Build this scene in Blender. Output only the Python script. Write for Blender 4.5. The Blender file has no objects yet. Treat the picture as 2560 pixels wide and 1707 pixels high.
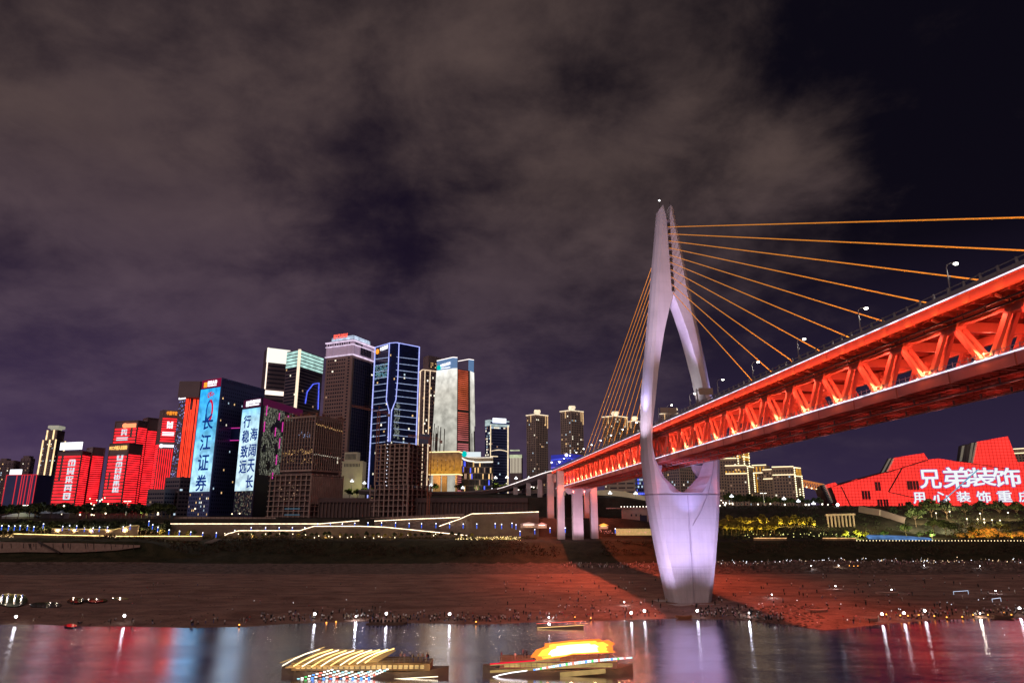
import bpy, math, random
from mathutils import Vector, Matrix, noise
random.seed(11)
S = bpy.context.scene
COL = S.collection

# ---------------------------------------------------------------- camera
CAMZ = 35.0
F_PX = 1706.7
PITCH = math.atan(436.5 / F_PX)
cam_d = bpy.data.cameras.new("camera"); cam_d.sensor_width = 36; cam_d.lens = 24
cam_d.clip_start = 0.5; cam_d.clip_end = 30000
cam = bpy.data.objects.new("camera", cam_d); COL.objects.link(cam)
cam.location = (0, 0, CAMZ); cam.rotation_euler = (math.pi / 2 + PITCH, 0, 0)
S.camera = cam
S.view_settings.view_transform = 'Standard'; S.view_settings.look = 'None'
S.view_settings.gamma = 1; S.view_settings.exposure = 0
S.cycles.use_denoising = True
S.cycles.max_bounces = 5; S.cycles.diffuse_bounces = 2; S.cycles.glossy_bounces = 3
S.cycles.transmission_bounces = 2; S.cycles.sample_clamp_indirect = 4
S.cycles.caustics_reflective = False; S.cycles.caustics_refractive = False

# ---------------------------------------------------------------- night sky (clouds lit by the city)
wd = bpy.data.worlds.new("World"); S.world = wd; wd.use_nodes = True
nt = wd.node_tree; nt.nodes.clear()
def N(t, **k):
    n = nt.nodes.new(t)
    for a, b in k.items(): setattr(n, a, b)
    return n
def L(a, b): nt.links.new(a, b)
def M(op, a, b=None, c=None, clamp=False):
    n = N('ShaderNodeMath', operation=op); n.use_clamp = clamp
    for i, x in enumerate((a, b, c)):
        if x is None: continue
        if isinstance(x, (int, float)): n.inputs[i].default_value = x
        else: L(x, n.inputs[i])
    return n.outputs[0]
def VM(op, a, b=None):
    n = N('ShaderNodeVectorMath', operation=op)
    for i, x in enumerate((a, b)):
        if x is None: continue
        if isinstance(x, (tuple, Vector)): n.inputs[i].default_value = x
        else: L(x, n.inputs[i])
    return n
def ray(px, py):
    x = px - 1280; y = 853.5 - py
    Y = F_PX * math.cos(PITCH) - y * math.sin(PITCH); Z = F_PX * math.sin(PITCH) + y * math.cos(PITCH)
    return x / Y, Z / Y
def pdir(px, py):
    a, b = ray(px, py); return Vector((a, 1, b)).normalized()
tc = N('ShaderNodeTexCoord')
dirv = VM('NORMALIZE', tc.outputs['Generated']).outputs[0]
sp = N('ShaderNodeSeparateXYZ'); L(dirv, sp.inputs[0])
zc = M('MAXIMUM', sp.outputs[2], 0.0)
den = M('ADD', zc, 0.32)
pr = N('ShaderNodeCombineXYZ')
L(M('DIVIDE', sp.outputs[0], den), pr.inputs[0]); L(M('DIVIDE', sp.outputs[1], den), pr.inputs[1]); pr.inputs[2].default_value = 3.1
def fbm(scale, detail, rough, dist, off):
    n = N('ShaderNodeTexNoise'); n.inputs['Scale'].default_value = scale; n.inputs['Detail'].default_value = detail
    n.inputs['Roughness'].default_value = rough; n.inputs['Distortion'].default_value = dist
    L(VM('ADD', pr.outputs[0], off).outputs[0], n.inputs['Vector']); return n.outputs[0]
n1 = fbm(1.7, 9, .58, .12, (1.3, 2.7, 0)); n2 = fbm(5.2, 9, .60, .2, (7.3, .7, 2))
nn = M('ADD', M('MULTIPLY', n1, .62), M('MULTIPLY', n2, .38))
def blob(px, py, r, amp):
    d = VM('DISTANCE', dirv, pdir(px, py)).outputs['Value']
    e = M('MULTIPLY', M('POWER', M('DIVIDE', d, r), 2), -1)
    return M('MULTIPLY', M('EXPONENT', e), amp)
g = M('MULTIPLY', M('SUBTRACT', M('SUBTRACT', .36, sp.outputs[0]), M('MULTIPLY', zc, -.02)), 1.35)
g = M('MINIMUM', M('MAXIMUM', g, -.50), .20)
mk = M('ADD', M('MULTIPLY', M('SUBTRACT', nn, .5), 3.3), M('ADD', g, .36))
for b in ((760, 540, .10, -.30), (980, 640, .09, -.26), (640, 640, .05, -.15), (1530, 190, .07, -.35), (1560, 60, .08, .25), (1740, 470, .09, -.25), (1930, 400, .09, .42), (2040, 480, .07, .25), (1620, 330, .10, .2), (1900, 100, .2, -.15),
          (440, 350, .05, -.3), (1290, 690, .07, .35), (1160, 880, .07, .3), (30, 150, .05, -.3), (1250, 130, .25, .2), (1650, 330, .12, .2),
          (2350, 250, .3, -.22), (2400, 900, .3, -.2), (1000, 1000, .12, -.3), (560, 620, .06, .2), (1100, 420, .2, .12), (300, 80, .2, .2), (250, 700, .25, .15)):
    mk = M('ADD', mk, blob(*b))
mr = N('ShaderNodeMapRange'); mr.interpolation_type = 'SMOOTHSTEP'; L(mk, mr.inputs[0])
mr.inputs[1].default_value = -.05; mr.inputs[2].default_value = .95
elev = M('DIVIDE', M('SUBTRACT', zc, .1), .35, clamp=True)
def mix(f, a, b):
    n = N('ShaderNodeMix', data_type='RGBA'); L(f, n.inputs[0])
    for i, x in ((6, a), (7, b)):
        if isinstance(x, tuple): n.inputs[i].default_value = (*x, 1)
        else: L(x, n.inputs[i])
    return n.outputs[2]
cloud = mix(elev, (.053, .037, .061), (.079, .053, .047))
clear = mix(M('DIVIDE', zc, .34, clamp=True), (.029, .020, .050), (.0034, .0028, .0062))
cloud2 = mix(M('MULTIPLY', M('SUBTRACT', n2, .35), 2.2, clamp=True), mix(M('ADD', 0.62, 0), (0.02, .014, .022), cloud), cloud)
n3 = fbm(3.0, 8, .6, .2, (3.3, 9.1, 5))
vr = VM('SCALE', cloud2); L(M('ADD', .62, M('ADD', M('MULTIPLY', n3, .45), M('MULTIPLY', n2, .36))), vr.inputs['Scale'])
skyc = mix(mr.outputs[0], clear, vr.outputs[0])
gl_ = M('MULTIPLY', M('EXPONENT', M('MULTIPLY', zc, -7)), M('ADD', .35, M('MULTIPLY', M('SUBTRACT', .3, sp.outputs[0]), 1.1, clamp=True)))
gc = VM('SCALE', (.026, .013, .040)); L(gl_, gc.inputs['Scale'])
skyc = VM('ADD', skyc, gc.outputs[0]).outputs[0]
g2 = VM('SCALE', (.012, .006, .018)); L(blob(560, 1150, .42, 1), g2.inputs['Scale']); skyc = VM('ADD', skyc, g2.outputs[0]).outputs[0]
bg = N('ShaderNodeBackground'); L(skyc, bg.inputs[0]); bg.inputs[1].default_value = 1.0
wo = N('ShaderNodeOutputWorld'); L(bg.outputs[0], wo.inputs[0])

# glow of the city on the bank behind the camera, as one weak, very soft, warm lamp
sd = bpy.data.lights.new("city_glow", 'SUN'); sd.energy = 0.62; sd.angle = math.radians(40); sd.color = (1, .74, .68)
so = bpy.data.objects.new("city_glow", sd); COL.objects.link(so)
so.rotation_euler = Vector((.35, .8, -.62)).to_track_quat('-Z', 'Y').to_euler()

# ---------------------------------------------------------------- helpers
def P(px, py, Y):
    a, b = ray(px, py); return Vector((a * Y, Y, CAMZ + b * Y))
def GP(px, py, z):
    a, b = ray(px, py); t = (z - CAMZ) / b; return Vector((a * t, t, z))
def interp(x, tab):
    if x <= tab[0][0]: return tab[0][1]
    for (x0, y0), (x1, y1) in zip(tab, tab[1:]):
        if x <= x1: return y0 + (y1 - y0) * (x - x0) / (x1 - x0)
    return tab[-1][1]

MATS = {}
def mat(name, col, rough=.6, metal=0, var=.15, vscale=.3, bump=0, bscale=3, emit=None, es=0):
    if name in MATS: return MATS[name]
    m = bpy.data.materials.new(name); m.use_nodes = True; t = m.node_tree; p = t.nodes['Principled BSDF']
    p.inputs['Roughness'].default_value = rough; p.inputs['Metallic'].default_value = metal
    geo = t.nodes.new('ShaderNodeTexCoord')
    no = t.nodes.new('ShaderNodeTexNoise'); no.inputs['Scale'].default_value = vscale; no.inputs['Detail'].default_value = 5
    t.links.new(geo.outputs['Object'], no.inputs['Vector'])
    mx = t.nodes.new('ShaderNodeMix'); mx.data_type = 'RGBA'
    mx.inputs[6].default_value = (*[c * (1 - var * 1.6) for c in col], 1); mx.inputs[7].default_value = (*[min(1, c * (1 + var)) for c in col], 1)
    t.links.new(no.outputs[0], mx.inputs[0]); t.links.new(mx.outputs[2], p.inputs['Base Color'])
    if bump:
        nb = t.nodes.new('ShaderNodeTexNoise'); nb.inputs['Scale'].default_value = bscale; nb.inputs['Detail'].default_value = 6
        t.links.new(geo.outputs['Object'], nb.inputs['Vector'])
        bp = t.nodes.new('ShaderNodeBump'); bp.inputs['Strength'].default_value = bump; bp.inputs['Distance'].default_value = .5
        t.links.new(nb.outputs[0], bp.inputs['Height']); t.links.new(bp.outputs[0], p.inputs['Normal'])
    if emit:
        p.inputs['Emission Color'].default_value = (*emit, 1); p.inputs['Emission Strength'].default_value = es
        m.cycles.emission_sampling = 'NONE'
    MATS[name] = m; return m
def glow(name, col, s, var=0, vscale=1.0, sampled=False):
    """a light-giving surface; var varies its brightness along it as between single LEDs"""
    if name in MATS: return MATS[name]
    m = bpy.data.materials.new(name); m.use_nodes = True; t = m.node_tree; t.nodes.clear()
    e = t.nodes.new('ShaderNodeEmission'); o = t.nodes.new('ShaderNodeOutputMaterial'); t.links.new(e.outputs[0], o.inputs[0])
    e.inputs[0].default_value = (*col, 1); e.inputs[1].default_value = s
    if var:
        g_ = t.nodes.new('ShaderNodeTexCoord'); no = t.nodes.new('ShaderNodeTexNoise'); no.inputs['Scale'].default_value = vscale; no.inputs['Detail'].default_value = 3
        t.links.new(g_.outputs['Object'], no.inputs['Vector'])
        mr_ = t.nodes.new('ShaderNodeMapRange'); t.links.new(no.outputs[0], mr_.inputs[0])
        mr_.inputs[1].default_value = .3; mr_.inputs[2].default_value = .7; mr_.inputs[3].default_value = s * (1 - var); mr_.inputs[4].default_value = s * (1 + var)
        t.links.new(mr_.outputs[0], e.inputs[1])
    if not sampled: m.cycles.emission_sampling = 'NONE'
    MATS[name] = m; return m

ORG = {}
def tag(o, label=None, cat=None, group=None, kind=None):
    if label: o['label'] = label
    if cat: o['category'] = cat
    if group: o['group'] = group
    if kind: o['kind'] = kind
    return o
def empty(name, loc, label, cat, group=None, rz=0):
    o = bpy.data.objects.new(name, None); COL.objects.link(o); o.location = loc; o.rotation_euler = (0, 0, rz)
    o.empty_display_size = .5
    ORG[o.name] = Vector(loc); return tag(o, label, cat, group)
def org(o):
    return ORG.get(o.name, Vector((0, 0, 0)))
class MB:
    def __init__(s): s.v = []; s.f = []; s.m = []; s.sm = []
    def add(s, vs, fs, mi=0, smooth=False):
        b = len(s.v); s.v += [tuple(x) for x in vs]
        for f in fs: s.f.append(tuple(b + i for i in f)); s.m.append(mi); s.sm.append(smooth)
    def quad(s, a, b, c, d, mi=0): s.add((a, b, c, d), ((0, 1, 2, 3),), mi)
    def ob(s, o, x, y, z, mi=0):
        """box from a corner and three edge vectors"""
        o, x, y, z = Vector(o), Vector(x), Vector(y), Vector(z)
        vs = [o, o + x, o + x + y, o + y, o + z, o + x + z, o + x + y + z, o + y + z]
        fs = [(3, 2, 1, 0), (4, 5, 6, 7), (0, 1, 5, 4), (1, 2, 6, 5), (2, 3, 7, 6), (3, 0, 4, 7)]
        if x.cross(y).dot(z) < 0: fs = [tuple(reversed(f)) for f in fs]
        s.add(vs, fs, mi)
    def box(s, cx, cy, cz, sx, sy, sz, mi=0):
        s.ob((cx - sx / 2, cy - sy / 2, cz - sz / 2), (sx, 0, 0), (0, sy, 0), (0, 0, sz), mi)
    def bar(s, p, q, w, h, mi=0, up=(0, 0, 1)):
        """rectangular beam from p to q; w sideways, h along up"""
        p, q = Vector(p), Vector(q); d = q - p; u = Vector(up); r = d.cross(u)
        if r.length < 1e-6: r = d.cross(Vector((1, 0, 0)))
        r.normalize(); u = r.cross(d).normalized()
        s.ob(p - r * w / 2 - u * h / 2, r * w, u * h, d, mi)
    def tube(s, p, q, r, n=6, r2=None, mi=0, cap=True):
        p, q = Vector(p), Vector(q); d = (q - p); r2 = r if r2 is None else r2
        a = d.orthogonal().normalized(); b = d.cross(a).normalized()
        vs = []
        for c, rr in ((p, r), (q, r2)):
            for i in range(n):
                t = 2 * math.pi * i / n; vs.append(c + (a * math.cos(t) + b * math.sin(t)) * rr)
        fs = [(i, (i + 1) % n, n + (i + 1) % n, n + i) for i in range(n)]
        if cap: fs += [tuple(range(n - 1, -1, -1)), tuple(range(n, 2 * n))]
        s.add(vs, fs, mi, n > 5)
    def path(s, pts, r, n=5, mi=0):
        for p, q in zip(pts, pts[1:]): s.tube(p, q, r, n, mi=mi)
    def ball(s, c, r, n=8, m=5, mi=0, sz=1):
        c = Vector(c); vs = [c + Vector((0, 0, r * sz))]
        for j in range(1, m):
            t = math.pi * j / m
            for i in range(n):
                a = 2 * math.pi * i / n; vs.append(c + Vector((r * math.sin(t) * math.cos(a), r * math.sin(t) * math.sin(a), r * math.cos(t) * sz)))
        vs.append(c - Vector((0, 0, r * sz))); fs = []
        for i in range(n): fs.append((0, 1 + i, 1 + (i + 1) % n))
        for j in range(m - 2):
            for i in range(n):
                a = 1 + j * n + i; b = 1 + j * n + (i + 1) % n; fs.append((a, a + n, b + n, b))
        k = len(vs) - 1; o = 1 + (m - 2) * n
        for i in range(n): fs.append((o + i, k, o + (i + 1) % n))
        s.add(vs, fs, mi, True)
    def loft(s, rings, mi=0, caps=True, smooth=False):
        n = len(rings[0]); vs = [p for r in rings for p in r]; fs = []
        for j in range(len(rings) - 1):
            for i in range(n):
                a = j * n + i; b = j * n + (i + 1) % n; fs.append((a, b, b + n, a + n))
        if caps: fs += [tuple(range(n - 1, -1, -1)), tuple(range((len(rings) - 1) * n, len(rings) * n))]
        s.add(vs, fs, mi, smooth)
    def mesh(s, name, mats, o=Vector((0, 0, 0))):
        me = bpy.data.meshes.new(name)
        me.from_pydata([(x - o.x, y - o.y, z - o.z) for x, y, z in s.v], [], s.f)
        for m in mats: me.materials.append(m)
        if len(mats) > 1: me.polygons.foreach_set('material_index', s.m)
        me.polygons.foreach_set('use_smooth', s.sm)
        me.update(); return me
    def build(s, name, mats, parent=None, base=None, **tags):
        """parts keep their thing's origin; a top-level mesh gets its own base point"""
        if not isinstance(mats, (list, tuple)): mats = [mats]
        if parent is not None: o = org(parent)
        else: o = Vector(base) if base is not None else Vector((0, 0, 0))
        ob = bpy.data.objects.new(name, s.mesh(name, mats, o)); COL.objects.link(ob)
        if parent is not None: ob.parent = parent; ORG[ob.name] = o
        else: ob.location = o; ORG[ob.name] = o
        return tag(ob, **tags)
def pieces(mb, name, mats, parent, **tags):
    """build every connected piece of a mesh as a part of its own"""
    par = list(range(len(mb.v)))
    def fd(i):
        while par[i] != i: par[i] = par[par[i]]; i = par[i]
        return i
    for f in mb.f:
        for i in f[1:]: par[fd(i)] = fd(f[0])
    gr = {}
    for k, f in enumerate(mb.f): gr.setdefault(fd(f[0]), []).append(k)
    for ks in gr.values():
        m2 = MB(); ix = {}
        for k in ks:
            for i in mb.f[k]:
                if i not in ix: ix[i] = len(m2.v); m2.v.append(mb.v[i])
            m2.f.append(tuple(ix[i] for i in mb.f[k])); m2.m.append(mb.m[k]); m2.sm.append(mb.sm[k])
        m2.build(name, mats, parent, **tags)
def copy_tree(o, loc=None, rz=None, parent=None, sc=None):
    c = o.copy(); COL.objects.link(c); c.parent = parent
    if loc is not None: c.location = loc; ORG[c.name] = Vector(loc)
    if rz is not None: c.rotation_euler = (0, 0, rz)
    if sc is not None: c.scale = (sc, sc, sc)
    for ch in o.children: copy_tree(ch, parent=c)
    return c
def lamp_light(kind, loc, power, col, radius=.3, parent=None, aim=None, cone=None, blend=.5, name='lamp'):
    if kind == 'POINT' and name in ('garden_light', 'rock_light', 'grove_light', 'street_light', 'park_light', 'shrub_light', 'garden_light'):
        kind, aim, cone, blend = 'SPOT', (0, 1, .22), 155, .4      # floods turned into the planting, away from the river
    d = bpy.data.lights.new(name, kind); d.energy = power; d.color = col; d.shadow_soft_size = radius
    o = bpy.data.objects.new(name, d); COL.objects.link(o)
    o.location = Vector(loc) - (org(parent) if parent is not None else Vector((0, 0, 0)))
    if parent is not None: o.parent = parent
    if aim is not None: o.rotation_euler = Vector(aim).to_track_quat('-Z', 'Y').to_euler()
    if kind == 'SPOT': d.spot_size = math.radians(cone or 60); d.spot_blend = blend
    return o
def bold_text(mb, s, o, ex, ey, en, w, h, bold, n=8, depth=.3, mi=0):
    """heavy lettering: the characters repeated with small shifts"""
    put_text(mb, s, o, ex, ey, en, w, h, depth, mi, 0.0)
    for k in range(n):
        a_ = 2 * math.pi * k / n; put_text(mb, s, Vector(o) + ex * (bold * math.cos(a_)) + ey * (bold * math.sin(a_)) - en * (.012 * (k + 1)), ex, ey, en, w, h, depth, mi, 0.0)
FONT_CACHE = {}
def text_mesh(s, off=.012):
    if (s, off) in FONT_CACHE: return FONT_CACHE[(s, off)]
    c = bpy.data.curves.new('lettering', 'FONT'); c.body = s; c.extrude = .02; c.offset = off; c.resolution_u = 3
    o = bpy.data.objects.new('lettering', c); COL.objects.link(o)
    me = bpy.data.meshes.new_from_object(o.evaluated_get(bpy.context.evaluated_depsgraph_get()))
    vs = [v.co.copy() for v in me.vertices]; fs = [tuple(p.vertices) for p in me.polygons]
    bpy.data.objects.remove(o); bpy.data.curves.remove(c); bpy.data.meshes.remove(me)
    FONT_CACHE[(s, off)] = (vs, fs); return vs, fs
def put_text(mb, s, o, ex, ey, en, w, h, depth=.3, mi=0, off=.012):
    """lettering s filling a w x h box whose lower left corner is o; ex, ey, en unit axes"""
    vs, fs = text_mesh(s, off)
    x0 = min(v.x for v in vs); x1 = max(v.x for v in vs); y0 = min(v.y for v in vs); y1 = max(v.y for v in vs)
    o = Vector(o)
    mb.add([o + ex * ((v.x - x0) / (x1 - x0) * w) + ey * ((v.y - y0) / (y1 - y0) * h) + en * ((v.z + .02) / .04 * depth) for v in vs], fs, mi)
# ================================================================ ground, river, sand
SHORE = [(-1500, 1600), (0, 1560), (250, 1565), (480, 1569), (620, 1566), (700, 1560), (900, 1553), (1150, 1560), (1300, 1557), (1500, 1551), (1700, 1545), (1860, 1550),
         (1960, 1560), (2060, 1575), (2120, 1570), (2200, 1560), (2350, 1548), (2560, 1543), (4200, 1535)]
ATAB = []
for px, py in SHORE:
    q = GP(px, py, 0); ATAB.append((q.x / q.y, q.y))
def shore(a): return interp(a, ATAB)
def pxa(px, py=1400): return ray(px, py)[0]
def smooth(t): t = max(0, min(1, t)); return t * t * (3 - 2 * t)
ZL = [(468, 6), (470, 7), (481.9, 9.5), (482.4, 18.2), (500, 19), (512, 19.8), (545, 20.2), (546.5, 33), (600, 34), (760, 38), (3000, 60)]
ZC = [(468, 5), (480, 8), (515, 18), (532, 19.2), (545, 20), (546.5, 33), (600, 35), (601.5, 50), (660, 56), (760, 58), (3000, 66)]
ZR = [(468, 6.5), (480, 9), (515, 17.5), (530, 18.5), (545, 19.5), (560, 27), (600, 41), (640, 44), (760, 46), (3000, 60)]
def ground(X, Y):
    a = X / max(Y, 1); s = shore(a); d = Y - s
    if d < -14: return -6.0
    if Y < 468:
        z = interp(d, [(-14, -6), (0, 0), (6, .7), (28, 2.0), (100, 3.1), (200, 4.6), (230, 5.0)])
        nz = noise.noise(Vector((X * .012, Y * .02, 3))) * .5 + noise.noise(Vector((X * .05, Y * .09, 1))) * .22 + noise.noise(Vector((X * .2, Y * .3, 1))) * .07
        z += nz * smooth((d + 4) / 25) * 1.0 + (noise.noise(Vector((X * .06, 9, 2))) * .35 * (1 - smooth(d / 12)) if abs(d) < 14 else 0)
        wr = smooth((a - .02) / .12) if False else 0
        for k_, (d_, h_) in enumerate(((9, .35), (22, .45), (47, .5), (80, .6), (120, .5))):
            e_ = d_ + noise.noise(Vector((X * .015, k_ * 5.0, 1))) * 14 + noise.noise(Vector((X * .09, k_ * 5.0, 2))) * 3
            z += h_ * (smooth((d - e_) / 1.6) - smooth((d - e_) / 16))
        # rocks at the foot of the slope
        rk = smooth((Y - (400 if a > .25 else 405 if a < -.22 else 440)) / 14) * (.45 if a < -.1 else 1)
        if rk > 0:
            z += rk * (abs(noise.noise(Vector((X * .16, Y * .25, 5)))) * 2.4 + noise.noise(Vector((X * .5, Y * .6, 5))) * .7)
        if a < -.45: z -= .5 * smooth((-a - .45) / .2) * smooth(d / 40)
        if a > .3: z += smooth((a - .3) / .1) * smooth((Y - 395) / 60) * 1.2
        return z
    Yo = Y; Y = Y + noise.noise(Vector((X * .022, 2.5, 8))) * 9 * smooth((Y - 468) / 10) * smooth((540 - Y) / 14) if not (a < -.42 and 470 < Y < 500) else Y
    wl = 1 - smooth((a - pxa(330)) / (pxa(520) - pxa(330)))
    wr = smooth((a - pxa(1530)) / (pxa(1760) - pxa(1530)))
    wc2 = smooth((a - pxa(860)) / (pxa(960) - pxa(860)))
    zl = interp(Y, ZL)
    if Y < 546: zl = zl * wl + interp(Y, ZC) * (1 - wl)
    zc = interp(Y, ZC)
    z = zl * (1 - wc2) + zc * wc2
    z = z * (1 - wr) + interp(Y, ZR) * wr
    Y = Yo
    if 484 < Y < 515 or (a > .3 and Y > 546): z += noise.noise(Vector((X * .08, Y * .1, 3))) * 1.1 + noise.noise(Vector((X * .3, Y * .3, 3))) * .4
    return z
def gz(X, Y): return ground(X, Y)
rows = [-400, 0, 120, 200, 225] + [228 + i * 1.6 for i in range(60)] + [325 + i * 3 for i in range(26)] + [402 + i * 1.5 for i in range(44)] + \
       [468, 470, 474, 478, 481.9, 482.4, 486, 491, 496, 500, 505, 510, 515, 520, 526, 532, 540, 545, 546.5, 552, 560, 570, 580, 590, 600, 601.5, 610, 625, 640, 660, 700, 760, 900, 1200, 1800, 3000, 6000]
NA = 420
mb = MB(); A0, A1 = -1.35, 1.35
rows = sorted(set(rows))
for Y in rows:
    for i in range(NA + 1):
        a = A0 + (A1 - A0) * i / NA
        X = a * max(Y, 250)
        mb.v.append((X, Y, ground(X, Y) if Y > 150 else -6))
for j in range(len(rows) - 1):
    for i in range(NA):
        k = j * (NA + 1) + i; mb.f.append((k, k + 1, k + NA + 2, k + NA + 1)); Yc = rows[j]
        mb.m.append(0 if Yc < 399 else (1 if Yc < 468 else (2 if Yc < 515 else 3))); mb.sm.append(True)
def ground_mat(name, c1, c2, sc, bump, bsc, st=1.0, rough=.85):
    m = bpy.data.materials.new(name); m.use_nodes = True; t = m.node_tree; p = t.nodes['Principled BSDF']; p.inputs['Roughness'].default_value = rough
    p.inputs['Specular IOR Level'].default_value = .25
    g_ = t.nodes.new('ShaderNodeTexCoord'); mp = t.nodes.new('ShaderNodeMapping'); mp.inputs['Scale'].default_value = (1, st, 1); t.links.new(g_.outputs['Object'], mp.inputs[0])
    a = t.nodes.new('ShaderNodeTexNoise'); a.inputs['Scale'].default_value = sc; a.inputs['Detail'].default_value = 9; a.inputs['Roughness'].default_value = .65
    t.links.new(mp.outputs[0], a.inputs['Vector'])
    r = t.nodes.new('ShaderNodeValToRGB'); r.color_ramp.elements[0].position = .35; r.color_ramp.elements[0].color = (*c1, 1); r.color_ramp.elements[1].position = .62; r.color_ramp.elements[1].color = (*c2, 1)
    t.links.new(a.outputs[0], r.inputs[0])
    b = t.nodes.new('ShaderNodeTexNoise'); b.inputs['Scale'].default_value = bsc; b.inputs['Detail'].default_value = 8; b.inputs['Roughness'].default_value = .7; t.links.new(mp.outputs[0], b.inputs['Vector'])
    mx = t.nodes.new('ShaderNodeMix'); mx.data_type = 'RGBA'; mx.blend_type = 'MULTIPLY'; mx.inputs[0].default_value = .8
    mr_ = t.nodes.new('ShaderNodeMapRange'); mr_.inputs[1].default_value = .3; mr_.inputs[2].default_value = .7; mr_.inputs[3].default_value = .45; mr_.inputs[4].default_value = 1.25
    t.links.new(b.outputs[0], mr_.inputs[0]); t.links.new(r.outputs[0], mx.inputs[6]); t.links.new(mr_.outputs[0], mx.inputs[7])
    t.links.new(mx.outputs[2], p.inputs['Base Color'])
    bp = t.nodes.new('ShaderNodeBump'); bp.inputs['Strength'].default_value = bump; bp.inputs['Distance'].default_value = .4
    t.links.new(b.outputs[0], bp.inputs['Height']); t.links.new(bp.outputs[0], p.inputs['Normal']); MATS[name] = m; return m
SAND = ground_mat('wet_sand', (.22, .125, .10), (.44, .27, .21), .07, 1, 1.6, 2.0)
ROCK = ground_mat('river_rock', (.08, .05, .045), (.26, .18, .15), .25, 1, .8, 1.6)
GRASS = ground_mat('slope_grass', (.018, .022, .008), (.06, .05, .024), .12, 1, 1.2)
PAVE = ground_mat('bank_paving', (.025, .022, .018), (.06, .05, .04), .08, .3, 1.5)
gm = mb.build('ground', [SAND, ROCK, GRASS, PAVE], kind='structure')
# river
ANI = 0.25
wm = bpy.data.materials.new('river_water'); wm.use_nodes = True; t = wm.node_tree; p = t.nodes['Principled BSDF']
p.inputs['Base Color'].default_value = (.90, .88, 1.0, 1); p.inputs['Roughness'].default_value = .16; p.inputs['IOR'].default_value = 1.5; p.inputs['Metallic'].default_value = 1.0
# small waves: their crests run mostly across the view, so lights smear towards the camera
g_ = t.nodes.new('ShaderNodeTexCoord')
def wv(op, *xs):
    n = t.nodes.new('ShaderNodeVectorMath'); n.operation = op
    for i, x in enumerate(xs):
        if isinstance(x, tuple): n.inputs[i].default_value = x
        else: t.links.new(x, n.inputs[i])
    return n.outputs[0]
def wn(scale, st, detail):
    mp = t.nodes.new('ShaderNodeMapping'); mp.inputs['Scale'].default_value = st; t.links.new(g_.outputs['Object'], mp.inputs[0])
    a = t.nodes.new('ShaderNodeTexNoise'); a.inputs['Scale'].default_value = scale; a.inputs['Detail'].default_value = detail; a.inputs['Roughness'].default_value = .6; t.links.new(mp.outputs[0], a.inputs['Vector'])
    return a
fine = wv('MULTIPLY', wv('SUBTRACT', wn(2.6, (.22, 1, 1), 4).outputs['Color'], (.5, .5, .5)), (.012, .14, 0))
mid = wv('MULTIPLY', wv('SUBTRACT', wn(.55, (.3, 1, 1), 3).outputs['Color'], (.5, .5, .5)), (.008, .11, 0))
big = wv('MULTIPLY', wv('SUBTRACT', wn(.07, (.35, 1, 1), 3).outputs['Color'], (.5, .5, .5)), (.006, .10, 0))
nrm = wv('NORMALIZE', wv('ADD', wv('ADD', fine, mid), wv('ADD', big, (0, 0, 1))))
t.links.new(nrm, p.inputs['Normal'])
mp = t.nodes.new('ShaderNodeMapping'); mp.inputs['Scale'].default_value = (.35, 1, 1); t.links.new(g_.outputs['Object'], mp.inputs[0])
a = t.nodes.new('ShaderNodeTexNoise'); a.inputs['Scale'].default_value = .05; a.inputs['Detail'].default_value = 3; t.links.new(mp.outputs[0], a.inputs['Vector'])
mr_ = t.nodes.new('ShaderNodeMapRange'); mr_.inputs[1].default_value = .35; mr_.inputs[2].default_value = .65; mr_.inputs[3].default_value = .20; mr_.inputs[4].default_value = .27
t.links.new(a.outputs[0], mr_.inputs[0]); t.links.new(mr_.outputs[0], p.inputs['Roughness'])
gl = t.nodes.new('ShaderNodeBsdfAnisotropic'); gl.distribution = 'BECKMANN'; gl.inputs['Color'].default_value = (.93, .90, 1, 1); gl.inputs['Anisotropy'].default_value = .36
t.links.new(mr_.outputs[0], gl.inputs['Roughness']); t.links.new(nrm, gl.inputs['Normal']); t.links.new(gl.outputs[0], t.nodes['Material Output'].inputs['Surface'])
tg_ = t.nodes.new('ShaderNodeTangent'); tg_.direction_type = 'UV_MAP'; tg_.uv_map = 'UVMap'; t.links.new(tg_.outputs[0], gl.inputs['Tangent'])
mb = MB(); mb.quad((-1500, -500, 0), (1500, -500, 0), (1500, 300, 0), (-1500, 300, 0))
rv = mb.build('river', wm, kind='structure')
uv = rv.data.uv_layers.new(name='UVMap')
for lp in rv.data.loops: c = rv.data.vertices[lp.vertex_index].co; uv.data[lp.index].uv = (c.x * .01, c.y * .01)
# pools left on the sand
pm = mat('pool_water', (.03, .025, .03), rough=.05, var=0)
for i, (px, py, hw, hh) in enumerate([(30, 1497, 46, 15), (115, 1508, 42, 7), (190, 1500, 22, 6), (240, 1500, 26, 5), (180, 1545, 15, 4), (300, 1497, 20, 3)]):
    q = GP(px, py, 2.5); zz = -9
    pts = []
    for k in range(28):
        t_ = 2 * math.pi * k / 28; rr = 1 + .25 * noise.noise(Vector((math.cos(t_) * 1.5, math.sin(t_) * 1.5, i * 3.1)))
        w = GP(px + math.cos(t_) * hw * rr, py + math.sin(t_) * hh * rr, 2.5); pts.append(w)
    zz = max(ground(w.x, w.y) for w in pts + [q]) + .06
    mb = MB(); top = [Vector((w.x, w.y, zz)) for w in pts]; bot = [Vector((w.x, w.y, zz - .8)) for w in pts]
    mb.loft([bot, top]); mb.build('pool', pm, kind='structure')
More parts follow.
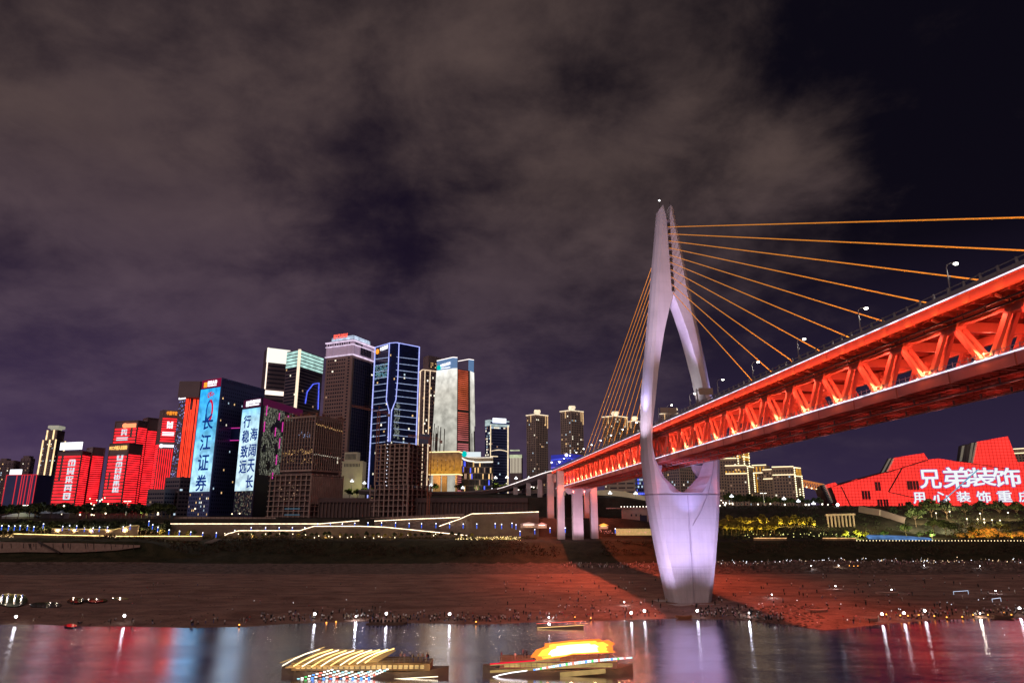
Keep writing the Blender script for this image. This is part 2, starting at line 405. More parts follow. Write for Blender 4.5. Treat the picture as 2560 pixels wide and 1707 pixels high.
# ================================================================ the cable-stayed truss bridge
X0, Y0 = 70.8, 291.0
_m = .0907; _n = math.hypot(1, _m)
BU = Vector((-_m / _n, 1 / _n, 0)); BV = Vector((1 / _n, _m / _n, 0)); BZ = Vector((0, 0, 1))
def W(u, v, z): return Vector((X0, Y0, 0)) + BU * u + BV * v + Vector((0, 0, z))
def zl(u): return 58.8 - .0062 * u
U0, U1 = -290.0, 286.0
RED = mat('red_bridge_paint', (.80, .19, .12), rough=.45, var=.12, vscale=.4)
RED2 = mat('red_bridge_paint_dull', (.52, .10, .07), rough=.6, var=.25, vscale=.3)
CONC = mat('pale_concrete', (.60, .56, .59), rough=.75, var=.16, vscale=.12, bump=.12, bscale=1.2)
CONCP = mat('pier_concrete', (.55, .50, .50), rough=.8, var=.12, vscale=.2)
DARKM = mat('dark_steel', (.06, .05, .05), rough=.5)
GREYR = mat('grey_railing', (.30, .28, .28), rough=.6)
ASPH = mat('asphalt', (.05, .05, .05), rough=.9)
WLED = glow('white_led_line', (.80, .80, 1.0), 1.5, .55, .35)
def formwork(m):
    t = m.node_tree; p = t.nodes['Principled BSDF']; src = p.inputs['Base Color'].links[0].from_socket
    g_ = t.nodes.new('ShaderNodeTexCoord'); sx = t.nodes.new('ShaderNodeSeparateXYZ'); t.links.new(g_.outputs['Object'], sx.inputs[0])
    def mm(op, a, b=0.0):
        n = t.nodes.new('ShaderNodeMath'); n.operation = op
        for i, x in enumerate((a, b)):
            if isinstance(x, (int, float)): n.inputs[i].default_value = x
            else: t.links.new(x, n.inputs[i])
        return n.outputs[0]
    ln = mm('LESS_THAN', mm('FRACT', mm('DIVIDE', sx.outputs[2], 4.6)), .035)
    mp = t.nodes.new('ShaderNodeMapping'); mp.inputs['Scale'].default_value = (1.1, 1.1, .045); t.links.new(g_.outputs['Object'], mp.inputs[0])
    no = t.nodes.new('ShaderNodeTexNoise'); no.inputs['Scale'].default_value = .8; no.inputs['Detail'].default_value = 6; t.links.new(mp.outputs[0], no.inputs['Vector'])
    st = mm('MULTIPLY', mm('SUBTRACT', no.outputs[0], .5), .24)
    low = mm('MULTIPLY', mm('LESS_THAN', sx.outputs[2], 13.0), mm('MULTIPLY', mm('FRACT', mm('MULTIPLY', no.outputs[0], 7)), .16))
    f = mm('SUBTRACT', mm('ADD', 1.0, st), mm('ADD', mm('MULTIPLY', ln, .09), low))
    vm = t.nodes.new('ShaderNodeVectorMath'); vm.operation = 'SCALE'; t.links.new(src, vm.inputs[0]); t.links.new(f, vm.inputs['Scale']); t.links.new(vm.outputs[0], p.inputs['Base Color'])
formwork(CONC); formwork(CONCP)
bridge = empty('cable_stayed_bridge', W(0, 0, 2), 'long red-lit double-deck truss bridge hung on cables from a white spindle pylon', 'bridge')
A_T = [(1.6, 9.1), (17.7, 12.0), (33, 14.4), (45, 15.8), (60, 16.7), (73, 16.3), (85, 15.4), (100, 13.6), (115, 11.6), (127, 9.95), (145, 7.75), (155, 6.3), (168, 4.6), (170, 4.3)]
I_T = [(44.4, 0), (46, 2.2), (51, 7.4), (58, 10.5), (65, 11.7), (73, 12.1), (82, 11.1), (95, 9), (104, 7.1), (111, 5.6), (116, 4.3), (124, 2), (128.8, .25), (129.6, 0), (131, 0), (131.2, .7), (166, .7), (170, 1.2)]
B_T = [(1.6, 6.2), (45, 6.6), (75, 6.0), (130, 4.6), (170, 3.4)]
C_T = [(1.6, 3.4), (75, 3.0), (130, 3.2), (170, 2.2)]
V_T = [(44.35, 0), (44.4, 6.2), (48, 4.2), (51, 3.3), (58, 2.6), (65, 1.7), (73, .6), (82, 0)]
zs = sorted(set([1.6, 6, 12] + [z for z, _ in A_T] + [z for z, _ in I_T] + [20, 27, 39, 44.35, 44.4, 46, 48, 54, 62, 69, 78, 90, 108, 120, 137, 150, 160]))
pm_ = MB()
for s in (-1, 1):
    rings = []
    for z in zs:
        a, i, b, c = interp(z, A_T), interp(z, I_T), interp(z, B_T), interp(z, C_T)
        f = interp(z, V_T)
        if z >= 44.4 and z < 130: c = min(c, (a - i - f) * .8)
        sec = [(i, 0), (i + f, -b), (a - c, -b), (a - c * .55, -b * .8), (a - c * .16, -b * .42), (a, 0), (a - c * .16, b * .42), (a - c * .55, b * .8), (a - c, b), (i + f, b)]
        rings.append([W(u, s * v, z) for v, u in sec])
    a, i, b = 4.0, 1.7, 2.9
    sec = [(i, 0, 173.4), (i, -b, 173.4), (2.6, -b, 172.4), (3.4, -b * .8, 171.2), (3.9, -b * .4, 170.6), (4.1, 0, 170.4), (3.9, b * .4, 170.6), (3.4, b * .8, 171.2), (2.6, b, 172.4), (i, b, 173.4)]
    rings.append([W(u, s * v, z) for v, u, z in sec])
    if s < 0: rings = [list(reversed(r)) for r in rings]
    n = len(rings[0]); vs = [p_ for r in rings for p_ in r]; fs = []; 
    pm_.loft(rings)
me = pm_
pylon = me.build('pylon', CONC, bridge)
# shade the rounded outer noses smoothly but keep the front edge crisp
mb = MB()
for s in (-1, 1):      # round corbels under the lower deck
    mb.loft([[W(uu, s * (12.4 - 5.6 * math.cos(math.pi / 2 * j / 8)), 56.0 - 5.4 * math.sin(math.pi / 2 * j / 8)) for j in range(9)] + [W(uu, s * 13.2, 50.6), W(uu, s * 13.2, 56.0)] for uu in (3.4, 6.2)])
pieces(mb, 'corbel', CONCP, bridge)
mb = MB()              # walkway collar where the legs part
for z, w, mi in ((43.4, .35, 0),):
    a, b, c = interp(z, A_T) + .12, interp(z, B_T) + .12, 3.3
    sec = [(-a + c, -b), (a - c, -b), (a - c * .55, -b * .8), (a - c * .16, -b * .42), (a, 0), (a - c * .16, b * .42), (a - c * .55, b * .8), (a - c, b), (-a + c, b), (-a + c * .55, b * .8), (-a + c * .16, b * .42), (-a, 0), (-a + c * .16, -b * .42), (-a + c * .55, -b * .8)]
    mb.loft([[W(u, v, z) for v, u in sec], [W(u, v, z + w) for v, u in sec]])
mb.build('collar', mat('collar_grey', (.22, .18, .22)), pylon)
mb = MB(); mb.bar(W(-interp(20, B_T) - .28, 0, 2), W(-interp(43, B_T) - .05, 0, 43.3), .22, .2)
for z in (13, 15.5):
    a, b = interp(z, A_T) + .05, interp(z, B_T) + .05; mb.bar(W(-b, -a + 3.4, z), W(-b, a - 3.4, z), .1, .12)
pts = [W(-interp(z, B_T) - .06, v, z) for v, z in ((12.6, 60), (11.2, 52), (8.6, 44), (5.2, 37), (1.4, 31.4))]
for p_, q_ in zip(pts, pts[1:]): mb.bar(p_, q_, .2, .2)
mb.build('seam', mat('seam_grey', (.42, .36, .42)), pylon)  # panel joints in a darker grey of their own
mb = MB()

for k in range(20):
    z = 131.6 + k * 1.72; mb.ob(W(-4.3 + k * .03, -.65, z), BU * (8.6 - k * .06), BV * 1.3, (0, 0, 1.15), k % 2)
mb.build('anchor_box', [DARKM, mat('grey_anchor_steel', (.26, .22, .26))], pylon)
mb = MB()
for s in (-1, 1): mb.tube(W(0, s * 2.4, 171.8), W(0, s * 2.4, 176.6), .08, 5)
pieces(mb, 'mast', DARKM, bridge)
mb = MB(); mb.ball(W(0, -2.4, 176.8), .35, mi=0); mb.build('beacon', glow('beacon_white', (1, 1, 1), 6), bridge)
mb = MB()              # stepped footing
for r, z0, z1 in ((1.25, -1, 1.0), (1.12, 1.0, 2.0)):
    sec = [(-14 * r * .8, -9 * r * .6), (-8 * r, -9 * r), (8 * r, -9 * r), (14 * r * .8, -9 * r * .6), (14 * r * .8, 9 * r * .6), (8 * r, 9 * r), (-8 * r, 9 * r), (-14 * r * .8, 9 * r * .6)]
    mb.loft([[W(u, v, z0) for v, u in sec], [W(u, v, z1) for v, u in sec]])
mb.build('footing', CONCP, pylon)
# ---- decks
def beam(mb, u0, u1, v0, v1, z0f, z1f, mi=0):
    """straight run along the bridge; heights given as functions of u (linear decks)"""
    f = lambda h, u: h(u) if callable(h) else h
    a = [W(u0, v0, f(z0f, u0)), W(u0, v1, f(z0f, u0)), W(u0, v1, f(z1f, u0)), W(u0, v0, f(z1f, u0))]
    b = [W(u1, v0, f(z0f, u1)), W(u1, v1, f(z0f, u1)), W(u1, v1, f(z1f, u1)), W(u1, v0, f(z1f, u1))]
    mb.loft([a, b], mi)
mb = MB()
beam(mb, U0, U1, -11.6, 11.6, 70.3, 71.3, 1)
for u in [U0 + i * 3.675 for i in range(int((U1 - U0) / 3.675))]:
    mb.ob(W(u, -11.3, 68.9), BV * 22.6, BU * .35, (0, 0, 1.4)); 
for v in (-10, -5, -2.5, 0, 2.5, 5, 10): beam(mb, U0, U1, v - .15, v + .15, 69.5, 70.29)
mb.build('upper_deck', [mat('deck_soffit_red', (.42, .06, .04), rough=.7, var=.25), ASPH], bridge)
mb = MB()
for s in (-1, 1):
    beam(mb, U0, U1, s * 11.6 - .35, s * 11.6 + .35, 69.4, 70.85)
    beam(mb, U0, U1, s * 11.6 - .5, s * 11.6 + .5, 70.85, 71.35)
    for k in range(0, 79):
        u = U0 + 3.675 + k * 7.35; mb.ob(W(u, s * 11.98 - .03, 69.4), BV * .06, BU * .10, (0, 0, 1.4))
mb.build('edge_girder', RED, bridge)
mb = MB()
for s in (-1, 1):
    beam(mb, U0, U1, s * 10.2 - .12, s * 10.2 + .12, 68.1, 68.4); beam(mb, U0, U1, s * 9.2 - .12, s * 9.2 + .12, 67.6, 67.85)
    for u in range(int(U0) + 2, int(U1), 5): mb.bar(W(u, s * 10.2, 68.2), W(u, s * 10.2, 68.9), .1, .1); mb.bar(W(u, s * 9.2, 67.7), W(u, s * 9.2, 69), .1, .1)
mb.build('service_pipe', DARKM, bridge)
mb = MB()
for s in (-1, 1):
    beam(mb, U0, U1, s * 7.5 - .5, s * 7.5 + .5, 67.4, 68.9)
    beam(mb, U0, U1, s * 7.5 - .5, s * 7.5 + .5, lambda u: zl(u) - 1.7, lambda u: zl(u) + .25)
mb.build('truss_chord', RED, bridge)
def lower(mb_, d0, d1, v0, v1, mi=0): beam(mb_, U0, U1, v0, v1, lambda u: zl(u) + d0, lambda u: zl(u) + d1, mi)
mb = MB(); lower(mb, -1.1, -.3, -8.6, 8.6, 0)
for s in (-1, 1): lower(mb, -2.0, 0, s * 8.8 - .2, s * 8.8 + .2, 1)
u = U0
while u < U1:
    mb.ob(W(u, -8.5, zl(u) - 2.1), BV * 17, BU * .28, (0, 0, 1.0)); u += 1.8375
for v in (-5.6, -2.8, 0, 2.8, 5.6): lower(mb, -2.4, -1.1, v - .18, v + .18)
for k in range(40):
    u = U0 + k * 14.7; mb.ob(W(u, -9.06, zl(u) - 2.2), BV * .08, BU * .3, (0, 0, 2.2))
mb.build('lower_deck', [RED2, mat('lower_girder_red', (.78, .22, .20), rough=.5, var=.15)], bridge)
mb = MB()
for v in (-4.2, 4.2):
    lower(mb, -3.35, -3.1, v - .16, v + .16)
    u = U0 + 2
    while u < U1: mb.ob(W(u, v - .14, zl(u) - 3.1), BV * .28, BU * .28, (0, 0, 1.1)); u += 7.35
mb.build('inspection_rail', mat('dull_steel', (.30, .27, .26), rough=.5), bridge)
mb = MB()
for v in (-3.4, -1.9, 1.9, 3.4): lower(mb, -.3, -.1, v - .05, v + .05)
mb.build('train_rail', DARKM, bridge)
# railings
mb = MB()
for s in (-1, 1):
    beam(mb, U0, U1, s * 11.6 - .12, s * 11.6 + .12, 71.35, 72.3); beam(mb, U0, U1, s * 11.6 - .07, s * 11.6 + .07, 72.95, 73.1)
    u = U0 + 1
    while u < U1: mb.ob(W(u, s * 11.6 - .16, 71.35), BV * .32, BU * .32, (0, 0, 1.85)); u += 3.675
mb.build('parapet', GREYR, bridge)
mb = MB()
for s in (-1, 1):
    for d in (.55, 1.15): lower(mb, d - .04, d + .04, s * 8.75 - .04, s * 8.75 + .04)
    u = U0 + 1
    while u < U1: mb.ob(W(u, s * 8.75 - .05, zl(u)), BV * .1, BU * .1, (0, 0, 1.45)); u += 1.8375
mb.build('lower_railing', mat('rail_steel', (.25, .2, .25)), bridge)
mb = MB()
for s in (-1, 1):
    beam(mb, U0, U1, s * 12.12 - .1, s * 12.12 + .1, 71.05, 71.25)
mb.build('light_strip', WLED, bridge)
mb = MB()
for s in (-1, 1): lower(mb, .0, .24, s * 9.02 - .1, s * 9.02 + .1)
mb.build('light_strip', WLED, bridge)
# ---- diagonals: each a pair of box beams with gusset and end plates
PAN = 14.7
nodes = [-18.8 + PAN * k for k in range(-18, 21)]
nd = 0; rest = MB(); flood = 0
def diagonal(mb_, ub, ut, s):
    for dv in (-.85, .85):
        a = W(ub, s * 7.5 + dv, zl(ub) + .3); b = W(ut, s * 7.5 + dv * .8, 67.3)
        mb_.bar(a, b, .72, .95, up=BU)
        d = (b - a).normalized(); mb_.bar(a + d * 1.9, a + d * 2.0, .7, .88, up=BU)
    a = W((ub + ut) / 2, s * 7.5 - .4, (zl(ub) + 67.3) / 2)
def gusset(mb_, u, s, z0, z1):
    mb_.loft([[W(u - 1.5, s * 7.5 - .9, z0), W(u + 1.5, s * 7.5 - .9, z0), W(u + 1.5, s * 7.5 + .9, z0), W(u - 1.5, s * 7.5 + .9, z0)],
              [W(u - 2.3, s * 7.5 - .9, z1), W(u + 2.3, s * 7.5 - .9, z1), W(u + 2.3, s * 7.5 + .9, z1), W(u - 2.3, s * 7.5 + .9, z1)]])
    for q in (-.9, .9): mb_.ob(W(u + q - .35, s * 7.5 - .9, z1), BU * .7, BV * 1.8, (0, 0, .9))
gm_ = MB()
for s in (-1, 1):
    for un in nodes:
        for du in (-1.3, 1.3):
            m2 = MB(); diagonal(m2, un + du, un + math.copysign(PAN / 2 - 1.1, du), s)
            if (s < 0 and un > -215 and nd < 78) or (s > 0 and -215 < un < -60 and nd < 100):
                m2.build('diagonal', RED, bridge); nd += 1
            else: diagonal(rest, un + du, un + math.copysign(PAN / 2 - 1.1, du), s)
        gusset(gm_, un + PAN / 2, s, 66.5, 67.9)
rest.build('diagonals', RED, bridge, kind='stuff')
gm_.build('gussets', RED, bridge, kind='stuff')
# cross frames between the two trusses
mb = MB()
for un in nodes:
    u = un + PAN / 2; mb = MB()
    mb.ob(W(u - .3, -7, 66.9), BV * 14, BU * .6, (0, 0, 1.8))
    for s in (-1, 1): mb.bar(W(u, s * 7.2, 66.6), W(u, s * 2.5, 68.8), .3, .3)
    for a_, b_ in ((-11.3, -7.9), (7.9, 11.3)): mb.bar(W(u, a_, 69.0), W(u, b_, 67.7 if a_ < 0 else 69.0), .3, .4)
    mb.build('cross_frame', RED, bridge)

# flood lamps at the feet of the diagonals; their light washes the steel, with red fill added inside and below
RL = (1.0, .22, .14)
fl = MB(); k = 0
for s in (-1, 1):
    for un in nodes:
        for du in (-2.3, 0, 2.3):
            fl.box(*W(un + du, s * 8.45, zl(un) + .35), .35, .35, .22)
        if un > -230 and abs(un) > 12:
            lamp_light('POINT', W(un, s * 9.3, zl(un) + 1.2), 650 if s < 0 else 250, (1.0, .36, .12), .25, bridge, name='flood_and_fill')
            lamp_light('POINT', W(un, s * 5.5, 64.8), 800, RL, .3, bridge, name='flood_and_fill')  # fill added inside the truss to redden its interior
            lamp_light('SPOT', W(un, s * 8.15, 65.2), 46000, (1, .16, .08), .2, bridge, aim=BV * s * .36 - BZ, cone=84, blend=.9, name='flood_and_fill')  # added in place of red light reflected from the steel onto the sand
            if s < 0:
                for q_ in (-3.7, 3.7): lamp_light('SPOT', W(un + q_, -11.0, 67.3), 2200, (1.0, .17, .10), .2, bridge, aim=BV * .8 - BZ * .62, cone=96, blend=.6, name='flood_and_fill')
            lamp_light('POINT', W(un, s * 4.2, zl(un) - 4.6), 170, (1, .22, .18), .3, bridge, name='soffit_fill')  # weak red fill added below the deck to brighten its underside
fl.build('floodlight', glow('floodlight_white', (1, .85, .8), 7), bridge, kind='stuff')
u = -222
while u < 286:
    for s in ((-1, 1) if u < 0 else (-1,)):
        o = lamp_light('AREA', W(u, s * 12.75, 68.5), 190, (1.0, .20, .09), .15, bridge, name='girder_lamp')
        o.data.shape = 'RECTANGLE'; o.data.size = 7.0; o.data.size_y = .3
        o.rotation_euler = Matrix((BU, BV * -s * 0 + BZ.cross(BU), BZ)).transposed().to_euler()
        o.rotation_euler = (math.pi, 0, math.atan2(BU.y, BU.x))
        if int(u / 7.35) % 1 == 0: lamp_light('SPOT', W(u + 3, s * 12.6, 68.5), 70, (1.0, .55, .12), .15, bridge, aim=(BV * (-s) * .35 + BZ), cone=90, blend=.9, name='girder_spot')
    u += 7.35
# ---- cables
CAB = mat('cable_sheath_glow', (.85, .30, .08), rough=.4, var=.05, emit=(.98, .34, .03), es=.55)  # floodlit glow put into the sheath as even orange emission
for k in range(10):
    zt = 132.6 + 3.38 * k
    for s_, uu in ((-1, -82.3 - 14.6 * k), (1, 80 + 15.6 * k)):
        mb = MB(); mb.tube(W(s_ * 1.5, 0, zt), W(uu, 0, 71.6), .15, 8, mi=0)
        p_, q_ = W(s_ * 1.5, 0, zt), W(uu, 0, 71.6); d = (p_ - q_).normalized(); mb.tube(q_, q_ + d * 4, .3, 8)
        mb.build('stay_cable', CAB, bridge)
        for sv in (-1, 1):
            lamp_light('SPOT', W(uu, sv * 4, 72.2), 5200, (1, .42, .06), .2, bridge, aim=(W(uu * .80, 0, 72 + (zt - 72) * .20) - W(uu, sv * 4, 72.2)), cone=50, blend=.8, name='cable_lamp')
# ---- approach piers
def col(mb_, u, v, z0, z1, su, sv, mi=0): mb_.ob(W(u - su / 2, v - sv / 2, z0), BU * su, BV * sv, (0, 0, z1 - z0), mi)
for u, vv, zb, ctr in ((240, 12.6, 12, 0), (275, 15.2, 20, None)):
    for s in (-1, 1):
        mb = MB(); col(mb, u, s * vv, zb, 68.4, 5.0, 5.2)
        if abs(vv) > 14: col(mb, u, s * (vv - 3.4), 62, 68.4, 5, 4)
        mb.build('pier', CONCP, bridge)
    if ctr is not None:
        mb = MB(); col(mb, u - 6, -1.0, zb - 2, 51.2, 5.0, 7.6)
        mb.loft([[W(u - 8.6, -7, 51.2), W(u - 3.4, -7, 51.2), W(u - 3.4, 5, 51.2), W(u - 8.6, 5, 51.2)], [W(u - 8.6, -10, 53), W(u - 3.4, -10, 53), W(u - 3.4, 9, 53), W(u - 8.6, 9, 53)],
                 [W(u - 8.6, -10.2, 55.2), W(u - 3.4, -10.2, 55.2), W(u - 3.4, 9.2, 55.2), W(u - 8.6, 9.2, 55.2)]])
        mb.build('pier', CONCP, bridge)
# curving approach ramp
AP = [W(286, 0, 71), Vector((38, 600, 70.2)), Vector((30, 622, 68.5)), Vector((19, 640, 66)), Vector((5, 652, 62.6)), Vector((-12, 658, 59)), Vector((-35, 658, 56.6)), Vector((-60, 654, 55.6)), Vector((-100, 648, 55.8)), Vector((-140, 645, 57))]
def ribbon(pts, hw):
    out = []
    for i, p_ in enumerate(pts):
        d = (pts[min(i + 1, len(pts) - 1)] - pts[max(i - 1, 0)]); d.z = 0; d.normalize()
        if i == 0: d = BU.copy()
        out.append((p_, Vector((-d.y, d.x, 0)), hw))
    return out
def dense(pts, n=6):
    out = []
    for i in range(len(pts) - 1):
        p0 = pts[max(i - 1, 0)]; p1 = pts[i]; p2 = pts[i + 1]; p3 = pts[min(i + 2, len(pts) - 1)]
        for k in range(n):
            t_ = k / n
            out.append(.5 * ((2 * p1) + (p2 - p0) * t_ + (2 * p0 - 5 * p1 + 4 * p2 - p3) * t_ * t_ + (3 * p1 - p0 - 3 * p2 + p3) * t_ ** 3))
    return out + [pts[-1]]
APD = dense(AP); RB = ribbon(APD, 11.6)
mb = MB(); mb.loft([[c + r * w + BZ * .3, c - r * w + BZ * .3, c - r * (w - 3) - BZ * 2.4, c + r * (w - 3) - BZ * 2.4] for c, r, w in RB])
mb.build('approach_ramp', CONCP, bridge)
mb = MB()
for s in (-1, 1): mb.loft([[c + r * s * (w - .1) + BZ * .3, c + r * s * (w + .2) + BZ * .3, c + r * s * (w + .2) + BZ * 1.5, c + r * s * (w - .1) + BZ * 1.5] for c, r, w in RB])
mb.build('approach_parapet', GREYR, bridge)
mb = MB(); NB = 30
for i in range(NB):
    (c, r, w), (c2, r2, w2) = RB[i], RB[i + 1]
    mb.bar(c + r * (w + .32) + BZ * .55, c2 + r2 * (w2 + .32) + BZ * .55, .14, .55 if i < 24 else .35)
mb.build('light_strip', glow('warm_led_line', (1, .88, .86), 1.9, .3, .5), bridge)
for i, hw in ((11, 8), (17, 7), (23, 6)):
    c, r, w = RB[i]
    mb = MB()
    for s in (-1, 1):
        q = c + r * s * (w - 4); g0 = gz(q.x, q.y) - 2; mb.box(q.x, q.y, (g0 + q.z - 2.3) / 2, 4.2, 4.2, q.z - 2.3 - g0)
    pieces(mb, 'pier', CONCP, bridge)
# pylon flood lights
VIO = (.62, .50, 1.0)
for u_, v_, pw in ((215, -26, 30000), (222, 4, 20000), (215, 30, 14000)): lamp_light('SPOT', W(u_ - 12, v_, 20), pw, (1, .62, .85), .6, bridge, aim=BU * .9 + BZ * .9 - BV * (v_ * .02), cone=90, name='pier_lamp')
for v, u, z, aim, pw, cone, c in ((0, -34, 3.5, (0, .62, .83), 21000, 75, (.60, .50, 1)), (-22, -20, 4, (.5, .55, .8), 14000, 80, (.74, .60, 1)), (24, -22, 4, (-.5, .6, .8), 12000, 80, (.74, .60, 1)),
        (0, -15, 33, (0, .75, 1), 1700, 70, (.40, .38, 1)),
        (-17.5, -7.2, 72, (.05, .33, 1), 16000, 46, (.46, .44, 1)), (17.5, -7.2, 74, (-.05, .33, 1), 16000, 46, (.46, .44, 1)),
        (-26, -9, 57, (.32, .26, 1), 16000, 60, (.9, .74, .95)), (0, -12, 72.5, (0, .12, 1), 60000, 42, (.72, .56, 1)), (-19, 5, 72, (.2, -.1, 1), 8000, 60, (.9, .74, .9)),
        (0, 2, 72.5, (.32, 0, 1), 5000, 60, (1, .95, 1)), (-34, -40, 58.0, (.28, .40, 1), 95000, 44, (.82, .66, .95)),
        (0, -2, 46, (0, 0, 1), 2600, 130, VIO), (-3, -10, 47, (.9, .55, .5), 900, 100, VIO), (3, -10, 47, (-.9, .55, .5), 900, 100, VIO)):
    if pw: lamp_light('SPOT', W(u, v, z), pw * 3.1, c, .6, bridge, aim=BV * aim[0] + BU * aim[1] + BZ * aim[2], cone=cone, blend=.9, name='pylon_lamp')
# ---- street lamps on the upper deck
def make_bridge_lamp():
    r = empty('street_lamp', (0, 0, 0), 'x', 'street lamp', 'street lamps along the bridge parapet')
    mb = MB(); mb.tube((0, 0, 0), (0, 0, 5.6), .13, 6, .10); arc = [Vector((0, 0, 5.6))]
    for k in range(1, 7):
        t_ = k / 6 * math.pi / 2; arc.append(Vector((1.5 * (1 - math.cos(t_)), 0, 5.6 + 1.0 * math.sin(t_))))
    mb.path(arc, .08); mb.ball((.3, 0, 3.9), .22, 6, 4); mb.box(0, 0, .4, .4, .4, .8); mb.build('pole', GREYR, r)
    mb = MB(); mb.loft([[Vector((1.3, -.18, 6.55)), Vector((2.4, -.12, 6.6)), Vector((2.4, .12, 6.6)), Vector((1.3, .18, 6.55))], [Vector((1.35, -.14, 6.75)), Vector((2.3, -.08, 6.7)), Vector((2.3, .08, 6.7)), Vector((1.35, .14, 6.75))]]); mb.build('lamp_head', GREYR, r)
    mb = MB(); mb.ball((1.9, 0, 6.45), .42, 8, 5, sz=.5); mb.build('lens', glow('street_lamp_glow', (1, 1, .86), 14), r)
    d = bpy.data.lights.new('lamp', 'SPOT'); d.energy = 900; d.color = (1, .93, .8); d.spot_size = 2.4; o = bpy.data.objects.new('lamp', d); COL.objects.link(o); o.location = (1.9, 0, 6.2); o.parent = r
    return r
proto = make_bridge_lamp(); ang = math.atan2(BV.y, BV.x)
lus = [-178.4, -151.8, -125.6, -99.4, -73.2, -47.0, -20.8, 32, 58, 84, 110, 136, 162, 188, 214, 240, 266]
ordn = ['nearest', 'second nearest', 'third nearest', 'fourth nearest', 'fifth nearest', 'sixth nearest', 'seventh nearest']
for i, u in enumerate(lus):
    o = proto if i == 0 else copy_tree(proto)
    o.location = W(u, -11.1, 71.35); o.rotation_euler = (0, 0, ang)
    if i < 7: o['label'] = ordn[i] + ' curved street lamp on the red bridge, counted from the right of the picture'
    else: o['label'] = 'curved street lamp on the far half of the bridge, left of the white pylon'
    if i >= 7: o['group'] = 'street lamps beyond the pylon'
# direction boards over the road
for u, w, lab in ((-53, 5.2, 'brown road direction board on posts above the bridge parapet right of the pylon'), (-8, 7, 'dark overhead lane sign gantry beside the right pylon leg')):
    r = empty('road_sign', W(u, -10, 71.4), lab, 'road sign')
    mb = MB(); mb.tube(W(u, -10.6, 71.4), W(u, -10.6, 78.6), .16, 6); mb.bar(W(u, -10.6, 78), W(u, -10.6 + w + .8, 78), .16, .16); mb.build('post', GREYR, r)
    mb = MB(); mb.ob(W(u - .1, -9.9, 76.4), BV * w, BU * .12, (0, 0, 2.4)); mb.build('board', mat('sign_board_brown', (.45, .33, .25)), r)
# ================================================================ the city on the far bank
def rb(py): return ray(1280, py)[1]
def zat(py, Y): return CAMZ + rb(py) * Y
class Face:
    def __init__(s, p, q, zb, zt):
        s.p = Vector((p.x, p.y, 0)); d = Vector((q.x - p.x, q.y - p.y, 0)); s.w = d.length; s.d = d.normalized(); s.n = Vector((s.d.y, -s.d.x, 0)); s.zb = zb; s.zt = zt
    def pt(s, u, z, off=0): return s.p + s.d * u + s.n * off + Vector((0, 0, z))
    def rect(s, mb, u0, u1, z0, z1, off=.1, mi=0): mb.quad(s.pt(u0, z0, off), s.pt(u1, z0, off), s.pt(u1, z1, off), s.pt(u0, z1, off), mi)
    def bar(s, mb, u0, u1, z0, z1, depth=.4, mi=0, back=0): mb.ob(s.pt(u0, z0, -back), s.d * (u1 - u0), s.n * (depth + back), Vector((0, 0, z1 - z0)), mi)
    def line(s, mb, u0, z0, u1, z1, w=.5, off=.3, mi=0): mb.bar(s.pt(u0, z0, off), s.pt(u1, z1, off), w, w, mi, up=s.n)
class Vol:
    """block whose near corner C and side corners L, R are read at row pyref; each is (column, depth)"""
    def __init__(s, L_, C, R, pyref, top, zb, topz=None):
        g = lambda q: Vector((ray(q[0], pyref)[0] * q[1], q[1], 0))
        s.C = g(C); s.zt = topz if topz else zat(top, C[1]); s.zb = zb
        s.L = g(L_) if L_ else None; s.R = g(R) if R else None
        if s.R is None: dd = Vector((-(s.C - s.L).y, (s.C - s.L).x, 0)).normalized(); s.R = s.C + dd * min(30, (s.C - s.L).length * .8)
        if s.L is None: dd = Vector((-(s.R - s.C).y, (s.R - s.C).x, 0)).normalized(); s.L = s.C + dd * min(30, (s.R - s.C).length * .8)
        s.B = s.L + s.R - s.C
        s.f1 = Face(s.L, s.C, zb, s.zt); s.f2 = Face(s.C, s.R, zb, s.zt)
    def body(s, mb, mi=0, zt=None, zb=None, grow=0):
        zt = zt or s.zt; zb = s.zb if zb is None else zb
        c = (s.L + s.R) / 2
        f = [p + (p - c).normalized() * grow for p in (s.L, s.C, s.R, s.B)]
        mb.loft([[p + BZ * zb for p in f], [p + BZ * zt for p in f]], mi)
def R_(a, b): return random.uniform(a, b)
def windows(mb, f, u0, u1, z0, z1, nu, nz, fw=.6, fh=.5, lit=.08, nd=1, nl=3, off=.08, rowlit=0):
    """grid of panes on a face: dark glass with some lit; material 0.. dark, then lit kinds"""
    du, dz = (u1 - u0) / nu, (z1 - z0) / nz
    for j in range(nz):
        rl = random.random() < rowlit
        for i in range(nu):
            a = u0 + du * (i + .5 - fw / 2); b = z0 + dz * (j + .5 - fh / 2)
            mi = nd + random.randrange(nl) if random.random() < (lit if not rl else .6) else random.randrange(nd)
            f.rect(mb, a, a + du * fw, b, b + dz * fh, off, mi)
GLASS = mat('dark_glass', (.030, .034, .065), rough=.15, var=.3)
GLASSB = mat('blue_glass', (.02, .035, .13), rough=.12, var=.3)
WARM = glow('lit_window_warm', (1, .62, .26), 1.0, .5, .15); WHITE = glow('lit_window_white', (1, .92, .72), 1.3, .5, .15); COOL = glow('lit_window_cool', (.65, .85, 1), .7, .5, .15); DIM = glow('lit_window_dim', (1, .6, .4), .35, .5, .15)
WM = [GLASS, WARM, WHITE, COOL, DIM]
STONE = mat('tower_stone', (.42,.32,.28), rough=.8, vscale=.1); STONED = mat('tower_stone_dark', (.28, .21, .22), rough=.8, vscale=.1)
CLAD = mat('grey_cladding', (.20, .17, .20), rough=.5, vscale=.1); CLADB = mat('blue_cladding', (.12, .15, .38), rough=.3, vscale=.1)
